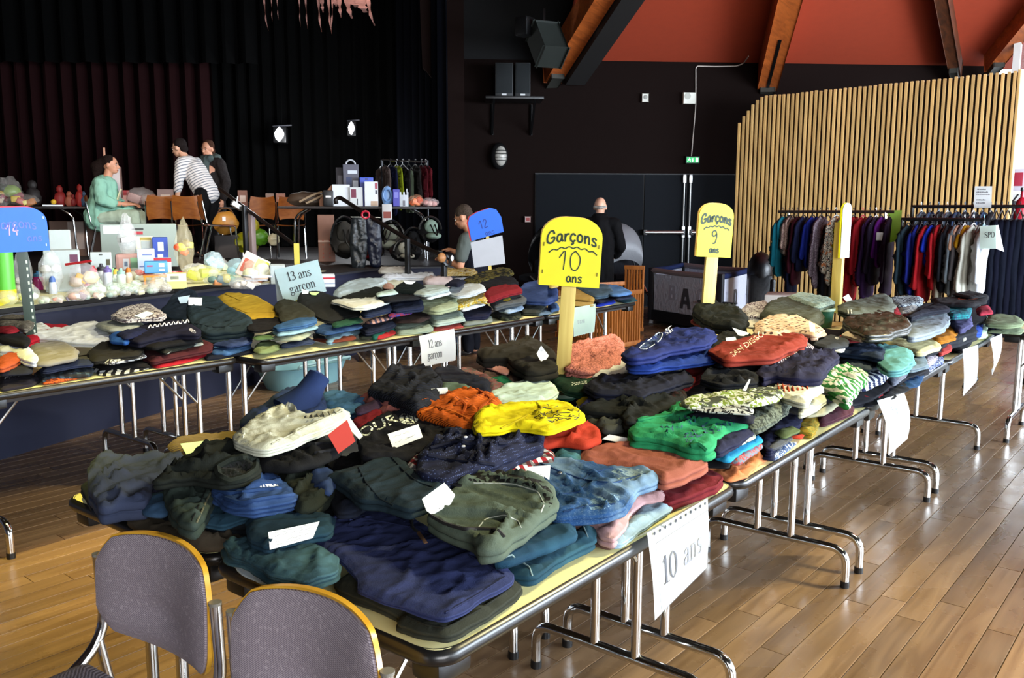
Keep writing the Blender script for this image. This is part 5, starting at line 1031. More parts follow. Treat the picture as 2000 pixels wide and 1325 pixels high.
# details on the larger garments
g=GARM['blk'];CB=cloth('20261f');g.cord('waistband',[(424,912),(450,898),(478,893),(500,900),(499,918),(480,932),(448,941),(427,930)],.009,CB,lift=.004,closed=True)
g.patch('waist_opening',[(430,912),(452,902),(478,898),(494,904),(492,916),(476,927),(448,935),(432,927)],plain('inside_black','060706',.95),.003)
GARM['leg'].cord('seam',[(424,940),(405,975),(384,1022)],.0022,cloth('6a6a58'))
GARM['leg'].cord('seam',[(412,936),(394,975),(374,1018)],.0018,cloth('141714'))
g=GARM['bluej'];g.patch('waist_label',[(506,948),(540,944),(545,952),(512,957)],plain('label_white','d8dce0',.6),.004)
for a in([(420,957),(450,966),(500,958),(548,955)],[(440,974),(470,984),(520,974),(572,968)]):g.cord('waistband',a,.006,cloth('23406c','denim'),lift=.003)
g=GARM['cream'];SEAMC=cloth('a9a896')
g.patch('folded_leg',[(465,857),(512,808),(545,793),(568,791),(586,808),(560,834),(524,864),(484,868)],cloth('d9dccb'),.006)
for k in range(7):g.cord('elastic_gather',[(598+11*k,813-2*k),(602+11*k,824-3*k)],.003,SEAMC,k=3)
g.cord('seam',[(530,868),(575,846),(620,824),(668,802)],.0025,SEAMC)
GARM['blackt'].cord('waistband',[(585,872),(620,868),(656,866),(650,880),(615,886)],.006,cloth('1c1d22'),lift=.004)
GARM['beige'].tag([(352,867),(410,860),(411,877),(365,890)],plain('note_green','c9f2b4',.6),'paper_note','pale green paper note',.012)
GARM['card'].tag([(524,1040),(624,1019),(611,1051),(527,1074)],PAPER,'price_card','white card with handwriting',.03,lines=5)
GARM['greypocket'].tag([(841,760),(874,757),(876,769),(844,771)],plain('label_grey','cfd2cf',.6),'care_label',None,.01)
g=GARM['hood'];CR=ink('dfe6cd')
g.text('OUR',(706,856),(780,823),(-8,-17),CR,'print',.0075,.015)
g.patch('print_emblem',[(778,816),(790,806),(810,805),(819,819),(808,829),(786,830)],CR,.004)
for k in range(3):g.cord('emblem_line',[(788+9*k,809),(793+9*k,827)],.0016,cloth('16171e'),lift=.005,k=4)
g.tag([(757,848),(817,829),(826,854),(768,877)],plain('card_ivory','ebe9d8',.6),'price_card','ivory card with faint writing',.010,lines=2)
GARM['blackt'].tag([(640,850),(678,820),(694,862),(661,886)],plain('card_red','b23c35',.6),'price_card','red price card',.03)
GARM['hood'].tag([(664,818),(682,814),(709,852),(702,859)],PAPER,'price_card','white card behind the red one',.02)
g=GARM['yellow'];BKI=ink('24230f')
rnd=random.Random(4)
for k in range(16):
 x,y=1040+rnd.uniform(0,78),0;y=808+rnd.uniform(-10,16)-(x-1080)*.02;P=[(x,y)]
 for i in range(5):P.append((P[-1][0]+rnd.uniform(-5,16),P[-1][1]+rnd.uniform(-6,6)))
 g.cord('scribble_print',[(min(1131,a),min(832,max(790,b)))for a,b in P],.0011,BKI,lift=.001,k=3)
g.cord('fold_edge',[(1048,786),(1060,800),(1030,812),(1004,826),(978,838)],.0035,cloth('b9a90c'))
GARM['orange'].cord('collar',[(890,790),(902,783),(910,792),(905,806),(893,806)],.006,cloth('b4530f','knit'),lift=.005)
GARM['orange'].cord('hem',[(931,761),(960,780),(938,798),(931,815)],.006,cloth('b4530f','knit'))
GARM['orange'].cord('hem',[(822,806),(850,796),(885,806),(926,826)],.007,cloth('cf6a18','knit'))
GARM['brick'].tag([(996,838),(1022,834),(1022,841),(998,845)],plain('label_grey','cfd2cf',.6),'care_label',None,.006)
g=GARM['dots'];DK=cloth('12172c')
g.cord('collar',[(893,846),(915,842),(936,850),(938,862),(915,868),(894,860)],.007,DK,lift=.006)
for a in([(960,850),(930,878),(918,900)],[(836,890),(880,900),(940,905),(965,908)],[(840,876),(890,862),(940,868),(990,866)]):g.cord('fold_edge',a,.005,DK)
for q in((909,854),(905,872)):m=MB();m.ball(g.hit(*q,.004)-g.loc,(.006,.006,.003),6);m.build('button',plain('button_pearl','c9cbd0',.3),g.o)
g=GARM['teal'];g.cord('hem_seam',[(700,914),(716,945),(742,975),(768,988)],.0022,cloth('15242b'));g.cord('hem_seam',[(764,893),(790,922),(815,942),(856,956)],.0022,cloth('15242b'))
g=GARM['navy'];NS=cloth('232a4c')
g.cord('waistband',[(610,1050),(648,1016),(704,979),(734,983)],.006,cloth('3a4370'))
g.cord('seam',[(660,1016),(700,1012),(760,1022),(800,1030)],.0022,NS);g.cord('seam',[(726,986),(752,996),(790,1020)],.0018,NS)
g.cord('side_seam',[(800,1024),(880,1066),(985,1122)],.0022,NS);g.cord('fly_seam',[(676,1002),(690,1014),(680,1026)],.0018,NS)
for q in([(672,1004),(686,1018)],[(728,984),(738,998)],[(628,1040),(640,1052)]):g.cord('belt_loop',q,.0045,cloth('3a4370'),lift=.006,k=3)
g.cord('hem',[(870,1198),(930,1164),(986,1128)],.0024,NS)
m=MB();m.ball(g.hit(614,1046,.006)-g.loc,(.008,.008,.004),8);m.build('button',plain('button_navy','20264a',.4),g.o)
g=GARM['olive'];g.cord('hem',[(794,1205),(832,1222),(872,1228),(940,1190),(1000,1148)],.0025,cloth('24261f'))
g=GARM['jog'];BW=cloth('1b1b19')
g.patch('waistband',[(912,934),(930,921),(998,925),(1073,942),(1083,978),(1068,998),(1062,966),(1036,950),(998,942),(920,942)],BW,.004,'black ribbed waistband')
g.cord('stitching',[(925,944),(1000,945),(1050,960),(1063,985),(1056,1002)],.0016,cloth('b9bfb4'))
g.cord('stitching',[(930,1036),(948,1014),(985,1006),(1012,1018),(1018,1032)],.0014,cloth('b9bfb4'))
g.cord('drawcord',[(842,1008),(870,1024),(905,1034),(940,1034),(972,1036),(985,1050)],.0045,plain('cord_black','121212',.7),lift=.006)
GARM['navy'].cord('drawcord',[(842,1004),(816,1004),(803,1016),(806,1032),(818,1042)],.004,plain('cord_black','121212',.7),lift=.006)
GARM['navy'].cord('cord_tip',[(818,1042),(832,1062)],.0048,plain('cord_tip_tan','6e5138',.5),lift=.006)
m=MB();m.lathe([(.004,0),(.012,0),(.012,.004),(.004,.004)],g.hit(893,950,.002)-g.loc,12);m.build('eyelet',plain('eyelet_black','0a0a0a',.3),g.o)
g.tag([(824,975),(868,943),(889,967),(880,985),(844,1006),(833,998)],PAPER,'price_tag','white swing tag',.024)
m=MB();m.ball(GARM['jog'].hit(858,995,.027)-g.loc,.003,6);m.build('tag_hole',BLACK,g.o)
g=GARM['jeanA'];g.cord('hem',[(980,1092),(1000,1084),(1005,1090)],.002,cloth('8fa6a6'))
g=GARM['jeanB'];g.cord('hem',[(1016,1096),(1034,1108),(1040,1126)],.002,cloth('8fa6a6'));g.cord('hem',[(1140,1030),(1148,1050)],.002,cloth('8fa6a6'))
g=GARM['faded'];g.tag([(1032,912),(1075,909),(1073,937),(1027,932)],PAPER,'price_tag','white price tag with faint writing',.012,lines=2)
DS=cloth('1c3c62','denim')
for a in([(1050,903),(1090,920),(1140,938),(1200,944),(1260,926)],[(1140,938),(1150,925),(1196,914)],[(1092,966),(1130,962),(1145,945)],[(1100,1000),(1150,988),(1200,985)]):g.cord('seam',a,.0024,DS)
g.patch('worn_patch',[(1190,916),(1240,914),(1262,924),(1240,938),(1206,940)],cloth('8aa9ba','denim','b5c9d0'),.003)
g.patch('worn_patch',[(1140,985),(1168,968),(1205,962),(1214,975),(1190,992),(1160,1000)],cloth('7898b0','denim','a5bccb'),.003)
m=MB();m.ball(g.hit(1094,925,.004)-g.loc,(.007,.007,.004),8);m.build('button',plain('button_metal','8a8f96',.3,.8),g.o)
g=GARM['pink'];m=MB();m.lathe([(0,0),(.006,0),(.006,.003),(0,.003)],g.hit(1257,963,.002)-g.loc,10);m.build('button',plain('button_blue','8aa0c0',.4),g.o)
g=GARM['green'];TL=ink('0b4560')
g.text('WU VA',(1298,852),(1372,818),(-8,-19),TL,'print',.014,.015);g.text('BLE',(1342,866),(1392,840),(-8,-17),TL,'print',.014,.015);g.text('TOWN',(1390,850),(1444,824),(-7,-16),TL,'print',.014,.015)
g.cord('collar',[(1246,822),(1278,816),(1312,812),(1318,797),(1334,793)],.006,cloth('2a8c5c'))
g.cord('cuff',[(1350,872),(1366,868),(1380,880)],.007,cloth('2a8c5c'))
GARM['greyleg'].tag([(1176,858),(1190,849),(1248,860),(1224,867)],PAPER,'paper_slip','white paper slip',.02)
g=GARM['arm'];g.text('armanic',(1146,744),(1116,747),(1,9),ink('dfe6dc'),'print',.0065,.02)
GARM['char'].tag([(1048,691),(1057,675),(1072,695),(1059,712)],PAPER,'price_tag','white swing tag',.012,lines=2)
g=GARM['royal'];g.patch('letter_patch',[(1246,680),(1262,668),(1284,654),(1294,650),(1290,664),(1272,676),(1262,682)],cloth('4d5f7e'),.005);g.cord('patch_edge',[(1246,681),(1262,668),(1284,653),(1295,650),(1290,665),(1272,677),(1262,683)],.0018,cloth('c9d2dc'),lift=.005,closed=True,k=3)
g.text('SE',(1301,656),(1315,646),(-4,-7),ink('d9e0ea'),'print',.0075,.02)
g=GARM['rust'];g.text('SAN DIEGO',(1431,698),(1494,655),(-7,-8),ink('e6d6b0'),'print',.0075,.018)
g=GARM['creams'];
for k in range(7):g.cord('rust_print',[(1519+9*k,750-1.2*k),(1523+9*k,768-1.2*k)],.0035,cloth('b4532f'),k=3)
g.cord('rust_print',[(1518,756),(1582,747)],.003,cloth('b4532f'))
for p in([(1417,660),(1436,658),(1440,667),(1419,669)],[(1430,640),(1464,651),(1454,659),(1442,655)]):GARM['blktag'].tag(p,PAPER,'price_tag','white tag',.015)
GARM['blush'].tag([(1580,628),(1592,634),(1592,658),(1582,652)],plain('tag_mint','d3e6cf',.6),'price_tag','pale green tag',.012)
GARM['polo'].patch('logo',[(1630,659),(1636,658),(1640,663),(1634,664)],ink('e8eaee'),.003)
GARM['greysw'].tag([(1646,581),(1657,574),(1666,588),(1654,591)],PAPER,'price_tag','white tag',.03)
for x in(1656,1662):GARM['greysw'].cord('cuff_stripe',[(x,606),(x+1,614)],.004,cloth('d8d8cc'),k=3)
g=GARM['greyt'];g.text('RABBIT',(1822,623),(1798,634),(2,5),ink('59626c'),'print',.0065,.02);g.patch('red_print',[(1812,611),(1828,606),(1838,612),(1824,618)],ink('a8777c'),.003)
GARM['blkor'].patch('orange_band',[(1872,580),(1910,579),(1910,585),(1870,586)],cloth('b85a34'),.004)
GARM['floral'].tag([(1450,763),(1463,741),(1466,742),(1457,764)],PAPER,'price_tag','curled white tag',.02)
# the denim leg standing up out of the heap
P=[D(566,812,2.72),D(586,792,2.74),D(602,770,2.76),D(614,750,2.77),D(624,734,2.78)]
m=MB();m.tube([P[0]]+[P[0].lerp(P[1],.5)]+P[1:]+[P[-1]+(P[-1]-P[-2])*.22],[.07,.064,.058,.046,.037,.036,.018],18)
for v in m.bm.verts:v.co+=Vector((1,1,1))*.004*noise.noise(v.co*28)
tag(m.build('jeans',cloth('20335e','denim','2e4474')),'navy jeans leg standing up behind the cream trousers','clothes',FR_)
# -- clothes on the left-hand rows
batch([('jumper','grey flecked knit at the far left edge',[(0,618),(22,614),(60,616),(64,634),(49,645),(27,638),(0,634)],.20,.1,'77726a',dict(kind='print',col2='55524c')),('jumper','burgundy jumper under the grey flecked knit',[(0,632),(22,634),(38,643),(16,650),(0,646)],.185,.08,'8c1a2a'),('jumper','black jumper at the far left edge',[(0,648),(33,644),(58,662),(50,674),(33,671),(0,664)],.165,.08,'14151c',dict(hump=.01)),('sweatshirt','crimson sweatshirt behind the white T-shirt',[(47,650),(65,640),(90,630),(109,633),(135,634),(130,644),(100,650),(62,668),(50,672)],.14,.12,'b31d35'),('t_shirt','large bright white T-shirt with rolled sleeve on the left table',[(56,646),(68,633),(82,630),(101,640),(128,640),(152,629),(188,626),(203,641),(219,660),(206,674),(174,672),(130,669),(109,664),(90,661),(62,661)],.152,.05,'edf2f5',dict(amp=.006)),('t_shirt','bluish white T-shirt at the left edge above the rust jumper',[(0,669),(30,660),(43,665),(73,699),(67,710),(46,704),(27,684),(0,684)],.145,.05,'dfe6ee'),('jumper','rust orange jumper at the left edge',[(0,699),(16,687),(43,682),(47,693),(27,709),(0,721)],.13,.05,'b65a36'),('trousers','grey folded trousers beside the bluish white T-shirt',[(58,674),(98,667),(133,669),(149,684),(146,698),(95,710),(74,711)],.132,.035,'8d8a82',dict(layers=1)),('t_shirt','charcoal navy T-shirt under the rust jumper',[(0,713),(16,713),(46,705),(64,711),(58,726),(0,731)],.09,.03,'262833'),('sweatshirt','dark plum sweatshirt with white letters ANY at the left edge',[(0,731),(16,725),(54,724),(78,741),(58,752),(0,763)],.055,.054,'2c2833',dict(key='any')),('trousers','navy trousers folded under the grey ones',[(80,720),(120,705),(139,699),(176,702),(178,710),(141,714),(90,726)],.092,.03,'262f4a',dict(layers=2)),('shirt','dark plaid shirt above the orange fringe',[(69,729),(95,718),(163,710),(179,718),(175,730),(103,739),(82,744)],.06,.03,'1c2a3c',dict(kind='plaid',col2='3f5060',col3='9')),('shirt','orange checked shirt lowest at the left table edge',[(82,737),(163,724),(172,730),(110,744),(87,748)],.026,.025,'c4602c',dict(kind='print',col2='7c3a20')),('t_shirt','black brown T-shirt folded over the striped pieces',[(172,688),(207,661),(231,661),(280,681),(264,695),(217,699),(185,707)],.14,.04,'23221f',dict(amp=.005)),('t_shirt','white T-shirt with grey print under the black brown one',[(194,705),(204,692),(239,684),(277,687),(284,693),(245,703),(217,709)],.115,.03,'c9ced2',dict(kind='print',col2='3a3a44')),('t_shirt','black T-shirt between two white layers',[(177,709),(217,702),(290,702),(290,716),(207,721)],.078,.028,'14141a',dict(layers=2)),('t_shirt','black and white striped T-shirt lowest at the table edge',[(177,718),(207,720),(288,710),(295,717),(245,731),(201,736)],.042,.041,'d5d7d6',dict(kind='stripe',col2='17171d',col3='9',layers=2)),('jumper','maroon jumper above the bright red one on the left table',[(272,681),(299,675),(397,664),(412,670),(407,683),(348,695),(299,709),(283,698)],.088,.04,'4c2026',dict(layers=1)),('jumper','bright red jumper lowest on the left table',[(289,704),(340,692),(399,680),(407,692),(370,706),(310,721),(294,717)],.045,.044,'a81c2c'),('hoodie','black hoodie with pale grey lining on the left table',[(297,677),(321,661),(375,656),(396,665),(364,676),(340,682),(323,690)],.122,.03,'2b2e2b',dict(layers=2)),('hoodie','pale grey lining layer beneath the black hoodie',[(316,684),(329,670),(391,664),(394,671),(342,678),(326,690)],.10,.02,'9aa39f'),('sweatshirt','navy sweatshirt with a white lettered print',[(243,655),(285,631),(326,626),(361,626),(388,646),(383,654),(340,653),(299,664),(272,673),(245,665)],.19,.06,'14152a',dict(amp=.007,key='navyprint')),('t_shirt','black T-shirt with small white lettering under the navy print',[(270,673),(312,657),(386,650),(392,662),(326,673),(302,680)],.145,.04,'0e0f13',dict(key='blkletter')),('jumper','bright blue jumper sleeve left of the navy print sweatshirt',[(215,652),(245,643),(260,654),(247,670),(217,666)],.145,.06,'2a5aa0'),('t_shirt','grey green T-shirt behind the white one',[(188,632),(234,622),(280,630),(274,641),(217,645),(204,641)],.165,.08,'a9aea2',dict(key='gg')),('jumper','dark navy jumper behind the navy print sweatshirt',[(229,649),(272,640),(292,643),(247,661)],.165,.08,'1b2242'),('trousers','white and black leaf print leggings folded at the back',[(217,617),(231,607),(261,595),(293,592),(320,613),(314,622),(272,623),(245,625)],.235,.08,'d5cfc9',dict(kind='print',col2='55484e',key='leaf')),('jeans','navy jeans with a pale blue tag at the back of the left table',[(316,610),(340,572),(364,562),(380,569),(394,608),(370,634),(326,626)],.245,.12,'22303f',dict(kind='denim',key='jl')),('trousers','large slate trousers with a white tag draped over a pile',[(365,596),(394,580),(424,580),(446,599),(488,621),(494,645),(462,658),(402,661),(373,630)],.25,.10,'27373f',dict(amp=.007,key='slate')),('jeans','mid blue jeans folded at the end of the first left table',[(408,681),(446,669),(486,664),(488,678),(446,691),(418,691)],.09,.035,'3a5f8c',dict(kind='denim',layers=1)),('jeans','dark blue jeans above the mid blue pair on the first left table',[(416,672),(486,656),(492,667),(448,677)],.125,.04,'24365c',dict(kind='denim',layers=2)),('jeans','blackish jeans lowest at the end of the first left table',[(400,694),(489,676),(500,685),(408,704)],.048,.047,'151c2e',dict(layers=2)),('chinos','mustard chinos folded on the second left table',[(424,579),(440,571),(477,573),(500,577),(550,607),(551,619),(514,624),(479,623),(451,603)],.245,.03,'c5a538',dict(layers=1,amp=.003,key='must')),('trousers','black trousers under the mustard chinos',[(478,626),(551,620),(548,640),(490,648)],.20,.08,'15151a',dict(layers=2)),('trousers','dark olive trousers beside the mustard chinos',[(535,596),(553,584),(574,586),(613,609),(612,623),(548,632),(546,611)],.225,.05,'34362c',dict(layers=1)),('jeans','indigo jeans under the dark olive trousers',[(535,639),(564,627),(611,614),(618,626),(585,637),(543,644)],.165,.04,'2c5178',dict(kind='denim')),('jeans','pale washed jeans in the pile under the olive trousers',[(535,647),(611,631),(619,637),(569,650),(543,654)],.125,.03,'8fb0bb',dict(kind='denim',layers=1)),('trousers','pale sage trousers below the washed jeans',[(525,652),(537,643),(558,651),(595,640),(606,649),(585,662),(548,663),(532,660)],.095,.03,'a8b09a'),('trousers','moss green rolled trousers at the edge of the second left table',[(496,681),(506,666),(532,664),(553,674),(527,686),(506,689)],.05,.049,'75855c',dict(round_=.025)),('t_shirt','grass green T-shirt edge behind the moss roll',[(496,657),(527,651),(533,661),(500,663)],.095,.05,'5c7a50'),('jeans','dark navy jeans lowest under the sage trousers',[(548,674),(603,657),(613,666),(553,678)],.055,.054,'1d2b45',dict(kind='denim',layers=2)),('trousers','large charcoal trousers with white and green tags',[(583,587),(590,569),(622,569),(664,582),(700,607),(699,618),(651,629),(632,627),(600,603)],.25,.04,'2a2c2b',dict(layers=1,key='chart')),('t_shirt','bottle green T-shirts under the charcoal trousers',[(649,631),(701,618),(707,626),(654,638)],.19,.03,'1f4a36',dict(layers=2)),('jeans','mid blue jeans under the bottle green T-shirts',[(616,647),(625,634),(701,631),(707,637),(638,653)],.15,.04,'27466e',dict(kind='denim',layers=1)),('jeans','pale blue jeans with a turned hem on the second left table',[(632,660),(698,638),(702,645),(664,662),(643,670)],.10,.04,'7fa0b3',dict(kind='denim',layers=1)),('jeans','black jeans left of the pale turned hem',[(612,648),(638,659),(642,670),(614,658)],.10,.05,'1c2430'),('trousers','rust brown trousers at the table edge below the pale jeans',[(609,661),(640,663),(693,653),(692,661),(643,669)],.045,.044,'6b3526'),('hoodie','pale blue rolled hoodie on top of the third left pile',[(654,574),(664,558),(690,545),(751,542),(755,552),(727,566),(706,573),(685,570),(664,580)],.30,.06,'c5d5da',dict(round_=.025,amp=.005,bulge=.01)),('sweatshirt','black green sweatshirt below the pale blue hoodie',[(665,582),(738,558),(749,570),(717,588),(677,590)],.265,.06,'262a24'),('top','mint top right of the black green sweatshirt',[(736,572),(770,563),(776,572),(738,578)],.26,.04,'b9cfc8'),('top','pink beige top behind the mint one',[(749,549),(767,554),(768,564),(750,562)],.27,.05,'d3a999'),('trousers','black trousers with a white paper label at the back of the third pile',[(765,569),(786,550),(812,550),(835,562),(814,574)],.28,.06,'13201f',dict(key='blkpap')),('t_shirt','white T-shirt across the third left pile',[(646,586),(698,584),(751,577),(760,588),(717,602),(690,602)],.235,.04,'ccd2cc',dict(layers=2)),('sweatshirt','black sweatshirt above the navy one on the third left pile',[(739,581),(812,569),(819,581),(754,589)],.24,.05,'15181e'),('sweatshirt','navy sweatshirt folded in the third left pile',[(760,588),(820,579),(826,602),(770,611)],.215,.05,'1d2742',dict(layers=1)),('t_shirt','navy T-shirt under the white one on the third left pile',[(704,612),(725,595),(762,592),(765,605),(717,618)],.20,.05,'1f2c48',dict(layers=2)),('shirt','red and blue patterned shirt strip in the third left pile',[(757,612),(801,603),(802,611),(762,619)],.175,.03,'8a2b3a',dict(kind='print',col2='2a3a8a')),('jumper','dark brown jumper above the sage roll',[(767,620),(823,607),(841,617),(823,628),(775,629)],.165,.04,'3a2c2a'),('shirt','coral striped shirt edge in the third left pile',[(715,628),(764,611),(767,619),(727,631)],.16,.03,'b08a80',dict(kind='stripe',col2='4a4658',col3='10')),('jumper','ink blue jumper in the third left pile',[(702,637),(764,619),(773,631),(717,653)],.125,.06,'20263a',dict(layers=1)),('t_shirt','teal T-shirt below the ink blue jumper',[(720,657),(767,633),(773,642),(733,661)],.08,.04,'1d5e54'),('t_shirt','red T-shirt lowest in the third left pile',[(728,658),(770,641),(772,649),(741,661)],.042,.041,'a32a2e'),('jumper','green black jumper at the left foot of the third pile',[(701,648),(720,649),(725,660),(705,662)],.06,.059,'1b2420'),('towel','sage towelling roll at the table edge above the 12 ans sheet',[(769,643),(780,627),(823,617),(843,628),(843,644),(812,650),(778,652)],.10,.09,'a1b09d',dict(round_=.03,layers=1)),('sweatshirt','pale sage sweatshirt upper fold of the fourth left pile',[(810,574),(823,558),(870,555),(876,564),(833,577)],.28,.04,'b9c6c1',dict(layers=2)),('sweatshirt','white grey sweatshirt second in the fourth left pile',[(821,578),(833,564),(872,562),(878,571),(838,583)],.25,.03,'d3dcdc'),('sweatshirt','sage green sweatshirt in the middle of the fourth left pile',[(815,582),(849,573),(888,577),(892,599),(854,611),(823,604)],.225,.06,'aab494',dict(layers=1,amp=.006)),('sweatshirt','pale pistachio sweatshirt low in the fourth left pile',[(831,612),(862,604),(901,608),(906,623),(849,635)],.13,.06,'b9cabd',dict(layers=1)),('jumper','coral jumper lowest in the fourth left pile',[(842,638),(870,624),(901,627),(902,638),(849,645)],.055,.054,'b3524a',dict(layers=2)),('sweatshirt','pale grey sweatshirt left of the dark red one',[(871,572),(879,560),(911,554),(942,554),(946,563),(918,577),(895,580)],.275,.04,'c3ccd0',dict(layers=2)),('t_shirt','yellow printed T-shirt in the fifth left pile',[(886,583),(915,571),(947,571),(952,588),(929,587),(895,603)],.24,.05,'c9a91e',dict(kind='print',col2='e0d9b0')),('t_shirt','white T-shirt below the yellow printed one',[(898,597),(929,583),(947,587),(944,594),(904,607)],.20,.03,'d5dbe2'),('sweatshirt','dark indigo folded sweatshirt in the fifth left pile',[(893,611),(913,594),(949,591),(959,604),(949,620),(906,623)],.165,.07,'22243e',dict(layers=1)),('joggers','grey joggers lowest in the fifth left pile',[(902,629),(940,616),(960,616),(959,626),(908,635)],.05,.049,'87918a'),('jacket','olive camouflage jacket on top at the far end of the left row',[(904,547),(940,530),(976,522),(994,523),(1003,533),(985,541),(944,549),(913,558)],.285,.03,'6b6230',dict(kind='camo',col2='2a2a1c',amp=.006)),('jumper','black jumper under the camouflage jacket',[(933,556),(976,539),(1003,541),(1010,551),(971,562),(947,566)],.255,.05,'111319'),('jumper','deep navy jumper left of the camouflage jacket',[(870,556),(886,544),(909,548),(897,559)],.285,.06,'1a2036'),('jumper','dark red jumper near the far end of the left row',[(945,574),(956,562),(983,555),(1012,556),(1019,565),(985,575),(960,588),(951,588)],.235,.07,'7c1a24',dict(round_=.025)),('sweatshirt','charcoal sweatshirt with a yellow badge',[(958,588),(971,573),(1007,571),(1025,581),(1022,590),(985,597),(967,604)],.20,.05,'565b5d',dict(key='badge')),('shirt','pale blue rolled shirt below the charcoal sweatshirt',[(974,606),(994,590),(1016,589),(1021,601),(994,611)],.165,.06,'9fb6cc',dict(round_=.02)),('trousers','camouflage trousers lowest in the sixth left pile',[(958,613),(976,602),(1018,604),(1015,620),(985,625)],.095,.07,'4a4f3c',dict(kind='camo',col2='23261c')),('jeans','indigo jeans folded in a tall pile left of the sign stick',[(1011,569),(1025,553),(1052,547),(1086,562),(1088,583),(1066,594),(1025,589)],.24,.06,'2a3f6c',dict(kind='denim',layers=1)),('joggers','dark grey green joggers under the indigo jeans',[(1023,593),(1052,586),(1067,594),(1052,613),(1021,611)],.14,.06,'3c423f',dict(layers=2)),('jeans','grey blue jeans lowest left of the sign stick',[(1044,611),(1075,598),(1088,600),(1075,611),(1052,615)],.07,.06,'64788a',dict(kind='denim')),('jeans','bright blue jeans edge left of the sign stick',[(1071,596),(1087,589),(1092,604),(1075,608)],.10,.05,'3d5f8f',dict(kind='denim')),('chinos','upper khaki chinos right of the sign stick',[(1114,556),(1140,566),(1159,581),(1158,589),(1116,583)],.19,.035,'a98e50',dict(layers=1)),('chinos','lower khaki chinos right of the sign stick',[(1114,586),(1156,588),(1158,598),(1114,596)],.135,.03,'b39d60'),('chinos','sand chinos at the back left of the sign stick',[(1071,552),(1086,549),(1090,559),(1075,562)],.215,.05,'b5a468'),('jeans','black jeans below the khaki chinos',[(1114,593),(1150,590),(1153,601),(1114,604)],.09,.06,'2a2f36',dict(layers=2)),('jeans','slate jeans folded behind the khaki chinos',[(1118,557),(1125,548),(1143,551),(1190,557),(1197,570),(1183,579),(1160,581)],.21,.05,'3d5263',dict(kind='denim')),('jeans','light blue jeans at the end of the left row',[(1172,562),(1188,555),(1215,559),(1233,572),(1210,577),(1194,577)],.205,.05,'5379a8',dict(kind='denim',layers=1)),('jeans','ink navy jeans under the slate pair',[(1163,588),(1197,574),(1201,582),(1172,591)],.14,.04,'1a2038'),('joggers','cobalt blue joggers at the end of the left row',[(1158,592),(1197,582),(1201,590),(1167,598)],.085,.05,'2038a8'),('jeans','dull navy jeans under the light blue pair',[(1197,581),(1230,573),(1236,580),(1206,586)],.15,.04,'27324a'),('jeans','teal jeans lowest at the end of the left row',[(1204,587),(1210,579),(1237,580),(1244,588),(1221,593)],.085,.06,'2f5a66',dict(kind='denim',layers=2)),],'clothes on the left rows')
g=GARM['any'];g.text('ANY',(8,741),(43,735),(-1,-9),ink('d8d6da'),'print',.0065,.02)
g=GARM['navyprint']
for i in range(9):g.cord('white_print',[(290+9*i,641-1.2*i),(294+9*i,634-1.2*i),(297+9*i,640-1.2*i)],.0035,ink('d9dbe2'),k=3)
g.patch('white_cuff',[(372,640),(384,648),(380,653),(368,645)],cloth('e2e3e6'),.004)
g=GARM['blkletter'];g.text('ATEL 2002',(314,664),(362,657),(0,-6),ink('d4d6da'),'print',.0065,.02)
GARM['leaf'].tag([(262,617),(286,608),(300,612),(280,622)],plain('note_mint','cfe9c8',.6),'paper_note','pale green note',.012)
GARM['jl'].tag([(347,581),(371,577),(365,592),(352,593)],plain('tag_blue','bcd3e2',.6),'price_tag','pale blue tag',.02)
GARM['slate'].tag([(368,581),(395,582),(394,597),(368,596)],PAPER,'price_tag','white tag',.02)
g=GARM['slate']
for a in([(372,610),(400,600),(430,606)],[(440,628),(462,625)],[(380,632),(420,640),(470,636)]):g.cord('seam',a,.004,cloth('1b272d'))
GARM['must'].cord('seam',[(440,575),(470,588),(500,583)],.003,cloth('9c8024'));GARM['must'].cord('seam',[(454,600),(482,612),(546,611)],.003,cloth('9c8024'))
GARM['chart'].tag([(590,565),(603,568),(602,574),(590,574)],PAPER,'price_tag','white tag',.02);GARM['chart'].tag([(604,571),(624,571),(617,577),(608,576)],plain('tag_lime','bdf08a',.6),'price_tag','lime green tag',.015)
GARM['blkpap'].tag([(788,549),(812,550),(804,556),(792,554)],PAPER,'paper_label','white paper label',.015)
GARM['badge'].patch('yellow_badge',[(981,585),(995,580),(999,586),(986,590)],ink('d9c11f'),.004)
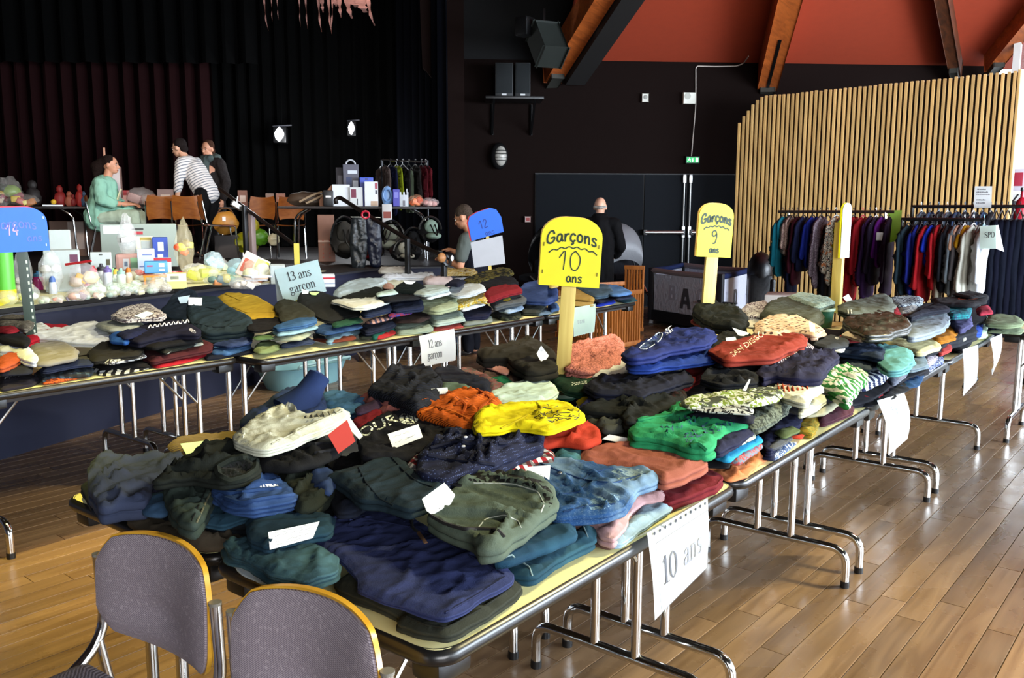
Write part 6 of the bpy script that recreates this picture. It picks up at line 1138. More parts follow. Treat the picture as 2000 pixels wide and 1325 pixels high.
# -- clothes rails in front of the slatted wall
RX=8.95
def hanger(par,w=.34,col='2a2a2c'):
 m=MB();m.tube(bend([(0,-w/2,-.11),(0,0,-.02),(0,w/2,-.11)],.04,4),.006,6)
 m.tube([(0,0,-.02),(0,0,.03)]+arc((0,.018,.03),.018,PI,0,6,(0,1,0),(0,0,1)),.003,6);m.build('hanger',plain('hanger_'+col,col,.4),par)
def hang(kind,lab,y,w,L,col,ckind='cotton',col2=None,col3=None,x=RX,zbar=1.5,yaw=0,hang_col='2a2a2c',group='clothes on the left rail',sleeve=None,flare=1.0,th=.05,wide=1.0,depth=0):
 """a garment on a hanger; it hangs in the plane across the rail (local Y across the shoulders, Z down)"""
 t=thing(kind,lab,'clothes',(x,y,zbar),yaw,group);hw=w/2
 hanger(t,w*.9,hang_col)
 if kind in('trousers','leggings','jeans'):
  o=[(-hw*.62,-.12),(hw*.62,-.12),(hw*.75,-L),(hw*.08,-L),(0,-L*.5),(-hw*.08,-L),(-hw*.75,-L)];parts=[('body',o,th)]
 elif kind in('vest',):
  parts=[('body',[(-hw*.28,-.07),(hw*.28,-.07),(hw*.7,-.11),(hw*.74*flare,-L),(-hw*.74*flare,-L),(-hw*.7,-.11)],th)]
 else:
  b=hw*.78;parts=[('body',[(-hw*.26,-.05),(0,-.085),(hw*.26,-.05),(hw*.92,-.11),(b,-.28),(b*flare,-L),(-b*flare,-L),(-b,-.28),(-hw*.92,-.11)],th)]
  sl=sleeve if sleeve else L*.82
  for s in(-1,1):
   q=[(s*hw*.8,-.105),(s*hw*1.04,-.15),(s*hw*1.22,-sl),(s*hw*.86,-sl-.01),(s*hw*.72,-.27)]
   parts.append(('sleeve',q,th*.85))
 for i,(nm,o,tk)in enumerate(parts):
  _seed[0]+=1
  bm=cloth_mesh(o,lambda a,b:tk/2,tk,1,.010,_seed[0],s=.022,round_=tk*.45,dirn=PI/2,bulge=.012,wl=1.6,soft=2)
  for v in bm.verts:v.co=Vector((v.co.z+(.012 if nm=='sleeve' else 0)+.02*noise.noise(Vector((v.co.y*3,i*3.1+_seed[0],0))),v.co.x,v.co.y))
  bmesh.ops.recalc_face_normals(bm,faces=bm.faces);me=bpy.data.meshes.new(nm);bm.to_mesh(me);bm.free()
  for p in me.polygons:p.use_smooth=True
  o_=link(nm,me,cloth(col,ckind,col2,col3),t)
 return t
def rail(lab,x,y0,y1,z,col,posts,feet=True,r=.016):
 t=thing('clothes_rail',lab,'clothes rail',(x,(y0+y1)/2,0));yc=(y0+y1)/2
 m=MB();m.tube([(0,y0-yc,z),(0,y1-yc,z)],r,8);m.build('hanging_bar',col,t)
 for y in posts:
  m=MB();m.tube([(0,y-yc,.06),(0,y-yc,z)],r*.9,8);m.build('upright',CHROME if col is not BLACK else BLACK,t)
  m=MB();m.tube([(-.25,y-yc,.05),(.25,y-yc,.05)],r*.9,8)
  for s in(-.22,.22):m.ball((s,y-yc,.025),.025,8)
  m.build('foot',BLACK,t)
 return t
yl=lambda px:onX(px,415,RX).y
DBAR=plain('rail_brown','3a2f2a',.4,.4)
rail('brown clothes rail with a chrome upright, left of the two rails',RX,yl(1520),yl(1747),1.505,DBAR,[yl(1540),yl(1730)])
# the bar is seen almost end-on, so garments are fanned a little as in the photograph
L1=[(1530,'jacket','teal fleece jacket first on the left rail',.42,.66,'0f6f80',dict()),(1543,'jumper','beige and pink print jumper second on the left rail',.36,.44,'c9b2a4',dict(ckind='print',col2='8a6a66')),(1549,'trousers','navy tracksuit trousers third on the left rail',.36,.86,'151d3c',dict()),(1558,'jumper','burgundy jumper behind the beige print one',.40,.74,'4a1326',dict()),(1570,'jacket','navy fleece jacket with a broad back',.46,.60,'131b3e',dict()),(1588,'jumper','royal blue jumper next to the navy fleece',.40,.56,'182a86',dict()),(1604,'jacket','grey mauve patterned ski jacket on the left rail',.46,.76,'6a5a66',dict(ckind='print',col2='9b8f98')),(1618,'trousers','black ski trousers behind the grey mauve jacket',.40,.86,'14151c',dict()),(1634,'jacket','white print jacket with dark letters and orange marks',.44,.72,'d8d0bd',dict(ckind='print',col2='2f2a30',col3='c77b4a',hang_col='dfe3e0')),(1646,'vest','neon yellow green long vest',.46,.88,'c3d20c',dict(flare=1.15)),(1654,'jumper','dark grey jumper behind the edge-on sign',.36,.50,'3b3a42',dict()),(1668,'coat','scarlet hooded long coat',.48,.88,'a5141f',dict(flare=1.1)),(1686,'jacket','crimson jacket right of the scarlet coat',.46,.72,'9a1320',dict(hang_col='c23b4a')),(1700,'dress','purple violet dress on the left rail',.38,.84,'3d2150',dict(flare=1.15)),(1712,'jacket','dark violet jacket with a white swing tag',.42,.70,'2b2038',dict(hang_col='e6e8ea')),(1722,'jumper','magenta and purple jumper near the chrome upright',.34,.52,'6b1f86',dict()),(1738,'dress','plum striped dress hanging past the chrome upright',.38,.80,'33203a',dict(flare=1.1)),]
for px_,kind,lab,w,L,col,kw in L1:
 t=hang(kind,lab,yl(px_),w,L,col,**kw);t.rotation_euler=(0,0,PI/2+random.uniform(-.10,.10))
o,n,c=sheet_thing('poster_sheet','lime green paper sheet hanging from the end of the left rail',[onX(1734,411,RX),onX(1762,411,RX),onX(1758,470,RX-.02),onX(1738,474,RX-.02)],plain('paper_lime','a9c95e',.6),.01,.01)
tg=MB();c_=onX(1719,462,RX-.20);tg.box(c_,(.004,.07,.075),0,.001);tag(tg.build('price_tag',PAPER),'square white tag hanging among the purple clothes','tag')
RX2=8.35;yl2=lambda px:onX(px,412,RX2).y
rail('black clothes rail at the right edge with a notice clipped on',RX2+.55,onX(1783,404,RX2+.55).y,onX(2060,400,RX2+.55).y,1.555,BLACK,[onX(1783,404,RX2+.55).y,onX(2040,400,RX2+.55).y])
rail('lower black clothes rail holding the sports clothes',RX2,yl2(1762),yl2(1925),1.44,BLACK,[yl2(1764),yl2(1922)])
L2=[(1776,'jacket','dark green navy jacket with a yellow logo',.44,.66,'1a2c36',dict()),(1792,'jacket','cobalt tracksuit jacket on the sports rail',.42,.66,'17247a',dict()),(1802,'trousers','navy tracksuit trousers on the sports rail',.38,.82,'121a36',dict()),(1812,'t_shirt','red football shirt with white shoulder',.44,.72,'a4151f',dict(col2='dddddd')),(1822,'t_shirt','royal blue football shirt behind the red one',.40,.40,'1330a8',dict(sleeve=.26)),(1832,'jacket','bright red tracksuit jacket',.44,.60,'ad1a24',dict()),(1842,'trousers','cream trousers showing under the red tracksuit jacket',.36,.78,'b9b7a6',dict()),(1852,'jacket','black tracksuit jacket with white piping',.44,.62,'12131c',dict()),(1866,'jumper','grey marl jumper on the sports rail',.42,.64,'7d8890',dict()),(1874,'t_shirt','peach T-shirt between grey and yellow',.40,.36,'d8ac92',dict(sleeve=.24)),(1880,'joggers','taupe grey joggers under the peach T-shirt',.40,.74,'77757a',dict(sleeve=.5)),(1886,'t_shirt','yellow T-shirt with a black sleeve edge',.40,.32,'d9a625',dict(sleeve=.22,hang_col='e6e8ea')),(1904,'jacket','cream kimono jacket with a SPORT sheet',.50,.72,'d9d9cc',dict(flare=1.05,hang_col='e6e8ea')),(1916,'trousers','white kimono trousers on the sports rail',.44,.92,'dfe2e4',dict()),(1924,'jacket','white kimono jacket at the end of the sports rail',.52,.62,'e4e8ee',dict(hang_col='7fb0c0')),]
for px_,kind,lab,w,L,col,kw in L2:
 kw.pop('col2',None)
 t=hang(kind,lab,yl2(px_),w,L,col,x=RX2,zbar=1.435,group='sports clothes on the right rail',**kw);t.rotation_euler=(0,0,PI/2+random.uniform(-.10,.10))
for i in range(8):
 px_=1946+12*i;y=onX(px_,402,RX2+.55).y
 od=['first','second','third','fourth','fifth','sixth','seventh','eighth','ninth']
 t=hang('trousers',od[i]+' dark navy trousers from the left at the right end of the black rail',y,.46,1.15,['141a2c','10142a'][i%2],x=RX2+.55,zbar=1.55,group='navy trousers on the black rail',th=.09);t.rotation_euler=(0,0,PI/2)
for i in range(9):
 px_=1800+17*i;y=onX(px_,404,RX2+.55).y
 t=hang('shirt',['slate','dusty blue','dark'][i%3]+' shirt on the rear black rail, '+od[i]+' from its left end',y,.40,.75,['5a6370','3d4f70','23232b'][i%3],x=RX2+.55,zbar=1.55,group='shirts on the rear rail',hang_col=['d8d8d4','2a2a2c','6a7a8a'][i%3]);t.rotation_euler=(0,0,PI/2)
 # SPORT sheet over the kimono, notice on the rail
kx=RX2-.29
o,n,c=sheet_thing('poster_sheet','white sheet lettered SPO folded over the cream kimono',[onX(1914,442,kx),onX(1946,440,kx),onX(1946,486,kx),onX(1914,486,kx)],plain('paper_mint','dfeee4',.6),.006)
write_on(o,c,n,'SPO',.30,.52,.24,squeeze=.86,curl=.006)
m=MB();m.face([onX(1945,441,kx),onX(1950,440,kx+.1),onX(1961,492,kx+.1),onX(1946,486,kx)]);m.build('folded_flap',PAPER,o,False)
nx=RX2+.50
o,n,c=sheet_thing('notice_sheet','white printed notice clipped on the black rail in front of the slats',[onX(1904,364,nx),onX(1938,364,nx),onX(1936,406,nx),onX(1902,406,nx)],PAPER,.002)
for i,(txt,s0,t0,cs)in enumerate((('PANTALONS',.16,.17,.065),('GARÇONS',.12,.30,.065),('TAILLES',.12,.40,.05),('DU',.12,.66,.065),('AU',.14,.80,.065))):
 bmx=bmesh.new();rnd=random.Random(i)
 for k in range([9,12,14,10,9][i]):
  s=s0+k*.056;hh=(c[3]-c[0])*cs*(.7+.3*rnd.random());ww=(c[1]-c[0])*.036
  p=c[0]+(c[1]-c[0])*s+(c[3]-c[0])*t0+n*.004;bmx.faces.new([bmx.verts.new(q)for q in(p,p+ww,p+ww-hh,p-hh)])
 me=bpy.data.meshes.new('printed_line');bmx.to_mesh(me);bmx.free();link('printed_line',me,plain('ink_grey','4a4d55',.6),o)
 # boxes on the floor beneath the left rail
p=Z(1545,575,.0)if False else None
def floor_at(px,d):q=D(px,413,d);return Vector((q.x,q.y,0))
q=floor_at(1540,8.3);t=thing('box','pale box with a bright green pattern under the left rail','box',(q.x,q.y,0),.3)
m=MB();m.box((0,0,.36),(.38,.34,.72),0,.012);m.build('carton',plain('box_pale','c9c2bb',.6),t)
m=MB()
for i in range(4):
 for j in range(5):m.box((-.192,-.11+.072*i,.4+.05*j),(.006,.058,.036),0,.004)
m.build('green_pattern',plain('pattern_green','4fc928',.5),t)
q=floor_at(1490,10.6);t=thing('backpack','black backpack standing behind the playpen by the slatted wall','bag',(q.x,q.y,0),.5)
m=MB();m.ball((0,0,.78),(.19,.16,.24),12);m.box((0,0,.4),(.36,.28,.7),0,.06);m.build('body',cloth('111217','shiny'),t)
m=MB();m.tube(arc((0,0,.95),.07,0,PI,8,(1,0,0),(0,0,1)),.012,6);m.build('handle',BLACK,t)
m=MB();m.box((-.1,-.14,.55),(.2,.06,.3),0,.03);m.build('front_pocket',cloth('191a20','shiny'),t)
# things glimpsed past the end of the slatted wall
q=onX(1984,352,13.6);t=thing('wall_notice','red and white notice on the dark wall past the slatted wall','notice',tuple(q))
m=MB();m.box((0,0,0),(.02,.24,.30),0,.004);m.build('panel',plain('notice_white','c9c2cc',.5),t)
m=MB();m.box((-.014,0,.01),(.012,.17,.18),0,.002);m.build('red_field',plain('notice_red','a3243a',.5),t)
q=onX(1997,385,13.2);t=thing('fire_extinguisher','red fire extinguisher at the right edge past the slatted wall','fire extinguisher',(q.x,q.y,0))
m=MB();m.lathe([(0,.62),(.08,.62),(.09,.66),(.09,1.55),(.06,1.66),(.025,1.7),(.025,1.78),(0,1.78)],n=16);m.build('cylinder',plain('extinguisher_red','a8182c',.3),t)
m=MB();m.box((-.03,0,1.8),(.14,.03,.05),0,.01);m.tube(bend([(0,.05,1.74),(0,.14,1.6),(0,.12,1.2)],.05),.012,6);m.build('valve_and_hose',BLACK,t)
m=MB();m.box((0,0,.31),(.24,.24,.62),0,.01);m.build('stand',plain('stand_dark','1b1c22',.6),t)
# -- playpen, cot and pushchairs beyond the tables
pn,pl2,pr=Z(1408,540,.73),Z(1274,527,.73),Z(1488,521,.73)
pa,pb_=(pl2-pn).xy,(pr-pn).xy
W1=pa.length;W2=min(pb_.length,1.35);ua=pa.normalized().to_3d();ub=pb_.normalized().to_3d()
ub=(ub-ua*ub.dot(ua));ub=ub.normalized().to_3d()if abs(ub.length)>.5 else ub.normalized()
ub=pb_.normalized().to_3d()
corn=[pn,pn+ua*W1,pn+ua*W1+ub*W2,pn+ub*W2];c0=sum(corn,Vector())/4;c0 .z=0
t=thing('travel_cot','grey and navy travel cot with letters on its mesh sides','cot',tuple(c0));P=[Vector((p.x,p.y,0))-c0 for p in corn]
GREYT=plain('cot_grey','8a7f82',.6);NAVT=cloth('22305c');NET=film('cot_mesh','c9ccda',.82,.5);CB2=plain('cot_black','15161c',.6)
for i in range(4):
 a,b=P[i],P[(i+1)%4];u=(b-a).normalized();L=(b-a).length
 m=MB();m.tube([a+UZ*.72,b+UZ*.70,]if False else bend([a+UZ*.725,(a+b)/2+UZ*.71,b+UZ*.725],.3),.035,8);m.build('padded_rail',GREYT if i%2==0 else NAVT,t)
 m=MB();m.beam(a+u*.06+UZ*.40,b-u*.06+UZ*.40,.012,.56);m.build('mesh_side',NET,t)
 m=MB();m.beam(a+UZ*.13,b+UZ*.13,.05,.14);m.beam(a+u*.05+UZ*.4,a+u*.05+UZ*.42,.06,.5);m.build('lower_panel',CB2,t)
 m=MB();m.beam(a+UZ*.06,a+UZ*.76,.075,.075,bev=.012);m.build('corner_post',CB2,t)
 m=MB();m.beam(a+UZ*.0,a+u*.04+UZ*.07,.045,.03);m.build('foot',plain('foot_grey','a9a9ad',.4),t)
def block_letter(par,ch,at,u,n,size,mat):
 S={'A':[[(-.42,0),(-.2,0),(-.05,.6),(.05,.6),(.2,0),(.42,0),(.16,1),(-.16,1)],[(-.2,.22),(.2,.22),(.15,.42),(-.15,.42)]],'B':[[(-.34,0),(-.14,0),(-.14,1),(-.34,1)],[(-.14,0),(.2,0),(.34,.12),(.34,.4),(.2,.5),(-.14,.5),(-.14,.38),(.12,.38),(.12,.14),(-.14,.14)],[(-.14,.52),(.16,.52),(.3,.62),(.3,.88),(.16,1),(-.14,1),(-.14,.86),(.1,.86),(.1,.66),(-.14,.66)]],'C':[[(.34,.2),(.34,0),(-.2,0),(-.36,.2),(-.36,.8),(-.2,1),(.34,1),(.34,.8),(-.05,.8),(-.14,.68),(-.14,.32),(-.05,.2)]],'D':[[(-.34,0),(-.12,0),(-.12,1),(-.34,1)],[(-.12,0),(.14,0),(.36,.25),(.36,.75),(.14,1),(-.12,1),(-.12,.8),(.06,.8),(.14,.68),(.14,.32),(.06,.2),(-.12,.2)]]}
 m=MB()
 for poly in S[ch]:m.prism(poly,at,Vector(u)*size,UZ*size,n,.006)
 m.build('letter',mat,par)
nA=Vector((ua.y,-ua.x,0));nA=nA if nA.dot(CAM-c0)>0 else-nA;nB=Vector((ub.y,-ub.x,0));nB=nB if nB.dot(CAM-c0)>0 else-nB
LG,LP=plain('letter_grey','4a4a50',.6),plain('letter_pale','a5a5b4',.6)
ud=-ua
block_letter(t,'A',P[0].lerp(P[1],.47)+UZ*.27+nA*.012,ud,nA,.26,LG);block_letter(t,'B',P[0].lerp(P[1],.66)+UZ*.36+nA*.012,ud,nA,.19,LP)
block_letter(t,'C',P[0].lerp(P[1],.25)+UZ*.36+nA*.012,ud,nA,.19,LP)
block_letter(t,'D',P[0].lerp(P[3],.52)+UZ*.30+nB*.012,ub,nB,.22,LG);block_letter(t,'C',P[0].lerp(P[3],.22)+UZ*.34+nB*.012,ub,nB,.18,LP)
m=MB();m.prism([(0,0),(W1,0),(W1,W2),(0,W2)],P[0]+UZ*.16,ua,ub,UZ,.05);m.build('mattress',NAVT,t)
# wooden barred playpen behind the end of the left row
PW_=wood('playpen_beech','b8702f','96551f',(20,20,3),.5)
ca,cb,cc_=Z(1262,638,0),Z(1195,643,0),Z(1226,600,0)
ca=floor_at(1256,9.6);cb=floor_at(1196,9.2);cd2=floor_at(1090,10.2);ce_=floor_at(1222,10.7);cf=floor_at(1262,10.6)
c0=(ca+cb+cd2)/3;t=thing('wooden_playpen','slatted wooden playpen behind the end of the left-hand row','playpen',tuple(c0))
def fence(a,b,z1,n,par):
 a,b=Vector(a)-c0,Vector(b)-c0
 for z in(.05,z1):m=MB();m.beam(a+UZ*z,b+UZ*z,.035,.05,bev=.006);m.build('rail',PW_,par)
 for i in range(n):
  p=a.lerp(b,(i+.5)/n);m=MB();m.beam(p+UZ*.05,p+UZ*z1,.02,.02);m.build('bar',PW_,par)
fence(cb,ca,.62,12,t);fence(cd2,cb,.62,18,t);fence(ce_,cf,.82,7,t);fence(cd2,ce_,.62,12,t)
# pushchairs
def wheel(m,c,ax,r):
 u=Vector(ax).normalized();v=UZ;w=u.cross(v)
 m.tube(arc(c,r,0,2*PI,20,w,v)[:-1],.022,6,True)
 for k in range(6):a=k*PI/3;m.tube([Vector(c),Vector(c)+w*math.cos(a)*r+v*math.sin(a)*r],.005,4)
def pushchair(lab,at,rz,hood,seat,scale=1):
 t=thing('pushchair',lab,'pushchair',at,rz);t.scale=(scale,)*3
 for y in(-.26,.26):
  m=MB();wheel(m,(-.32,y,.15),(0,1,0),.13);m.build('wheel',BLACK,t)
  m=MB();wheel(m,(.34,y,.15),(0,1,0),.13);m.build('wheel',BLACK,t)
  m=MB();m.tube(bend([(-.32,y*.95,.15),(.15,y*.9,.55),(.42,y*.9,.98)],.2),.014,8);m.tube([(.34,y*.95,.15),(-.05,y*.9,.5)],.014,8);m.build('frame',CHROME if hood!='0d0e10' else plain('frame_black','1a1a1d',.35),t)
 m=MB();m.tube(bend([(.42,-.235,.98),(.50,-.2,1.02),(.50,.2,1.02),(.42,.235,.98)],.05),.018,8);m.build('handle',BLACK,t)
 m=MB();m.beam((-.2,0,.48),(.12,0,.46),.40,.07,bev=.03);m.beam((.10,0,.47),(.30,0,.92),.40,.07,bev=.03);m.build('seat',cloth(seat),t)
 m=MB();R=[]
 for k in range(7):
  a=.15+k*.32;R.append([Vector((.26-.34*math.sin(a)*1.0+.0,.22*math.cos(q),.70+.30*math.cos(a)+.0+.22*math.sin(q)*0))+Vector((-.0,0,.12*math.sin(q)))for q in[PI*i/10 for i in range(11)]])
 V=[[m.bm.verts.new(p)for p in r_]for r_ in R]
 for A,B in zip(V,V[1:]):
  for i in range(10):m.bm.faces.new((A[i],A[i+1],B[i+1],B[i]))
 bmesh.ops.solidify(m.bm,geom=m.bm.faces[:],thickness=.012);m.build('hood',cloth(hood,'shiny'),t)
 m=MB();m.box((.08,0,.26),(.42,.36,.14),0,.03);m.build('basket',cloth('16171b'),t)
 return t
q=floor_at(1220,12.6);pushchair('pushchair with a silver grey hood in front of the double door',tuple(q),1.0,'c9cbd0','24252b',1.2)
q=floor_at(1056,12.0);pushchair('black pushchair half hidden behind the Garçons 10 ans sign',tuple(q),-1.2,'0d0e10','141418',1.25)
# -- the stage, its curtains and lamps
SZ=.88
NAVYF=plain('stage_front_navy','0e1530',.7)
A0,A1,A2=Vector((-6.0,2.975,0)),Vector((6.82,7.14,0)),Vector((7.62,6.47,0));A3=onW(884,413,.3);A3 .z=0
bkl,bkr=D(-1100,413,15.3),D(890,413,15.3)
poly=[A0,A1,A2,A3,Vector((bkr.x,bkr.y,0)),Vector((bkl.x,bkl.y,0))]
m=MB();lo=[m.bm.verts.new(p)for p in poly];hi_=[m.bm.verts.new(p+UZ*SZ)for p in poly]
m.bm.faces.new(lo[::-1]);m.bm.faces.new(hi_)
for i in range(6):m.bm.faces.new((lo[i],lo[(i+1)%6],hi_[(i+1)%6],hi_[i]))
st=m.build('floor_stage',NAVYF,None,False);tag(st,kind='structure')
m=MB();m.bm.faces.new([m.bm.verts.new(p+UZ*(SZ+.004))for p in poly]);m.build('stage_boards',plain('stage_floor_dark','1a1413',.55),st)
for a,b in((A0,A1),(A1,A2)):m=MB();m.beam(a+UZ*(SZ-.008),b+UZ*(SZ-.008),.03,.02);m.build('nosing',plain('nosing_grey','2c2d33',.4),st)
def curtain(lab,pts,z0,z1,mat,fold=.16,amp=.07,name='stage_curtain',nz=6,group=None):
 m=MB();P=[Vector(p).xy for p in pts];L=sum((b-a).length for a,b in zip(P,P[1:]));n=int(L/fold*6);rows=[]
 base=[]
 for i in range(n+1):
  s=L*i/n;q=0
  for a,b in zip(P,P[1:]):
   l=(b-a).length
   if s<=q+l+1e-6:t=(s-q)/l;p=a.lerp(b,t);d=(b-a).normalized();break
   q+=l
  nn=Vector((-d.y,d.x));w=amp*math.sin(2*PI*s/fold+1.3*noise.noise(Vector((s*1.7,0,3))))*(1+.4*noise.noise(Vector((s*2.3,5,0))))
  base.append((p,nn,w))
 for k in range(nz+1):
  z=z0+(z1-z0)*k/nz;rows.append([m.bm.verts.new((p.x+nn.x*w*(1.15-.35*k/nz),p.y+nn.y*w*(1.15-.35*k/nz),z))for p,nn,w in base])
 for A,B in zip(rows,rows[1:]):
  for i in range(n):m.bm.faces.new((A[i],A[i+1],B[i+1],B[i]))
 o=m.build(name,mat);tag(o,lab,'curtain',group);return o
def xy(px_,d):p=D(px_,413,d);return(p.x,p.y,0)
BLKV=plain('velvet_black','050505',.95,0,Specular_IOR_Level=.05);WINE=plain('velvet_wine','1c0b0c',.95,0,Specular_IOR_Level=.05)
curtain('black velvet back curtain across the rear of the stage',[xy(380,14.9),xy(640,15.0),xy(880,14.8)],SZ+.02,6.6,BLKV,.22,.06)
curtain('dark wine red curtain hanging at the left of the stage',[xy(-300,14.0),xy(100,14.2),xy(425,14.4)],SZ+.02,4.0,WINE,.24,.075)
curtain('black side curtain at the right of the stage opening',[xy(778,14.0),xy(830,13.4),xy(872,12.8)],SZ+.02,6.6,plain('velvet_blue_black','08090e',.95,0,Specular_IOR_Level=.05),.2,.06)
curtain('short black border curtain over the left of the stage',[xy(-250,13.6),xy(120,13.6),xy(520,13.7)],3.75,6.4,BLKV,.3,.06)
# thin drooping strips of lit fabric under the stage roof
t0=D(640,10,11.8);t=thing('fabric_garland','pink white fabric strips drooping from the stage roof','garland',tuple(t0))
PK=cloth('cf9c90');m=MB();a,b=D(500,-40,11.8)-t0,D(740,-46,11.8)-t0;m.tube([a,b],.02,6);m.build('batten',BLACK,t)
for x0,yb,w,sw in((530,44,.012,2),(541,40,.012,3),(584,52,.014,3),(596,56,.02,5),(620,62,.03,8),(628,24,.05,3),(640,66,.03,8),(650,60,.02,-3),(662,34,.05,4),(676,36,.08,12),(690,14,.14,6),(702,24,.16,12),(716,50,.05,16),(514,60,.02,10),(655,12,.08,2)):
 m=MB();pts=[D(x0,-44,11.8),D(x0+sw*.2,0,11.75),D(x0+sw*.5,yb*.6,11.75),D(x0+sw,yb,11.8)]
 pts=[Vector(p)-t0 for p in smooth_line(pts,5)];g0=None
 for i,p in enumerate(pts):
  f=i/(len(pts)-1);ww=w*(1-.75*f*f)*(1+.3*math.sin(i*1.4));q=(m.bm.verts.new(p-RGT*ww/2+FWD*.02*math.sin(i)),m.bm.verts.new(p+RGT*ww/2))
  if g0:m.bm.faces.new((g0[0],g0[1],q[1],q[0]))
  g0=q
 bmesh.ops.solidify(m.bm,geom=m.bm.faces[:],thickness=.004);m.build('strip',PK,t)
light('SPOT','strip_spot',tuple(D(760,-120,11.0)),tuple(D(690,10,11.8)),60,(1,.80,.72),spot_size=.7,spot_blend=.8,shadow_soft_size=.05)
# two stage floods facing the hall
for px_,py_,w,h,lab in((545,262,.155,.24,'left one of two lit white flood lamps at the back of the stage'),(686,250,.10,.22,'right one of two lit white flood lamps at the back of the stage')):
 c=D(px_,py_,14.2);t=thing('flood_lamp',lab,'lamp',tuple(c));M3=Matrix((RGT,UPV,-FWD)).transposed()
 m=MB();m.quadbox(FWD*.10,M3,(w*.7,h*.56,.07),.02);m.build('housing',BLACK,t)
 m=MB();o=[(0,h/2),(w*.28,h*.34),(w/2,.04*h),(w*.42,-h*.16),(0,-h/2),(-w*.34,-h*.34),(-w/2,.04*h),(-w*.3,h*.3)]
 m.prism(o,-FWD*.0,RGT,UPV,-FWD,.02);m.build('lens',emit('flood_white','f4f8ff',9),t)
 m=MB();m.tube([RGT*(-w*.8)+UPV*h*.6+FWD*.08,RGT*(w*1.2)+UPV*(h*.68)+FWD*.08],.012,6);m.build('bar',plain('bar_grey','4a4a50',.4),t);m=MB();m.tube([UPV*h*.5+FWD*.16,UPV*1.2+FWD*.16],.008,5);m.build('hanging_wire',plain('velvet_black','050505',.95,0,Specular_IOR_Level=.05),t)
light('POINT','flood_glow',tuple(D(560,265,13.6)),(0,0,0),26,(.95,.97,1),shadow_soft_size=.1)
light('POINT','flood_glow',tuple(D(695,300,13.2)),(0,0,0),26,(.95,.97,1),shadow_soft_size=.1)
# -- helpers for things standing upright on a surface
def upright(px0,px1,d):return D((px0+px1)/2,413,d),abs(px1-px0)/F*d
def carton(name,lab,cat,x0,x1,ytop,zs,d,depth,mat,rz=0,bev=.006,group=None):
 c,w=upright(x0,x1,d);zt=D((x0+x1)/2,ytop,d).z;h=max(.02,zt-zs)
 t=thing(name,lab,cat,(c.x,c.y,zs),cam_rz(c)+rz,group)
 m=MB();m.box((0,depth/2,h/2+.001),(w,depth,h),0,bev);m.build('body',mat,t,False)
 return t,w,h
def face_patch(t,w,h,u0,v0,u1,v1,mat,name='printed_panel',lift=.003):
 m=MB();m.box(((u0+u1)/2*w-w/2,-lift/2,(v0+v1)/2*h),(abs(u1-u0)*w,lift,abs(v1-v0)*h));return m.build(name,mat,t,False)
def blobm(c,r,sq=(1,1,1),amp=.25,f=4,n=14,seed=0):
 m=MB();m.ball((0,0,0),1,n)
 for v in m.bm.verts:
  p=v.co.copy();k=1+amp*noise.noise(p*f*.5+Vector((seed,0,0)))+amp*.5*noise.noise(p*f+Vector((0,seed,0)));v.co=Vector((p.x*sq[0]*r*k,p.y*sq[1]*r*k,p.z*sq[2]*r*k))+Vector(c)
 return m
def bag(lab,x0,x1,ytop,ybase,zs,d,cols,seed,col='ffffff',alpha=.30,group=None,tall=False,name='plastic_bag',cat='bag'):
 """clear bag lying on a surface, with coloured things inside"""
 c,w=upright(x0,x1,d);h=max(.03,D((x0+x1)/2,ytop,d).z-zs);t=thing(name,lab,cat,(c.x,c.y,zs),cam_rz(c),group)
 rnd=random.Random(seed);m=blobm((0,w*.28,h*.5),.5,(w,w*.6,h),.22,5,14,seed)
 if tall:
  for v in m.bm.verts:
   k=v.co.z/h
   if k>.62:v.co.x*=1-1.5*(k-.62)*(1 if k<.85 else.5);v.co.z+=.05*h
 for v in m.bm.verts:v.co.z=max(v.co.z,.002)
 m.build('film',film('bag_film',col,alpha),t)
 for i,cc in enumerate(cols):
  r=min(w,h*1.3)*rnd.uniform(.22,.34);u=((i+.5)/len(cols)-.5)*w*.62;z=min(h*.8-r*.5,max(r*.8,h*rnd.uniform(.25,.6)))
  k=rnd.randint(0,2)
  if k==0:q=blobm((u,w*.26,max(z,r*.75)),r,(1,.7,.8),.3,4,8,seed+i)
  elif k==1:q=MB().box((u,w*.26,max(z,r*.65)),(r*1.8,r*1.1,r*1.25),rnd.uniform(-.5,.5),r*.25,Matrix.Rotation(rnd.uniform(-.6,.6),3,'Y'))
  else:q=MB().ball((u,w*.26,max(z,r*.75)),(r,r*.7,r*.75),8)
  q.build('toy',plain('toy_'+cc,cc,.4),t)
 return t
 # pale top along the stage edge
e1=(A1-A0).normalized();nE=Vector((-e1 .y,e1 .x,0));ZT=.915
def edge_at(px_):return toline(px_,A0,e1)
ea,eb=edge_at(-120),edge_at(640)
L=(eb-ea).length;t=thing('display_top','long pale yellow tabletop along the stage edge, covered with toys and bottles','table',tuple((ea+eb)/2+nE*.02),math.atan2(e1 .y,e1 .x))
m=MB();ringmesh(m.bm,[[(x,y,ZT-.03)for x,y in rrect(-L/2,L/2,0,1.35,.04)],[(x,y,ZT)for x,y in rrect(-L/2,L/2,0,1.35,.04)]]);m.build('top',plain('display_cream','d9d3a4',.5),t)
m=MB();m.box((0,-.006,ZT-.016),(L-.06,.012,.03));m.build('edge_band',EDGE,t)
def dz(ybase):return(EYE-ZT)*F/(ybase-413)/1.0
WH=plain('carton_white','b2bcbb',.6)
def on_top(ybase):return dz(ybase)
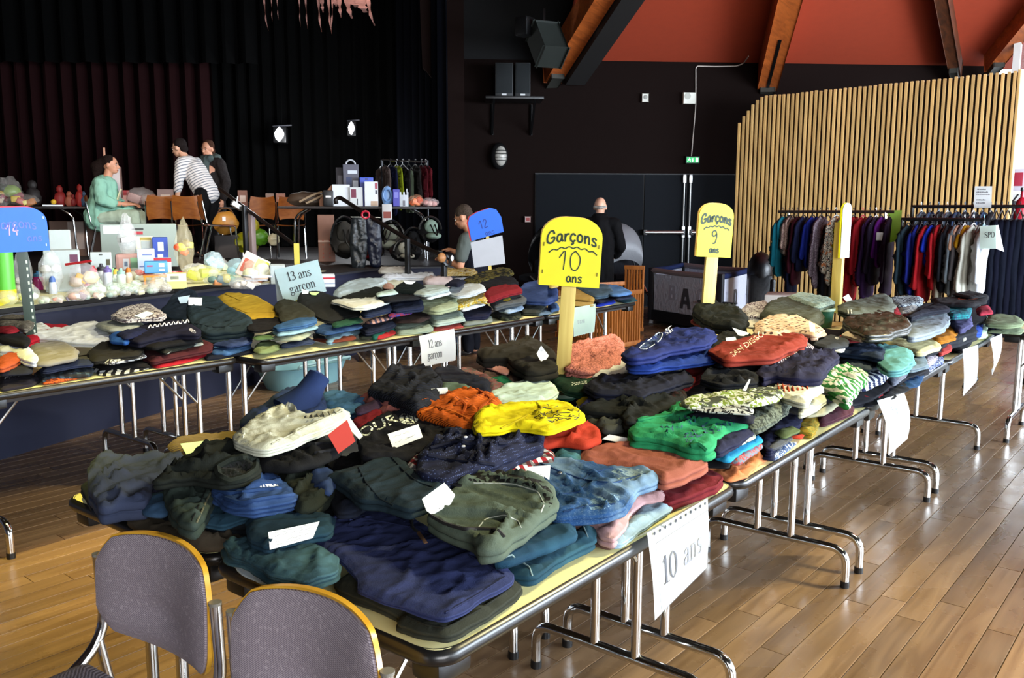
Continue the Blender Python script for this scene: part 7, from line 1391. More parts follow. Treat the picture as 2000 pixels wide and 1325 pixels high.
# big white carton and what leans on it
t,w,h=carton('carton','big pale grey-green carton with a dark hand slot and red oval','box',200,338,438,ZT,on_top(523),.30,plain('carton_palegrey','98a59c',.6))
face_patch(t,w,h,.40,.86,.56,.91,plain('slot_dark','3a3d3a',.6),'hand_slot');face_patch(t,w,h,.43,.76,.55,.83,plain('oval_red','b02433',.5),'red_oval');face_patch(t,w,h,.04,.78,.26,.97,PAPER,'paper_sheet')
for k in range(3):face_patch(t,w,h,.08,.82+.05*k,.24,.824+.05*k,plain('ink_blue','6f80b8',.6),'printed_line',.0045)
t,w,h=carton('carton','white carton with a dark swoosh mark at the far left','box',82,146,490,ZT,on_top(572),.2,WH);face_patch(t,w,h,.72,.72,.94,.90,plain('mark_plum','5c2747',.5),'swoosh')
t,w,h=carton('carton','white baby product carton behind the blue sign','box',94,132,450,ZT,on_top(552),.18,WH);face_patch(t,w,h,.1,.15,.9,.55,plain('photo_beige','c9b7a0',.6),'photo')
t,w,h=carton('carton','slim white hanging-card carton with black and yellow marks','box',172,210,494,ZT,on_top(560),.10,WH);face_patch(t,w,h,.74,.62,.92,.80,plain('mark_black_yellow','3c3a1c',.5));face_patch(t,w,h,.74,.3,.92,.42,plain('mark_black','1c1c1c',.5));face_patch(t,w,h,.42,.92,.58,.96,plain('slot_dark','3a3d3a',.6),'hang_slot')
t,w,h=carton('carton','dark blue carton with a picture of a white bottle','box',295,323,464,ZT,on_top(532),.10,plain('carton_blue','2547a8',.45));face_patch(t,w,h,.3,.12,.66,.52,plain('pic_white','dfe6ea',.5),'bottle_picture');face_patch(t,w,h,.34,.6,.72,.86,plain('sticker_mint','d9ead4',.5),'sticker');face_patch(t,w,h,.06,.05,.2,.15,PAPER,'logo_dot')
t,w,h=carton('carton','cream carton with a see-through window','box',263,294,462,ZT+.11,on_top(532),.10,plain('carton_cream','d9d9bc',.5));face_patch(t,w,h,.3,.2,.85,.8,plain('window_grey','9fa8a4',.2),'window');face_patch(t,w,h,.25,.84,.9,.96,plain('mark_gold','a8913c',.5))
t,w,h=carton('carton','pale blue carton under the cream one','box',264,296,487,ZT+.0,on_top(536),.12,plain('carton_paleblue','c3d3ea',.5));face_patch(t,w,h,.3,.75,.85,.8,plain('ink_blue','6f80b8',.6),'printed_line');face_patch(t,w,h,.1,.28,.9,.33,plain('ink_blue','6f80b8',.6),'printed_line')
t,w,h=carton('carton','white and red carton right of the blue crate','box',296,328,505,ZT,on_top(540),.10,plain('carton_whitered','d9d6d2',.5));face_patch(t,w,h,0,.78,1,1,plain('band_red','b52030',.5));face_patch(t,w,h,.5,.0,.6,.8,plain('band_red','b52030',.5))
t,w,h=carton('basket','rounded pink box with a pale green label','box',221,268,497,ZT,on_top(534),.16,plain('box_pink','d6a9a0',.5),bev=.03);face_patch(t,w,h,.58,.2,.9,.8,plain('label_green','9fd6a4',.5),'label');face_patch(t,w,h,.3,.2,.52,.75,plain('label_white','d8dfe6',.5),'label');face_patch(t,w,h,.34,.35,.47,.6,plain('dot_blue','4f86c0',.5),'blue_dot')
t,w,h=carton('crate','bright blue play box with small stickers','toy box',277,320,512,ZT+.07,on_top(552),.14,plain('crate_blue','4f9bd9',.4),bev=.01);face_patch(t,w,h,.12,.58,.36,.70,plain('sticker_red','a83a58',.5),'sticker');face_patch(t,w,h,.62,.55,.86,.85,PAPER,'sticker');face_patch(t,w,h,.62,.2,.86,.38,PAPER,'sticker')
c,w=upright(274,322,on_top(556));t=thing('step_stool','orange plastic stool under the bright blue play box','stool',(c.x,c.y,ZT),cam_rz(c))
m=MB();m.box((0,.08,.062),(w,.16,.014),0,.004)
for x in(-.44,-.12,.14,.44):m.box((x*w,.02,.028),(w*.09,.05,.056),0,.004);m.box((x*w,.14,.028),(w*.09,.04,.056),0,.004)
m.build('frame',plain('stool_orange','e08a1e',.4),t)
t,w,h=carton('carton','yellow and white flat carton at the front of the display','box',320,356,536,ZT,on_top(566),.14,plain('carton_yellow','e3e08c',.5));face_patch(t,w,h,.0,.5,1,1,plain('panel_cream','f0efc8',.5));face_patch(t,w,h,.18,.62,.6,.85,plain('pic_grey','8f968a',.5))
for a,b,lab,sd in((255,283,'left loop of red plastic tubing behind the bottles',1),(322,352,'right loop of red plastic tubing beside the carton',2)):
 p,q=Z(a,536,ZT+.015),Z(b,532,ZT+.015);mid=(p+q)/2;m=MB();m.tube(arc(mid,(q-p).length/2,0,2*PI,18,(1,0,0),(0,.6,0))[:-1],.014,6,True);tag(m.build('toy_ring',plain('toy_red','b3202c',.35)),lab,'toy')
 # bags and bottles
bag('tall tied clear bag with folded white contents against the big carton',228,262,424,495,ZT+.14,on_top(534),['e3e4e2','cfd4d8'],3,'ffffff',.42,tall=True)
bag('tall clear gift bag with orange and green toys',337,374,436,520,ZT,on_top(533),['e0552a','d9d44a','e2622c','8a7a3a','c9cf5a'],5,'fff2c8',.30,tall=True)
bag('large clear bag behind the slotted upright',18,52,492,555,ZT,on_top(575),['cfc9c0','d9e6d6','b9b2c0'],7,'eef2f2',.4)
bag('large clear bag right of the slotted upright',70,112,494,560,ZT,on_top(575),['d6d2cc','bfb8b4','dfe6e8'],8,'eef2f2',.42)
bag('zipped clear bag with a red seal and yellow toy',128,180,516,566,ZT,on_top(574),['cdbcae','e3b31e','b9a9c4','d8c8a0'],9,'e6e0ea',.35)
m=MB();c,w=upright(128,178,on_top(574));m.tube([D(128,517,on_top(574)),D(150,514,on_top(574)),D(178,510,on_top(574))],.010,6);tag(m.build('zip_seal',plain('toy_red','b3202c',.35)),'red slider seal on the zipped clear bag','seal')
bag('flat clear bag with peach contents near the front edge',120,160,566,588,ZT,on_top(592),['dcae92','d9cfc8','b9a8b0'],10,'f0e4e0',.35)
bag('small clear bag with orange contents near the front edge',142,164,562,580,ZT,on_top(584),['e09a5c','e2b083'],12,'f4e8d8',.3)
for i,(a,b,yt,yb)in enumerate(((160,196,556,582),(196,226,554,578),(226,262,556,577),(248,268,548,566),(172,190,545,566),(206,226,540,562))):
 bag(['first','second','third','fourth','fifth','sixth'][i]+' pale green clear bag of feeding bottles from the left',a,b,yt,yb,ZT,on_top(yb),['d3e2cf','bcd4c8','e3ead6'],20+i,'dff0e0',.45,'pale green bags of bottles')
bag('long clear bag of beige toys in front of the orange stool',266,322,550,574,ZT,on_top(574),['d3cdb4','c4baa8','e0dcc8','cfc0b8'],31,'f2efe2',.4)
bag('yellow green bag of soft things right of the yellow carton',350,430,522,560,ZT,on_top(556),['c9cc3a','d9d88a','b8c42c','dfe0b8'],33,'f0f09a',.4)
bag('white lumpy bag above the yellow green one',352,400,516,536,ZT+.02,on_top(548),['d3d2bd','c9cbb0'],34,'f4f4ea',.5)
bag('shiny clear bag of dark green and orange toys',392,462,536,566,ZT,on_top(562),['1f5a4a','cf7a24','2a4a52','b8a43a','3a6a44'],35,'e0f0e4',.28)
bag('pale blue plastic bag behind the shiny one',394,432,492,526,ZT+.02,on_top(538),['a9cfdc','c3d9e0','9fb9c4'],36,'d9eef4',.5)
bag('light blue bag right of the pale blue one',436,474,506,540,ZT+.02,on_top(545),['8fc9dc','b0dbe6'],37,'d0eef8',.5)
bag('clear bag of cream baby things at the right end of the display',470,522,506,552,ZT,on_top(556),['e0ddb0','c7c99a','d9d6c0','efeedd'],38,'f6f4dc',.35)
bag('flat clear bag with white cards at the front right',440,500,545,570,ZT,on_top(568),['d9d2c6','cfc3b3','e6e2da'],39,'ffffff',.3)
t,w,h=carton('carton','tilted pink and white baby carton','box',452,482,492,ZT+.03,on_top(548),.1,plain('carton_pinkwhite','dfd4d0',.5));t.rotation_euler[1]=.5;face_patch(t,w,h,.15,.2,.8,.75,plain('pic_rose','c4604a',.5))
t,w,h=carton('carton','tilted lime green and white carton','box',478,506,504,ZT+.02,on_top(552),.08,plain('carton_limewhite','e6e8d0',.5));t.rotation_euler[1]=.45;face_patch(t,w,h,.1,.55,.95,.95,plain('pic_lime','b8bf1c',.5))
for i in range(6):
 c=Z(498+4*(i%2),556,ZT);t=thing('book',['white','cream','brown','grey','orange edged','pale blue'][i]+' booklet in the stack right of the display, '+['lowest','second from below','third from below','third from the top','second from the top','topmost'][i],'book',(c.x,c.y,ZT+.001+.012*i),.3+.2*i)
 m=MB();m.box((0,0,.006),(.24,.17,.0115),0,.001);m.build('pages',plain('book_%d'%i,['e2e2dc','dcd3b8','8a5a3a','b9bcc4','c9a58a','cfdae6'][i],.6),t)
 m=MB();m.box((0,-.086,.006),(.242,.003,.012));m.build('spine',plain('book_sp%d'%i,['c9c9c2','b3a67c','5c3420','8a8d96','a8562c','7f9ac4'][i],.5),t)
t,w,h=carton('ring_binder','white ring binder standing behind the 13 ans sheet','binder',524,552,520,ZT,on_top(556),.22,WH)
t,w,h=carton('paper_stack','stack of white and red edged papers right of the 13 ans sheet','papers',606,650,540,ZT,on_top(562),.2,plain('papers_white','dde2e8',.6));face_patch(t,w,h,.3,.7,1,.85,plain('band_red','b52030',.5));face_patch(t,w,h,0,.3,1,.36,plain('papers_line','8a96b0',.6))
t=bag('black handled pan shape in a clear bag left of the slotted upright',22,62,556,592,ZT,on_top(596),['d9d86a','5fae4a','e2e6e0'],41,'eef4ea',.35)
bag('clear bag of yellow toys at the left edge of the display',-20,20,572,600,ZT,on_top(600),['d9d030','c9d4a0'],42,'f4f4d0',.35)
c,w=upright(-14,10,on_top(588));t=thing('toy_tube','bright green toy tube at the left edge','toy',(c.x,c.y,ZT));m=MB();m.lathe([(0,0),(.06,0),(.06,.36),(0,.36)],n=14);m.build('body',plain('toy_green','5cc03a',.4),t)
m=MB();m.lathe([(.061,0),(.064,.0),(.064,.07),(.061,.07)],n=14);m.build('yellow_band',plain('toy_yellow','e0d21c',.4),t)
for i,(px_,yb,col,cap,hh)in enumerate(((184,562,'d6d9d6','b32430',.17),(200,560,'cfd6da','2a2a30',.18),(212,562,'c9cfe0','6a5a9a',.17),(238,562,'cfe0da','8fb8a8',.15),(76,566,'c43a86','3f7fae',.14),(222,552,'a9dca8','7fc47f',.12))):
 c=Z(px_,yb,ZT);t=thing('feeding_bottle',['red capped','black capped','violet capped','pale mint','pink and blue','small green'][i]+' feeding bottle on the display','bottle',(c.x,c.y,ZT),0)
 m=MB();m.lathe([(0,0),(.032,0),(.035,.02),(.033,hh*.45),(.036,hh*.6),(.026,hh*.72),(0,hh*.72)],n=14);m.build('bottle_body',plain('bottle_'+col,col,.2),t)
 m=MB();m.lathe([(0,hh*.7),(.030,hh*.7),(.030,hh*.84),(.014,hh*.88),(.010,hh),(0,hh)],n=14);m.build('cap',plain('cap_'+cap,cap,.4),t)
NTH=['first','second','third','fourth','fifth','sixth','seventh','eighth','ninth','tenth']
for i,cs in enumerate((['c9d8b0','e0e6d0'],['d88a6a','d9c8b8'],['b8a4c0','cfd4dc'],['c8d0c4','a8c0b0'],['d9b4a0','e2d8c0'],['9fb8a8','d0dcc8'],['d0d4d8','b0a8a0'],['c4d8d0','e4e0b8'],['b4c8b0','d8e0d0'],['d4c8b8','c0b4a8'])):
 a=60+27*i;yb=597-2.6*i;bag(NTH[i]+' small clear bag from the left along the front edge of the display',a,a+25,yb-16,yb,ZT,on_top(yb),cs,120+i,'f0f4ec',.34,'small clear bags along the display edge')
for i,(a,yb,cols)in enumerate(((150,568,['c43a6a','d8d0c8']),(118,560,['d8d4cc','8a7a98']),(242,548,['b8b090','d0e0d8','c04a40']),(60,560,['6a5a50','d0ccc4']),(282,566,['d8a050','e0dcc8']),(300,560,['dcd8d0','b8c4cc']),(410,530,['d8dc70','c8d0a0']),(512,552,['e0dcd0','c8b8a0']))):
 bag(['pink and cream','grey and mauve','olive, pale and red','brown and grey','orange and cream','white and pale blue','lime and sage','ivory and tan'][i]+' bits in a lumpy clear bag on the display',a,a+30,yb-24,yb,ZT,on_top(yb),cols,150+i,'f4f4f0',.3)
for i,(px_,yb,col,cap,lab)in enumerate(((228,556,'dfe6d8','e0b040','small yellow capped bottle among the pale green bags'),(252,552,'e6d8c8','c8742a','small orange capped bottle near the red tubing'),(168,566,'d8dce0','3a3a40','short black topped bottle left of the red capped one'),(104,574,'c9d2e2','4a6aa8','small blue topped bottle near the slotted upright'))):
 c=Z(px_,yb,ZT);t=thing('feeding_bottle',lab,'bottle',(c.x,c.y,ZT));m=MB();m.lathe([(0,0),(.028,0),(.030,.02),(.028,.06),(.020,.085),(0,.085)],n=12);m.build('bottle_body',plain('bottle_'+col,col,.2),t);m=MB();m.lathe([(0,.084),(.022,.084),(.020,.11),(.008,.125),(0,.125)],n=12);m.build('cap',plain('cap_'+cap,cap,.4),t)
 # -- tables and chairs on the stage
BLKT=plain('stage_table_dark','2b2422',.5)
def stage_table(lab,x0,x1,d0,d1,zt,yoff=0):
 a,b=D(x0,413,d0),D(x1,413,d1);a.z=b.z=0;u=(b-a).normalized();L=(b-a).length;c=(a+b)/2;rz=math.atan2(u.y,u.x)
 n=Vector((-u.y,u.x,0));n=n if n.dot(FWD)>0 else-n;s=1 if Vector((-math.sin(rz),math.cos(rz),0)).dot(n)>0 else-1
 t=thing('stage_table',lab,'table',(c.x,c.y,SZ+.004),rz);h=zt-SZ-.004
 m=MB();m.box((0,s*.33,h-.014),(L,.66,.028),0,.008);m.build('top',BLKT,t)
 for q in(-1,1):
  for y in(.06,.60):
   m=MB();m.tube(bend([(q*(L/2-.35),s*y,h-.03),(q*(L/2-.2),s*y,h-.12),(q*(L/2-.18),s*y,0)],.08),.014,8);m.build('leg',CHROME,t)
 return t
ZS=1.555
stage_table('dark stage table at the far left with toys and bags',-160,172,10.9,11.3,ZS)
stage_table('dark stage table behind the seated woman with books',176,452,11.7,12.1,ZS)
stage_table('long dark stage table with cartons and bags on the right of the stage',542,862,10.6,10.9,1.56)
t,w,h=carton('board','brown hardboard panel leaning under the left stage table','board',100,196,432,SZ+.005,11.8,.03,plain('hardboard','5a3a24',.6));face_patch(t,w,h,.33,.2,.62,.98,plain('paper_dull','9a8a80',.6),'paper_sheet')
def stage_bag(*a,**k):return bag(*a,**k)
bag('gathered cellophane bag of colourful soft toys at the far left of the stage',-10,44,346,400,ZS,11.1,['c8a02c','2f3a2c','b0392c','7f9a3a','8a2438'],51,'e8dcd0',.22)
bag('cellophane bag of red and cream toys at the far left of the stage',-20,20,376,402,ZS,11.0,['c4552c','e0c8a8','8a2430'],52,'f0e0d8',.25)
bag('cellophane bag with a yellow and red toy car',20,74,378,402,ZS,11.0,['d9b83a','b8402a','e0d05a','c47a3a'],53,'f4e4d4',.2)
c,w=upright(86,122,11.2);t=thing('book_stack','open white book with a yellow ball on the left stage table','book',(c.x,c.y,ZS),cam_rz(c));m=MB();m.box((0,.1,.012),(w,.2,.022),0,.003);m.build('pages',PAPER,t);m=MB();m.box((0,.1,.002),(w*1.04,.21,.004));m.build('cover',BLACK,t)
c2=D(106,413,11.2);m=MB();m.ball((c2 .x,c2 .y,ZS+.058),.034,10);tag(m.build('toy_ball',plain('ball_yellow','e0b02c',.4)),'yellow ball resting on the open white book','toy')
for i,(a,b,yt,col,lab)in enumerate(((52,82,352,'2a2422','dark soft toy at the left of the stage table'),(108,130,362,'8a1f1c','dark red toy with a pointed hood'),(128,146,374,'a35a44','tan wooden toy beside the red one'),(150,166,360,'9c2420','small red toy beside the seated woman'),(160,172,374,'34506e','blue grey toy beside the seated woman'),(138,150,380,'7a1c1c','maroon toy block on the left stage table'))):
 c,w=upright(a,b,11.4);h=D(a,yt,11.4).z-ZS;t=thing('soft_toy',lab,'toy',(c.x,c.y,ZS),cam_rz(c))
 blobm((0,.1,h*.36),1,(w*.5,w*.4,h*.37),.2,4,10,i+60).build('body',plain('toy_'+col,col,.6),t)
 blobm((0,.1,h*.82),1,(w*.28,w*.26,h*.19),.15,4,8,i+70).build('head',plain('toy_'+col,col,.6),t)
for i,(a,b,yt,col,lab)in enumerate(((236,254,372,'9c1c22','red toy box behind the seated woman'),(310,340,370,'8f7a78','pale pink carton at the back of the stage table'),(466,484,372,'7a5040','small brown carton beside the dark coat'),(520,536,378,'8a7468','left small tan carton at the back table'),(540,558,378,'9a6a58','right small tan carton at the back table'))):
 t,w,h=carton('carton',lab,'box',a,b,yt,ZS,12.0,.16,plain('box_'+col,col,.6));face_patch(t,w,h,.2,.3,.8,.7,plain('label_'+col,'c9b8ae' if i else 'd9a8a0',.6),'label')
bag('crumpled clear bag on the table beside the seated woman',250,302,366,392,ZS,11.9,['b08a84','8a6a68','a89a94'],61,'e8dcd8',.25)
for i in range(3):
 c,w=upright(308,352,11.85);t=thing('book',['dark lowest book','white middle book','lime green top book'][i]+' of the small stack left of the striped woman','book',(c.x,c.y,ZS+.022*i),cam_rz(c)+.06*i)
 m=MB();m.box((0,.1,.011),(w,.2,.02),0,.002);m.build('cover',plain('bk%d'%i,['2a2a2c','d9dad2','9aa83a'][i],.5),t);m=MB();m.box((0,-.001,.011),(w*.97,.004,.013));m.build('pages',PAPER,t)
bag('orange mesh bag beside the book stack',286,312,380,392,ZS,11.8,['c4551c','d0662a'],63,'e88a50',.5)
c=D(211,413,11.9);t=thing('paper_sign','white paper on an upright wooden stick behind the seated woman','sign',(c.x,c.y,ZS),cam_rz(c));h=D(211,290,11.9).z-ZS
m=MB();m.box((0,0,h/2),(.026,.016,h),0,.002);m.build('stick',plain('stick_pinkish','c48a6a',.5),t)
m=MB();w=.17;m.box((.09,-.012,h*.42),(w,.002,h*.52));m.build('sheet',plain('sheet_dim','d0c4c0',.6),t)
m=MB();m.box((.185,-.008,h*.42),(.03,.004,h*.52));m.build('card_edge',plain('card_brown','6a4a40',.6),t)
# wooden-backed chairs
OR=wood('chair_orange_ply','c07a34','a8622a',(6,6,20),.35)
def stage_chair(lab,px_,d,rz,z0=SZ+.004,group='wooden chairs on the stage',x=0):
 c=D(px_,413,d);t=thing('stacking_chair',lab,'chair',(c.x,c.y,z0),cam_rz(c)+rz,group);t.scale=(.9,.9,1)
 def sheet(n_,f,th):
  m=MB();nx,nz=10,6;g=[[m.bm.verts.new(f(-1+2*i/nx,j/nz))for i in range(nx+1)]for j in range(nz+1)]
  for j in range(nz):
   for i in range(nx):m.bm.faces.new((g[j][i],g[j][i+1],g[j+1][i+1],g[j+1][i]))
  bmesh.ops.solidify(m.bm,geom=m.bm.faces[:],thickness=th);return m.build(n_,OR,t)
 sheet('backrest',lambda s,q:Vector((s*.19*(1-.10*(abs(2*q-1)**3)),-.19-.035*(1-s*s)-.04*q,.52+.28*q*(1)-.02*(s*s)*(1-2*q))),.012)
 sheet('seat',lambda s,q:Vector((s*.20,-.17+.40*q,.445-.02*(1-s*s)*(1 if q<.8 else.5)-.012*(q>.9))),.012)
 for s in(-1,1):
  m=MB();m.tube(bend([(s*.2,-.235,.74),(s*.2,-.18,.44),(s*.19,.2,.43),(s*.205,.22,0)],.04),.011,8);m.build('side_tube',CHROME,t)
  m=MB();m.tube([(s*.195,-.12,.43),(s*.205,-.24,0)],.011,8);m.build('leg',CHROME,t)
 return t
stage_chair('left of two orange wooden chairs turned back to the camera',311,11.4,.1);stage_chair('right of two orange wooden chairs turned back to the camera',366,11.3,-.05)
stage_chair('chair facing sideways right of the orange chairs',425,11.0,-1.4);stage_chair('left dark wooden chair under the long stage table',506,11.6,2.9);stage_chair('right dark wooden chair under the long stage table',568,11.5,3.1)
stage_chair('chair the seated woman in green sits on',205,11.35,-1.6)
c=D(398,413,11.9);t=thing('tub','white plastic tub behind the right orange chair','tub',(c.x,c.y,SZ+.3));m=MB();m.lathe([(0,0),(.12,0),(.15,.34),(.165,.35),(.165,.37),(.14,.37),(.11,.03),(0,.03)],n=18);m.build('body',plain('tub_white','b9b6b4',.5),t);m=MB();m.box((0,0,-.15),(.26,.26,.3),0,.01);m.build('pedestal',plain('pedestal_dark','2a2422',.6),t)
c=D(440,413,11.3);t=thing('bag','tan leather bag with a white tag near the left handrail','bag',(c.x,c.y,SZ+.30),cam_rz(c));blobm((0,0,.17),1,(.16,.08,.15),.12,3,12,5).build('body',plain('leather_tan','b07a2c',.45),t)
m=MB();m.tube(arc((0,0,.26),.1,.2,PI-.2,10,(1,0,0),(0,0,1)),.009,6);m.build('handle',plain('leather_dark','5a3a1c',.5),t);m=MB();m.box((-.02,-.085,.22),(.04,.006,.055));m.build('tag',PAPER,t)
m=MB();m.box((0,0,-.14),(.3,.26,.3),0,.01);m.build('stool_under',plain('pedestal_dark','2a2422',.6),t)
for i,(a,b,yt,yb,col,lab)in enumerate(((448,510,455,492,'b8b71a','yellow waterproof heap under the dark chairs'),(486,526,450,478,'5f9a24','grass green soft heap on the yellow one'),(520,545,458,480,'cfc8a8','cream cloth heap beside the green one'),(488,506,430,455,'b5aa1c','mustard cushion behind the left handrail post'))):
 d=(EYE-SZ)*F/(max(yb,494)-413)*.98;c,w=upright(a,b,min(d,11.4));d=min(d,11.4);zb=max(SZ+.005,D(a,yb,d).z);h=D(a,yt,d).z-zb
 tag(blobm((c.x,c.y,zb+h*.5),1,(w*.5,w*.35,h*.55),.25,4,14,i+80).build('cloth_heap',cloth(col,'shiny')),lab,'cloth')
 # the right-hand table: cartons, bags, and what hangs or stands around
ZR=1.561;dR=10.95
t,w,h=carton('carton','white carton glaring in the stage light on the long stage table','box',650,684,361,ZR,dR,.22,plain('carton_bright','e6e8ea',.4));
m=MB();m.prism([(0,0),(-.16,.0),(-.16,.08),(0,h*1.0)],(-w/2,.02,0),(1,0,0),UZ,(0,-1,0),.2);m.build('open_flap',plain('flap_brown','8a5a3c',.6),t)
t,w,h=carton('carton','white carton with a plum and white picture','box',684,709,366,ZR,dR,.14,plain('carton_white2','d9d9d6',.5));face_patch(t,w,h,.12,.45,.5,.9,plain('pic_plum','7a2a44',.5));face_patch(t,w,h,.55,.08,.62,.4,plain('pic_dark','3a3a40',.5))
t,w,h=carton('carton','tall grey carrier carton with black and white pictures','box',672,702,322,ZR+.0,dR+.3,.14,plain('carton_grey','5c5a66',.5));face_patch(t,w,h,.2,.42,.55,.7,plain('pic_blue','3a4468',.5));face_patch(t,w,h,.62,.3,.95,.62,plain('pic_white','d8dce0',.5));face_patch(t,w,h,.3,.78,.9,.86,plain('pic_white','d8dce0',.5))
m=MB();m.tube(arc((0,.07,h),w*.3,0,PI,10,(1,0,0),(0,0,1)),.012,6);m.build('handle',plain('handle_white','c9c9cc',.5),t)
t,w,h=carton('carton','dim grey carton behind the carrier carton','box',658,674,328,ZR,dR+.42,.12,plain('carton_dimgrey','47434a',.6));face_patch(t,w,h,.2,.5,.8,.8,plain('pic_grey','77737a',.5))
t,w,h=carton('folder','blue plastic folder with a hand slot','folder',704,730,347,ZR,dR+.2,.05,plain('folder_blue','3a55c0',.4));face_patch(t,w,h,.4,.92,.6,.96,BLACK,'hand_slot')
t,w,h=carton('carton','bright white tall carton with a red corner mark','box',713,739,355,ZR,dR,.12,plain('carton_bright','e6e8ea',.4));face_patch(t,w,h,.78,.7,.97,.95,plain('mark_rose','b04a5a',.5));face_patch(t,w,h,.8,.5,.95,.66,plain('mark_grey','55555c',.5));face_patch(t,w,h,.45,.02,.98,.22,plain('pic_beige','c4a48a',.5))
c,w=upright(746,768,dR);h=D(750,363,dR).z-ZR;t=thing('bath_cradle','pale blue baby bath seat on the long stage table','baby seat',(c.x,c.y,ZR),cam_rz(c));blobm((0,.1,h*.5),1,(w*.5,.05,h*.5),.08,2,12,3).build('shell',plain('plastic_paleblue','86aad6',.4),t);m=MB();m.tube(arc((0,.03,h*.55),w*.36,0,2*PI,16,(1,0,0),(0,0,1.5))[:-1],.012,6,True);m.build('rim',plain('plastic_blue2','6f94c4',.4),t)
t,w,h=carton('carton','violet blue upright carton beside the bath seat','box',768,781,370,ZR,dR,.1,plain('carton_violet','4a47a8',.5));face_patch(t,w,h,.2,.5,.8,.85,plain('pic_lilac','7f7fcf',.5))
c,w=upright(781,798,dR);t=thing('toy_castle','white toy castle on the long stage table','toy',(c.x,c.y,ZR),cam_rz(c));h=D(790,372,dR).z-ZR;m=MB();m.box((0,.06,h*.36),(w,.1,h*.72),0,.004)
for x in(-.4,0,.4):m.box((x*w,.06,h*.8),(w*.2,.1,h*.2),0,.003)
m.box((.34*w,.06,h*.95),(w*.12,.05,h*.3));m.build('walls',plain('castle_white','c9ccd0',.5),t);m=MB();m.box((0,.008,h*.2),(w*.26,.006,h*.34));m.build('gate',plain('castle_gate','77757c',.5),t)
bag('bag of orange toys at the right end of the long stage table',797,828,380,401,ZR,dR,['d9531c','e0702c','c9442a'],91,'f8b890',.3)
bag('shiny clear bag of pink things at the right end of the long stage table',822,858,386,402,ZR,dR,['d99a90','e0b0a4','c98a80'],92,'f8e0dc',.35)
c,w=upright(562,642,dR);t=thing('changing_bag','brown beige changing bag lying on the long stage table','bag',(c.x,c.y,ZR),cam_rz(c));h=D(600,374,dR).z-ZR;blobm((0,.14,h*.48),1,(w*.5,.14,h*.5),.2,4,14,9).build('body',plain('bag_brown','4a3a2c',.6),t)
m=MB();m.tube([(-w*.2,-.01,h*.3),(0,-.02,h*.6),(w*.2,-.02,h*.85),(w*.34,.02,h*.95)],.014,6);m.tube([(-w*.05,-.02,h*.2),(w*.15,-.02,h*.45),(w*.36,-.01,h*.75)],.014,6);m.build('strap',plain('strap_beige','9a8468',.6),t)
c,w=upright(632,652,dR-.1);h=D(640,372,dR).z-ZR;t=thing('case','black case at the left of the white carton','case',(c.x,c.y,ZR),cam_rz(c));m=MB();m.box((0,.1,h*.5),(w,.2,h),0,.02);m.build('body',plain('case_black','111114',.4),t);m=MB();m.box((0,-.004,h*.6),(w*.5,.01,.02));m.build('clasp',STEEL,t)
c=D(756,413,dR-.2);t=thing('hanging_pack','white and rust card pack hanging from the front of the long stage table','pack',(c.x,c.y,0),cam_rz(c));za,zb=D(756,399,dR-.2).z,D(756,434,dR-.2).z;m=MB();m.box((0,0,(za+zb)/2),(.12,.02,za-zb),0,.004);m.build('card',plain('pack_white','c9c4c0',.5),t);m=MB();m.box((0,-.012,zb+(za-zb)*.4),(.09,.006,(za-zb)*.36));m.build('picture',plain('pack_rust','8a3a2c',.5),t);m=MB();m.tube([(0,.0,za),(0,.12,1.57)],.004,5);m.build('hook',STEEL,t)
# small rail of children's clothes behind
xr=D(792,413,12.4);t=thing('clothes_rail','small chrome clothes rail at the back right of the stage','clothes rail',(xr.x,xr.y,SZ),cam_rz(xr));zt=D(792,314,12.4).z-SZ;w=(836-748)/F*12.4
m=MB();m.tube([(-w/2,0,zt),(w/2,0,zt-.02)],.014,8);m.build('hanging_bar',CHROME,t)
for s in(-1,1):
 m=MB();m.tube([(s*w/2,0,zt),(s*w/2,0,.02)],.013,8);m.build('upright',plain('upright_dark','2a2a2e',.4,.5),t);m=MB();m.tube([(s*w/2,-.2,.02),(s*w/2,.2,.02)],.014,8);m.build('foot',BLACK,t)
for px_,kind,lab,w_,L,col in((750,'coat','grey beige coat first on the small stage rail',.40,.70,'6a5a54'),(764,'coat','dark navy coat second on the small stage rail',.40,.74,'14183a'),(776,'top','lime and sage top on the small stage rail',.34,.66,'8a9418'),(788,'jacket','black jacket with a pale collar on the small stage rail',.38,.60,'1e1a18'),(800,'trousers','sage trousers on the small stage rail',.30,.70,'77836c'),(812,'jacket','dark grey jacket on the small stage rail',.34,.60,'26221f'),(824,'jacket','burgundy jacket on the small stage rail',.36,.62,'5a121c'),(832,'jacket','deep red jacket last on the small stage rail',.36,.58,'6a1620')):
 p=D(px_,413,12.4);hang(kind,lab,p.y,w_,L,col,x=p.x,zbar=zt+SZ-.03,yaw=cam_rz(p)+.45+PI,group='clothes on the small stage rail',hang_col='c9c9cc' if col in('8a9418','1e1a18')else '2a2a2c')
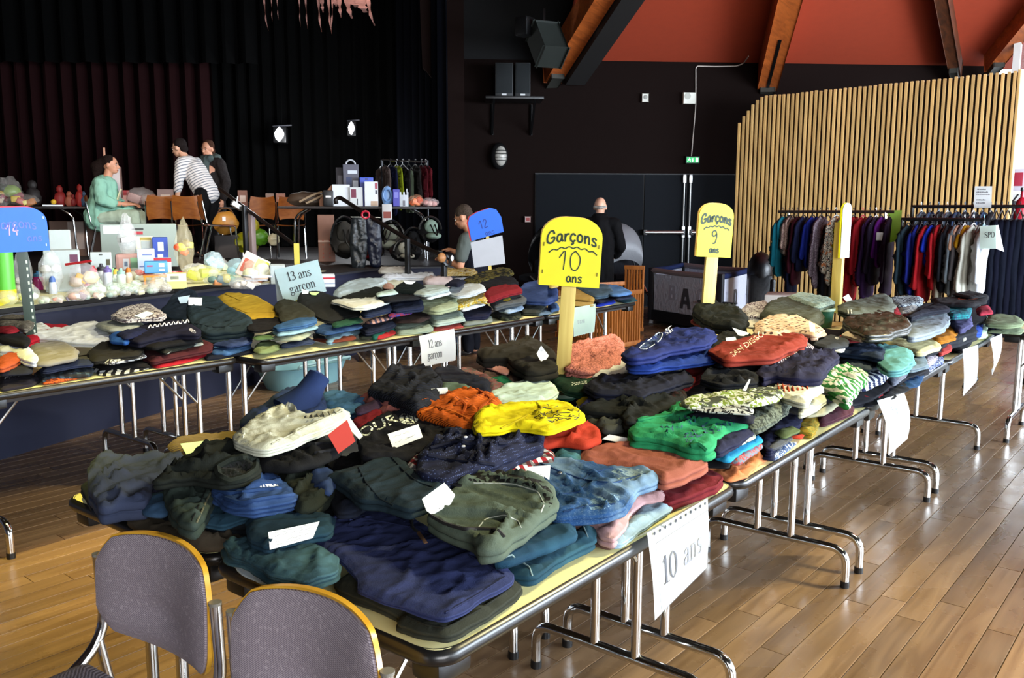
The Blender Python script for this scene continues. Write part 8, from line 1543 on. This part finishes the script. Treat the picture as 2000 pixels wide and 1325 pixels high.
 # baby seats under the table
def baby_seat(lab,x0,x1,y0,y1,d,shell,pad,rz=0,hood=None):
 c,w=upright(x0,x1,d);zb=max(SZ+.005,D(x0,y1,d).z)if d>9.7 else D(x0,y1,d).z;h=D(x0,y0,d).z-zb;t=thing('infant_carrier',lab,'baby seat',(c.x,c.y,zb),cam_rz(c)+rz)
 m=blobm((0,.1,h*.45),1,(w*.5,.17,h*.46),.06,3,14,2)
 for v in m.bm.verts:
  if v.co.y<.06 and v.co.z>h*.25:v.co.y=v.co.y+(.10 if v.co.z>h*.4 else.06)
 m.build('shell',plain('seat_'+shell,shell,.45),t)
 m=blobm((0,.05,h*.62),1,(w*.30,.05,h*.28),.08,3,12,4);m.build('back_pad',cloth(pad),t)
 m=blobm((0,-.02,h*.26),1,(w*.34,.10,h*.14),.08,3,12,5);m.build('seat_pad',cloth(pad),t)
 m=MB();m.tube(arc((0,.08,h*.45),w*.5,.1,PI-.1,14,(1,0,0),(0,-.1,h*.56/(w*.5))),.014,6);m.build('carry_handle',BLACK,t)
 for s in(-1,1):m=MB();m.tube([(s*w*.1,-.0,h*.7),(s*w*.07,-.08,h*.4),(0,-.12,h*.28)],.008,5);m.build('harness',BLACK,t)
 return t
baby_seat('dark grey high-backed car seat left of the hanging jeans',648,702,424,506,10.2,'23211f','4a4640',.3)
baby_seat('car seat with a red cushion behind the hanging jeans',692,746,462,512,10.0,'2b2726','9c1a1f',-.2)
baby_seat('black baby carrier with pale sage padding in the middle under the table',732,786,432,494,10.1,'141416','a6ada0',-.5)
baby_seat('black baby carrier with a mint pad left of the kneeling parent',822,868,424,474,9.9,'111113','93a898',.4)
baby_seat('black carrier behind the right handrail',786,830,446,508,9.9,'0f0f11','1b1b1e',.1)
baby_seat('small cream and black bouncer below the right handrail',772,812,470,512,9.75,'1d1d1f','c3c2b4',.6)
t,w,h=carton('carton','tall tan carton with dotted side at the left of the car seats','box',620,652,420,SZ+.005,10.6,.2,plain('carton_tan','8a5f4c',.6))
for k in range(5):
 for j in range(2):face_patch(t,w,h,.25+.4*j,.08+.09*k,.32+.4*j,.11+.09*k,plain('dot_red','a8452c',.6),'dot')
face_patch(t,w,h,0,.42,1,.46,plain('band_cream','c9a898',.6),'tape')
# -- steps with two handrails
RAILM=plain('rail_black_brown','1c1513',.3);POSTM=plain('post_black','141416',.4)
sA,sB=floor_at(640,9.3),floor_at(800,9.1)
def rail_px(lab,pts,posts,r=.022,hook=None):
 P=[D(*p)for p in pts];c=sum(P,Vector())/len(P);c.z=0;t=thing('handrail',lab,'handrail',tuple(c))
 m=MB();q=([D(*h)for h in hook]if hook else[])+P;m.tube(bend([p-c for p in q],.05),r,8);m.build('rail',RAILM,t)
 for a,b,mat,ww in posts:
  m=MB();a,b=D(*a),D(*b);a=Vector((b.x,b.y,a.z));m.beam(a-c,b-c,ww,ww,bev=.004);m.build('post',mat,t)
 return t
rail_px('left dark handrail sloping down from the stage with a clamp',[(428,368,10.6),(470,400,10.3),(580,482,9.7)],[((472,402,10.3),(482,514,10.3),POSTM,.05),((484,414,10.32),(495,514,10.32),plain('post_pinkgrey','8a7a78',.5),.06)])
c=D(462,399,10.25);t=thing('rail_clamp','steel clamp on the left handrail','clamp',tuple(c));m=MB();m.beam((-.05,.02,.02),(.06,-.02,-.06),.075,.06,bev=.01);m.build('jaw',STEEL,t);m=MB();m.tube([(0,0,0),(.02,0,.09)],.012,6);m.build('screw',STEEL,t)
rail_px('right dark handrail with a hooked top end sloping to the floor',[(664,386,9.9),(730,428,9.5),(800,470,9.1),(873,504,8.7)],[((790,465,9.15),(797,560,8.95),POSTM,.045),((865,500,8.72),(868,575,8.7),POSTM,.045)],.024,[(657,398,9.9),(655,389,9.9)])
c=D(872,503,8.66);t=thing('rail_strap','orange tape roll and strap on the lower end of the right handrail','tape',tuple(c));m=MB();m.tube(arc((0,0,-.03),.05,0,2*PI,16,(1,0,0),(0,.4,1))[:-1],.018,6,True);m.build('black_ring',BLACK,t);m=MB();m.ball((-.07,0,0),(.05,.04,.05),8);m.build('tape',plain('tape_tan','b07a4a',.5),t);m=MB();m.ball((.05,-.03,-.01),(.022,.012,.03),8);m.build('cap',PAPER,t)
# flight of dark steps
for k in range(2):
 p,q=floor_at(655,9.62),floor_at(800,9.5);n=(q-p).normalized().cross(UZ);n=n if n.dot(FWD)<0 else-n;zt=SZ-.18*(k+1)
 if zt<.1:break
 tag(wallbox('stage_step',p+n*.26*k,q+n*.26*k,0,zt,.26,plain('step_dark','1a1a20',.7),n),['top dark step','second dark step','third dark step','lowest dark step'][k]+' of the stage stairs between the handrails','step')
 # dark jeans hung on the rail
t0=D(714,418,9.5);t=thing('jeans','dark leather look trousers hanging from the right handrail by a red hook','clothes',tuple(t0),cam_rz(t0));W=.26
for s,o in((-1,[(-W*.55,-.05),(0.0,-.04),(.02,-.28),(-.03,-.60),(-.15,-.62),(-.17,-.3)]),(1,[(0,-.04),(W*.55,-.07),(W*.62,-.35),(.14,-.58),(.05,-.57),(.01,-.28)])):
 _seed[0]+=1;bm=cloth_mesh(o,lambda a,b:.025,.05,1,.012,_seed[0],s=.02,round_=.02,dirn=PI/2,bulge=.012,soft=2)
 for v in bm.verts:v.co=Vector((v.co.x,-v.co.z,v.co.y))
 bmesh.ops.recalc_face_normals(bm,faces=bm.faces);me=bpy.data.meshes.new('leg');bm.to_mesh(me);bm.free();[setattr(p,'use_smooth',True)for p in me.polygons];link('trouser_leg',me,cloth('23292e' if s<0 else '1a2138','shiny'),t)
m=MB();m.tube([(-.16,0,-.035),(.16,0,-.04)],.006,6);m.build('hanger_bar',STEEL,t);m=MB();m.tube(arc((.0,0,-.01),.04,0,2*PI,12,(1,0,0),(0,0,1))[:-1],.012,6,True);m.build('red_hook',plain('hook_red','b01c34',.4),t)
# white bedding piled on a low cot in front of the steps
zc=.75;pq=[D(692,413,8.5),D(872,413,8.3)];a,b=[Vector((p.x,p.y,0))for p in pq];u=(b-a).normalized();n=Vector((-u.y,u.x,0));n=n if n.dot(FWD)>0 else-n;L=(b-a).length
c=(a+b)/2+n*.33;t=thing('barred_cot','dark barred cot in front of the stage steps, piled with white bedding','cot',tuple(c),math.atan2(u.y,u.x))
for y in(-.3,.3):
 for z in(.30,.70):m=MB();m.box((0,y,z),(L,.03,.05),0,.006);m.build('rail',plain('cot_dark','2a1d16',.5),t)
 for i in range(16):m=MB();m.box((-L/2+.05+i*(L-.1)/15,y,.5),(.018,.018,.4));m.build('bar',plain('cot_bar','6a4a2c',.5),t)
for x in(-L/2+.03,L/2-.03):
 for y in(-.3,.3):m=MB();m.box((x,y,.37),(.05,.05,.74),0,.006);m.build('leg',plain('cot_dark','2a1d16',.5),t)
m=MB();m.box((0,0,.70),(L-.04,.58,.03));m.build('base',plain('cot_dark','2a1d16',.5),t)
for lab,x0,x1,yt,yb,z0,d,th,col,kd in(('cream folded quilt at the left of the white bedding',706,800,524,546,.73,8.6,.07,'d3d3bd','quilt'),('white folded duvet in the middle of the bedding',745,850,508,528,.80,8.75,.06,'dfe4ee','duvet'),('clear wrapped silver blanket behind the white duvet',738,800,502,518,.86,8.9,.05,'b9b5ae','blanket'),('pale pink boxed mattress in the bedding pile',826,884,516,550,.73,8.45,.12,'d6c3bf','mattress'),('white pillow at the right of the bedding pile',880,936,516,548,.73,8.5,.10,'e6e8ee','pillow'),('cream and mustard printed quilt on the bedding pile',862,930,502,520,.86,8.6,.06,'cdb98a','quilt'),('pink flesh cloth corner below the hanging trousers',684,706,524,536,.735,8.7,.04,'b58a80','cloth')):
 A_,w=upright(x0,x1,d);o=[(-w/2,0),(w/2,0),(w/2*.96,.34),(-w/2*.96,.34)];_seed[0]+=1
 bm=cloth_mesh(o,lambda a,b,th=th:th,th,2 if th>.05 else 1,.007,_seed[0],s=.022,round_=.02,bulge=.012,wl=2)
 R=Matrix.Rotation(cam_rz(A_),3,'Z')
 for v in bm.verts:v.co=R@v.co
 finish(bm,kd,cloth(col,'print' if 'mustard' in lab else 'cotton','a8862c' if 'mustard' in lab else None),lab,'bedding','white bedding pile',local=None).location=(A_.x,A_.y,z0)
 # pale blue tub and grey crate under the left rows
c=Z(585,712,0);c=floor_at(580,7.4);t=thing('baby_bath','pale turquoise baby bath lying on the floor under the left row','baby bath',(c.x,c.y,0),.1)
m=MB();ringmesh(m.bm,[[(x,y,.0)for x,y in rrect(-.34,.34,-.18,.18,.16)],[(x,y,.19)for x,y in rrect(-.42,.42,-.24,.24,.2)],[(x,y,.2)for x,y in rrect(-.45,.45,-.26,.26,.22)],[(x,y,.19)for x,y in rrect(-.40,.40,-.22,.22,.18)],[(x,y,.03)for x,y in rrect(-.32,.32,-.16,.16,.14)]]);m.build('tub',plain('bath_turquoise','86b6bd',.35),t)
m=MB();m.tube(bend([(-.3,-.27,.2),(-.3,-.29,.23),(.3,-.29,.23),(.3,-.27,.2)],.03),.012,6);m.build('rim_handle',plain('bath_rim','9cc4c9',.35),t)
# -- people: one continuous body each, clothes over it
def cone(bm,a,b,ra,rb,n=10):
 a,b=Vector(a),Vector(b);d=b-a;L=max(d.length,1e-5);z=d/L;q=z.to_track_quat('Z','Y').to_matrix()
 rings=[]
 for t,f in((-1,0),(-.8,.6),(-.45,.9),(0,1)):rings.append((a+z*ra*t,max(ra*f,1e-4)))
 for t,f in((0,1),(.45,.9),(.8,.6),(1,0)):rings.append((b+z*rb*t,max(rb*f,1e-4)))
 V=[[bm.verts.new(p+q@Vector((r*math.cos(k*2*PI/n),r*math.sin(k*2*PI/n),0)))for k in range(n)]for p,r in rings]
 for A,B in zip(V,V[1:]):
  for k in range(n):bm.faces.new((A[k],A[(k+1)%n],B[(k+1)%n],B[k]))
 bm.faces.new(V[0][::-1]);bm.faces.new(V[-1])
def sphere(bm,c,r,m3=None):
 g=bmesh.ops.create_uvsphere(bm,u_segments=14,v_segments=10,radius=1)['verts']
 for v in g:
  q=Vector((v.co.x*r[0],v.co.y*r[1],v.co.z*r[2]));v.co=(m3@q if m3 else q)+Vector(c)
def skinmesh(name,bones,balls,mat,par,voxel=.012,smooth=4,wob=0):
 bm=bmesh.new()
 for b in bones:cone(bm,*b)
 for b in balls:sphere(bm,*b)
 bmesh.ops.recalc_face_normals(bm,faces=bm.faces)
 me=bpy.data.meshes.new(name);bm.to_mesh(me);bm.free();o=bpy.data.objects.new(name,me);COL.objects.link(o)
 r=o.modifiers.new('r','REMESH');r.mode='VOXEL';r.voxel_size=voxel
 s=o.modifiers.new('s','SMOOTH');s.iterations=smooth;s.factor=.5
 dg=bpy.context.evaluated_depsgraph_get();m2=bpy.data.meshes.new_from_object(o.evaluated_get(dg));bpy.data.objects.remove(o)
 if wob:
  for v in m2 .vertices:p=Vector(v.co);v.co=p+Vector(v.normal)*wob*(noise.noise(p*16)+.6*noise.noise(Vector((p.x*30,p.y*30,p.z*9))))
 for p in m2 .polygons:p.use_smooth=True
 return link(name,m2,mat,par)
def limb(a,b,c,r):return[(a,b,r[0],r[1]),(b,c,r[1],r[2])]
def hand(w,d,up,side,k=1.0,curl=.6):
 """bones of a slightly curled hand: wrist w, pointing along d, back of the hand towards up, thumb on the given side"""
 w,d,up=Vector(w),Vector(d).normalized(),Vector(up);s=d.cross(up).normalized()*side;up=s.cross(d).normalized()*side
 B=[(w,w+d*.05*k,.022*k,.026*k),(w+d*.03*k-s*.018*k,w+d*.075*k-s*.022*k,.016*k,.014*k),(w+d*.03*k+s*.018*k,w+d*.075*k+s*.022*k,.016*k,.014*k)]
 for i,L in enumerate((.062,.072,.068,.052)):
  o=w+d*.085*k+s*(.030-.020*i)*k;m=o+(d*math.cos(curl*.6)-up*math.sin(curl*.6))*L*.5*k;e=m+(d*math.cos(curl*1.5)-up*math.sin(curl*1.5))*L*.5*k
  B+=[(o,m,.0092*k,.0085*k),(m,e,.0085*k,.0068*k)]
 t=w+d*.03*k+s*.026*k;m=t+(d*.5+s*.75-up*.2).normalized()*.036*k;e=m+(d*.9+s*.2-up*.25).normalized()*.032*k
 return B+[(t,m,.012*k,.0105*k),(m,e,.0105*k,.008*k)]
def head_parts(c,f,up=UZ):
 """skull, jaw, nose, ears as overlapping volumes; c = centre, f = facing"""
 f=Vector(f).normalized();up=Vector(up).normalized();s=up.cross(f).normalized();up=f.cross(s);M3=Matrix((f,s,up)).transposed();c=Vector(c)
 P=lambda x,y,z:c+f*x+s*y+up*z
 balls=[(P(-.012,0,.02),(.098,.076,.098),M3),(P(.022,0,-.045),(.070,.058,.070),M3),(P(.058,0,-.082),(.030,.032,.026),M3),(P(.062,.028,-.022),(.026,.024,.022),M3),(P(.062,-.028,-.022),(.026,.024,.022),M3),(P(.074,0,.022),(.020,.050,.014),M3),(P(-.008,.078,-.012),(.022,.010,.034),M3),(P(-.008,-.078,-.012),(.022,.010,.034),M3),(P(.083,0,-.062),(.014,.026,.009),M3),(P(.081,0,-.074),(.013,.022,.009),M3)]
 bones=[(P(.088,0,.012),P(.106,0,-.030),.008,.015)]
 return bones,balls,P,M3
def face(par,P,M3,mouth='9a5a50'):
 for y in(.031,-.031):
  m=MB();m.ball(P(.081,y,.002),(.008,.013,.008),8,M3);m.build('eye',plain('eye_white','d8d4cc',.3),par)
  m=MB();m.ball(P(.088,y,.002),(.004,.006,.006),8,M3);m.build('iris',plain('iris_dark','2a1a12',.3),par)
  m=MB();m.tube([P(.086,y-.018,.020),P(.092,y,.026),P(.086,y+.018,.021)],.0038,5);m.build('eyebrow',plain('brow_dark','3a2418',.8),par)
 m=MB();m.tube([P(.086,-.022,-.066),P(.095,0,-.069),P(.086,.022,-.066)],.004,6);m.build('mouth',plain('lips',mouth,.5),par)
SKIN=plain('skin','c98f70',.5,Subsurface_Weight=.1);SKIN2=plain('skin_pale','d8a68a',.5,Subsurface_Weight=.1)
def figure(lab,at,fdir):
 f=Vector((fdir[0],fdir[1],0)).normalized();t=thing('person',lab,'person',tuple(at),math.atan2(f.y,f.x));return t
RH=RGT.xy.to_3d().normalized();FH=FWD.xy.to_3d().normalized()
def arms_legs(J,k):pass
# 1. seated woman in green, side view facing right
c=D(206,413,11.3);t=figure('seated woman in a loose mint green tunic, dark hair tied back, laughing to the right',(c.x,c.y,SZ+.004),RH+FH*.15)
hb,hs,P,M3=head_parts((.10,0,1.205),(1,-.1,-.05));hip,ch,nk=Vector((-.06,0,.56)),Vector((.0,0,.90)),Vector((.045,0,1.03))
bo=[(hip,ch,.15,.15),(ch,nk,.13,.065),(nk,(.075,0,1.12),.055,.055)]+hb
for s in(-1,1):
 bo+=limb((-.04,s*.10,.53),(.38,s*.13,.55),(.40,s*.13,.08),(.095,.065,.045));bo+=[((.40,s*.13,.06),(.55,s*.14,.035),.042,.03)]
 bo+=limb((.0,s*.19,.97),(.05,s*.25,.72),(.29,s*.11,.70),(.055,.044,.032));bo+=hand((.30,s*.10,.70),(1,-s*.5,-.05),UZ,s)
skinmesh('body',bo,hs,SKIN,t,.0085);face(t,P,M3,'8a3a36')
skinmesh('hair',[(P(-.10,0,.02),P(-.17,0,-.04),.075,.085),(P(-.17,0,-.04),P(-.18,0,-.14),.085,.05)],[(P(-.028,0,.042),(.096,.086,.088),M3),(P(-.15,0,-.02),(.07,.07,.075),M3)],cloth('2b1b15','fleece'),t,.011,3,.006)
MINT=cloth('a5dcc4');sh=[((-.07,0,.53),(-.01,0,.74),.20,.185),((-.01,0,.74),(.01,0,.92),.185,.165),((.01,-.13,.95),(.01,.13,.95),.09,.09),((-.04,.0,.56),(.24,0,.57),.19,.15)]
for s in(-1,1):sh+=[((.0,s*.17,.96),(.04,s*.25,.76),.085,.085),((.04,s*.25,.76),(.14,s*.20,.71),.085,.072)]
skinmesh('tunic',sh,[],MINT,t,.014,4,.012)
skinmesh('trousers',[((-.02,s*.10,.53),(.38,s*.13,.555),.10,.085)for s in(-1,1)]+[((.38,s*.13,.555),(.41,s*.13,.12),.085,.06)for s in(-1,1)],[],cloth('c3d6c0'),t,.014,3,.008)
for s in(-1,1):m=MB();m.ball((.50,s*.135,.04),(.115,.045,.04),10);m.build('shoe',plain('shoe_dark','1a1716',.5),t)
m=MB();m.box((.19,-.02,.83),(.012,.06,.15),.0,.003,Matrix.Rotation(.35,3,'Y'));m.build('print',plain('print_cream','d9d0a8',.6),t)
m=MB();m.tube(arc((.255,-.125,.70),.04,0,2*PI,12,(.2,1,0),(0,0,1))[:-1],.007,6,True);m.build('bracelet',plain('bracelet_teal','1f6a62',.4),t)
# 2. woman in a striped top leaning on the table, seen from behind on her right
c=D(398,413,11.75);t=figure('woman in a white top with grey stripes leaning left over the table',(c.x,c.y,SZ+.004),-RH*.9+FH*.35)
hb,hs,P,M3=head_parts((.36,0,1.46),(1,.1,-.28),(.15,0,1));hip,ch,nk=Vector((-.06,0,.86)),Vector((.13,0,1.16)),Vector((.24,0,1.31))
bo=[(hip,ch,.14,.14),(ch,nk,.13,.062),(nk,(.33,0,1.40),.054,.052)]+hb
for s in(-1,1):
 bo+=limb((-.06,s*.09,.82),(.0,s*.10,.45),(-.05,s*.11,.08),(.09,.062,.042));bo+=[((-.05,s*.11,.05),(.10,s*.12,.03),.04,.03)]
 bo+=limb((.20,s*.18,1.24),(.22,s*.21,.96),(.31,s*.15,.74),(.052,.042,.03));bo+=hand((.315,s*.145,.73),(1,-s*.2,-.25),UZ,s,1,.2)
skinmesh('body',bo,hs,SKIN2,t,.0085);face(t,P,M3)
skinmesh('hair',[],[(P(-.026,0,.040),(.094,.084,.088),M3),(P(-.07,0,-.03),(.05,.066,.06),M3)],cloth('2a2120','fleece'),t,.011,3,.005)
sm=bpy.data.materials.new('striped_jersey');n_=NT(sm);w_=n_.n('ShaderNodeTexWave',i_Scale=9.,bands_direction='Z');n_.l(n_.coord(rot=(0,-.5,0)),w_.inputs['Vector']);n_.l(n_.mix('d6d3d0','6f7680',n_.ramp(w_.outputs['Fac'],[(.74,(0,0,0,1)),(.8,(1,1,1,1))])),n_.b.inputs['Base Color']);n_.b.inputs['Roughness'].default_value=.9
sh=[((-.07,0,.86),(.12,0,1.14),.165,.165),((.12,0,1.14),(.20,0,1.25),.16,.11),((.19,-.12,1.26),(.19,.12,1.26),.085,.085)]
for s in(-1,1):sh+=[((.20,s*.16,1.25),(.215,s*.205,1.02),.078,.066),((.215,s*.205,1.02),(.25,s*.19,.90),.066,.055)]
skinmesh('striped_top',sh,[],sm,t,.014,4,.009)
skinmesh('trousers',[((-.07,s*.07,.84),(-.005,s*.10,.45),.125,.085)for s in(-1,1)]+[((-.005,s*.10,.45),(-.05,s*.11,.08),.085,.062)for s in(-1,1)],[],cloth('111114'),t,.014,3,.007)
for s in(-1,1):m=MB();m.ball((.05,s*.115,.035),(.12,.045,.036),10);m.build('shoe',plain('shoe_dark','1a1716',.5),t)
# 3. woman in a dark coat and grey scarf, facing the camera
c=D(416,413,13.1);t=figure('woman in a dark grey coat and grey scarf standing behind the striped one',(c.x,c.y,SZ+.004),-FH*.9-RH*.45);t.scale=(1.03,)*3
hb,hs,P,M3=head_parts((.03,-.02,1.49),(1,.15,-.18),(.1,.08,1));bo=[((0,0,.88),(0,0,1.16),.13,.15),((0,0,1.16),(0,0,1.32),.14,.06),((0,0,1.32),(.02,-.01,1.42),.054,.052)]+hb
for s in(-1,1):
 bo+=limb((0,s*.09,.84),(.01,s*.10,.46),(0,s*.10,.08),(.09,.062,.042));bo+=[((0,s*.10,.05),(.15,s*.11,.03),.04,.03)]
 bo+=limb((0,s*.19,1.28),(-.02,s*.25,1.0),(.05,s*.24,.76),(.052,.042,.03));bo+=hand((.05,s*.24,.75),(.2,0,-1),(0,s,0),1)
skinmesh('body',bo,hs,SKIN,t,.0085);face(t,P,M3)
skinmesh('hair',[],[(P(-.03,0,.045),(.092,.084,.086),M3),(P(-.05,.05,-.03),(.04,.03,.07),M3),(P(-.05,-.05,-.03),(.04,.03,.07),M3)],cloth('5a3a2a','fleece'),t,.011,3,.005)
COAT=cloth('2f2a2a','print','3a3534');sh=[((-.01,0,.62),(-.01,0,1.1),.185,.165),((-.01,0,1.1),(-.01,0,1.27),.165,.12),((0,-.14,1.28),(0,.14,1.28),.085,.085)]
for s in(-1,1):sh+=[((0,s*.18,1.28),(-.02,s*.26,1.0),.08,.072),((-.02,s*.26,1.0),(.04,s*.25,.80),.072,.06)]
skinmesh('coat',sh,[],COAT,t,.014,4,.009)
skinmesh('scarf',[((.05,-.09,1.36),(.10,.09,1.35),.055,.055),((-.05,-.08,1.37),(-.05,.08,1.37),.06,.06),((.12,.02,1.33),(.17,.05,1.05),.055,.07),((.12,-.04,1.33),(.17,-.04,1.10),.05,.06)],[],cloth('5d6a68'),t,.014,3,.01)
skinmesh('trousers',[((0,s*.09,.80),(.01,s*.10,.46),.10,.075)for s in(-1,1)]+[((.01,s*.10,.46),(0,s*.10,.08),.075,.055)for s in(-1,1)],[],cloth('121216'),t,.014,3,.006)
for s in(-1,1):m=MB();m.ball((.08,s*.105,.035),(.12,.045,.036),10);m.build('shoe',plain('shoe_dark','1a1716',.5),t)
for z in(1.16,1.05,.94):m=MB();m.ball((.18,-.09,z),(.008,.012,.012),8);m.build('button',plain('button_silver','b9b9b4',.3,.5),t)
# 4. person with short grey brown hair in a dark vest, side view facing left, looking down
c=D(920,413,9.0);t=figure('person in a dark vest over a grey T-shirt looking down at their hands',(c.x,c.y,0),-RH*.95+FH*.3)
hb,hs,P,M3=head_parts((.085,0,1.44),(1,0,-.42),(.42,0,1));bo=[((0,0,.82),(0,0,1.1),.13,.145),((0,0,1.1),(.0,0,1.25),.135,.06),((.0,0,1.25),(.05,0,1.36),.052,.05)]+hb
for s in(-1,1):
 bo+=limb((0,s*.09,.78),(.02,s*.10,.43),(0,s*.10,.08),(.088,.06,.042));bo+=[((0,s*.10,.05),(.15,s*.11,.03),.04,.03)]
 bo+=limb((0,s*.18,1.20),(.04,s*.22,.95),(.24,s*.12,1.08 if s<0 else 1.0),(.05,.042,.03));bo+=hand((.25,s*.115,1.09 if s<0 else 1.01),(1,-s*.5,.15),UZ,s,1,.7)
skinmesh('body',bo,hs,SKIN,t,.0085);face(t,P,M3)
skinmesh('hair',[],[(P(-.022,0,.045),(.096,.084,.088),M3),(P(-.07,0,-.02),(.05,.066,.06),M3)],cloth('5a4c42','fleece'),t,.011,3,.005)
sh=[((.0,-.12,1.215),(.0,.12,1.215),.085,.085)]
for s in(-1,1):sh+=[((0,s*.165,1.21),(.03,s*.215,1.04),.078,.070)]
skinmesh('t_shirt',sh,[],cloth('6f7672'),t,.012,3,.006)
skinmesh('vest',[((-.005,0,.74),(-.005,0,1.0),.175,.17),((-.005,0,1.0),(-.005,0,1.17),.17,.135)],[((-.0,0,1.2),(.11,.13,.07))],cloth('161826'),t,.014,3,.008)
skinmesh('trousers',[((0,s*.08,.78),(.02,s*.10,.43),.11,.08)for s in(-1,1)]+[((.02,s*.10,.43),(0,s*.10,.08),.08,.06)for s in(-1,1)],[],cloth('1c1d26'),t,.014,3,.006)
for s in(-1,1):m=MB();m.ball((.08,s*.105,.035),(.12,.045,.036),10);m.build('shoe',plain('shoe_dark','1a1716',.5),t)
q=t.matrix_basis@Vector((.37,0,1.05));m=MB();m.box(q,(.10,.16,.09),cam_rz(q),.02);tag(m.build('dark_pouch',plain('pouch_dark','1c1a18',.5)),'dark pouch held by the person in the dark vest','bag')
# 5. bald man in a black coat seen from behind
c=D(1172,413,11.3);t=figure('bald man with white hair fringe in a long black coat, seen from behind',(c.x,c.y,0),FH+RH*.12);t.scale=(1.02,)*3
hb,hs,P,M3=head_parts((.06,0,1.535),(1,-.05,-.25),(.2,0,1));bo=[((0,0,.92),(0,0,1.2),.14,.16),((0,0,1.2),(.0,0,1.36),.15,.065),((.0,0,1.36),(.03,0,1.46),.058,.056)]+hb
for s in(-1,1):
 bo+=limb((0,s*.09,.86),(.01,s*.10,.47),(0,s*.10,.08),(.09,.065,.045));bo+=[((0,s*.10,.05),(.16,s*.11,.03),.042,.032)]
 bo+=limb((0,s*.20,1.31),(.02,s*.26,1.03),(.20,s*.20,.90),(.055,.045,.032));bo+=hand((.21,s*.195,.90),(1,-s*.2,-.1),UZ,s)
skinmesh('body',bo,hs,SKIN2,t,.0085);face(t,P,M3)
skinmesh('hair_fringe',[(P(-.07,.070,-.02),P(-.10,0,-.035),.018,.022),(P(-.07,-.070,-.02),P(-.10,0,-.035),.018,.022)],[],cloth('c9c4bc','fleece'),t,.01,2,.003)
sh=[((-.01,0,.55),(-.01,0,1.1),.20,.185),((-.01,0,1.1),(-.01,0,1.31),.185,.13),((0,-.15,1.325),(0,.15,1.325),.085,.085),((-.01,-.05,1.41),(-.01,.05,1.41),.05,.05)]
for s in(-1,1):sh+=[((0,s*.19,1.32),(.02,s*.27,1.03),.085,.075),((.02,s*.27,1.03),(.16,s*.215,.92),.075,.062)]
skinmesh('coat',sh,[],cloth('0e0e11'),t,.014,4,.008)
skinmesh('trousers',[((0,s*.09,.70),(.01,s*.10,.46),.10,.085)for s in(-1,1)]+[((.01,s*.10,.46),(0,s*.10,.08),.085,.065)for s in(-1,1)],[],cloth('15151a'),t,.014,3,.006)
for s in(-1,1):m=MB();m.ball((.08,s*.105,.035),(.13,.048,.038),10);m.build('shoe',plain('shoe_dark','1a1716',.5),t)
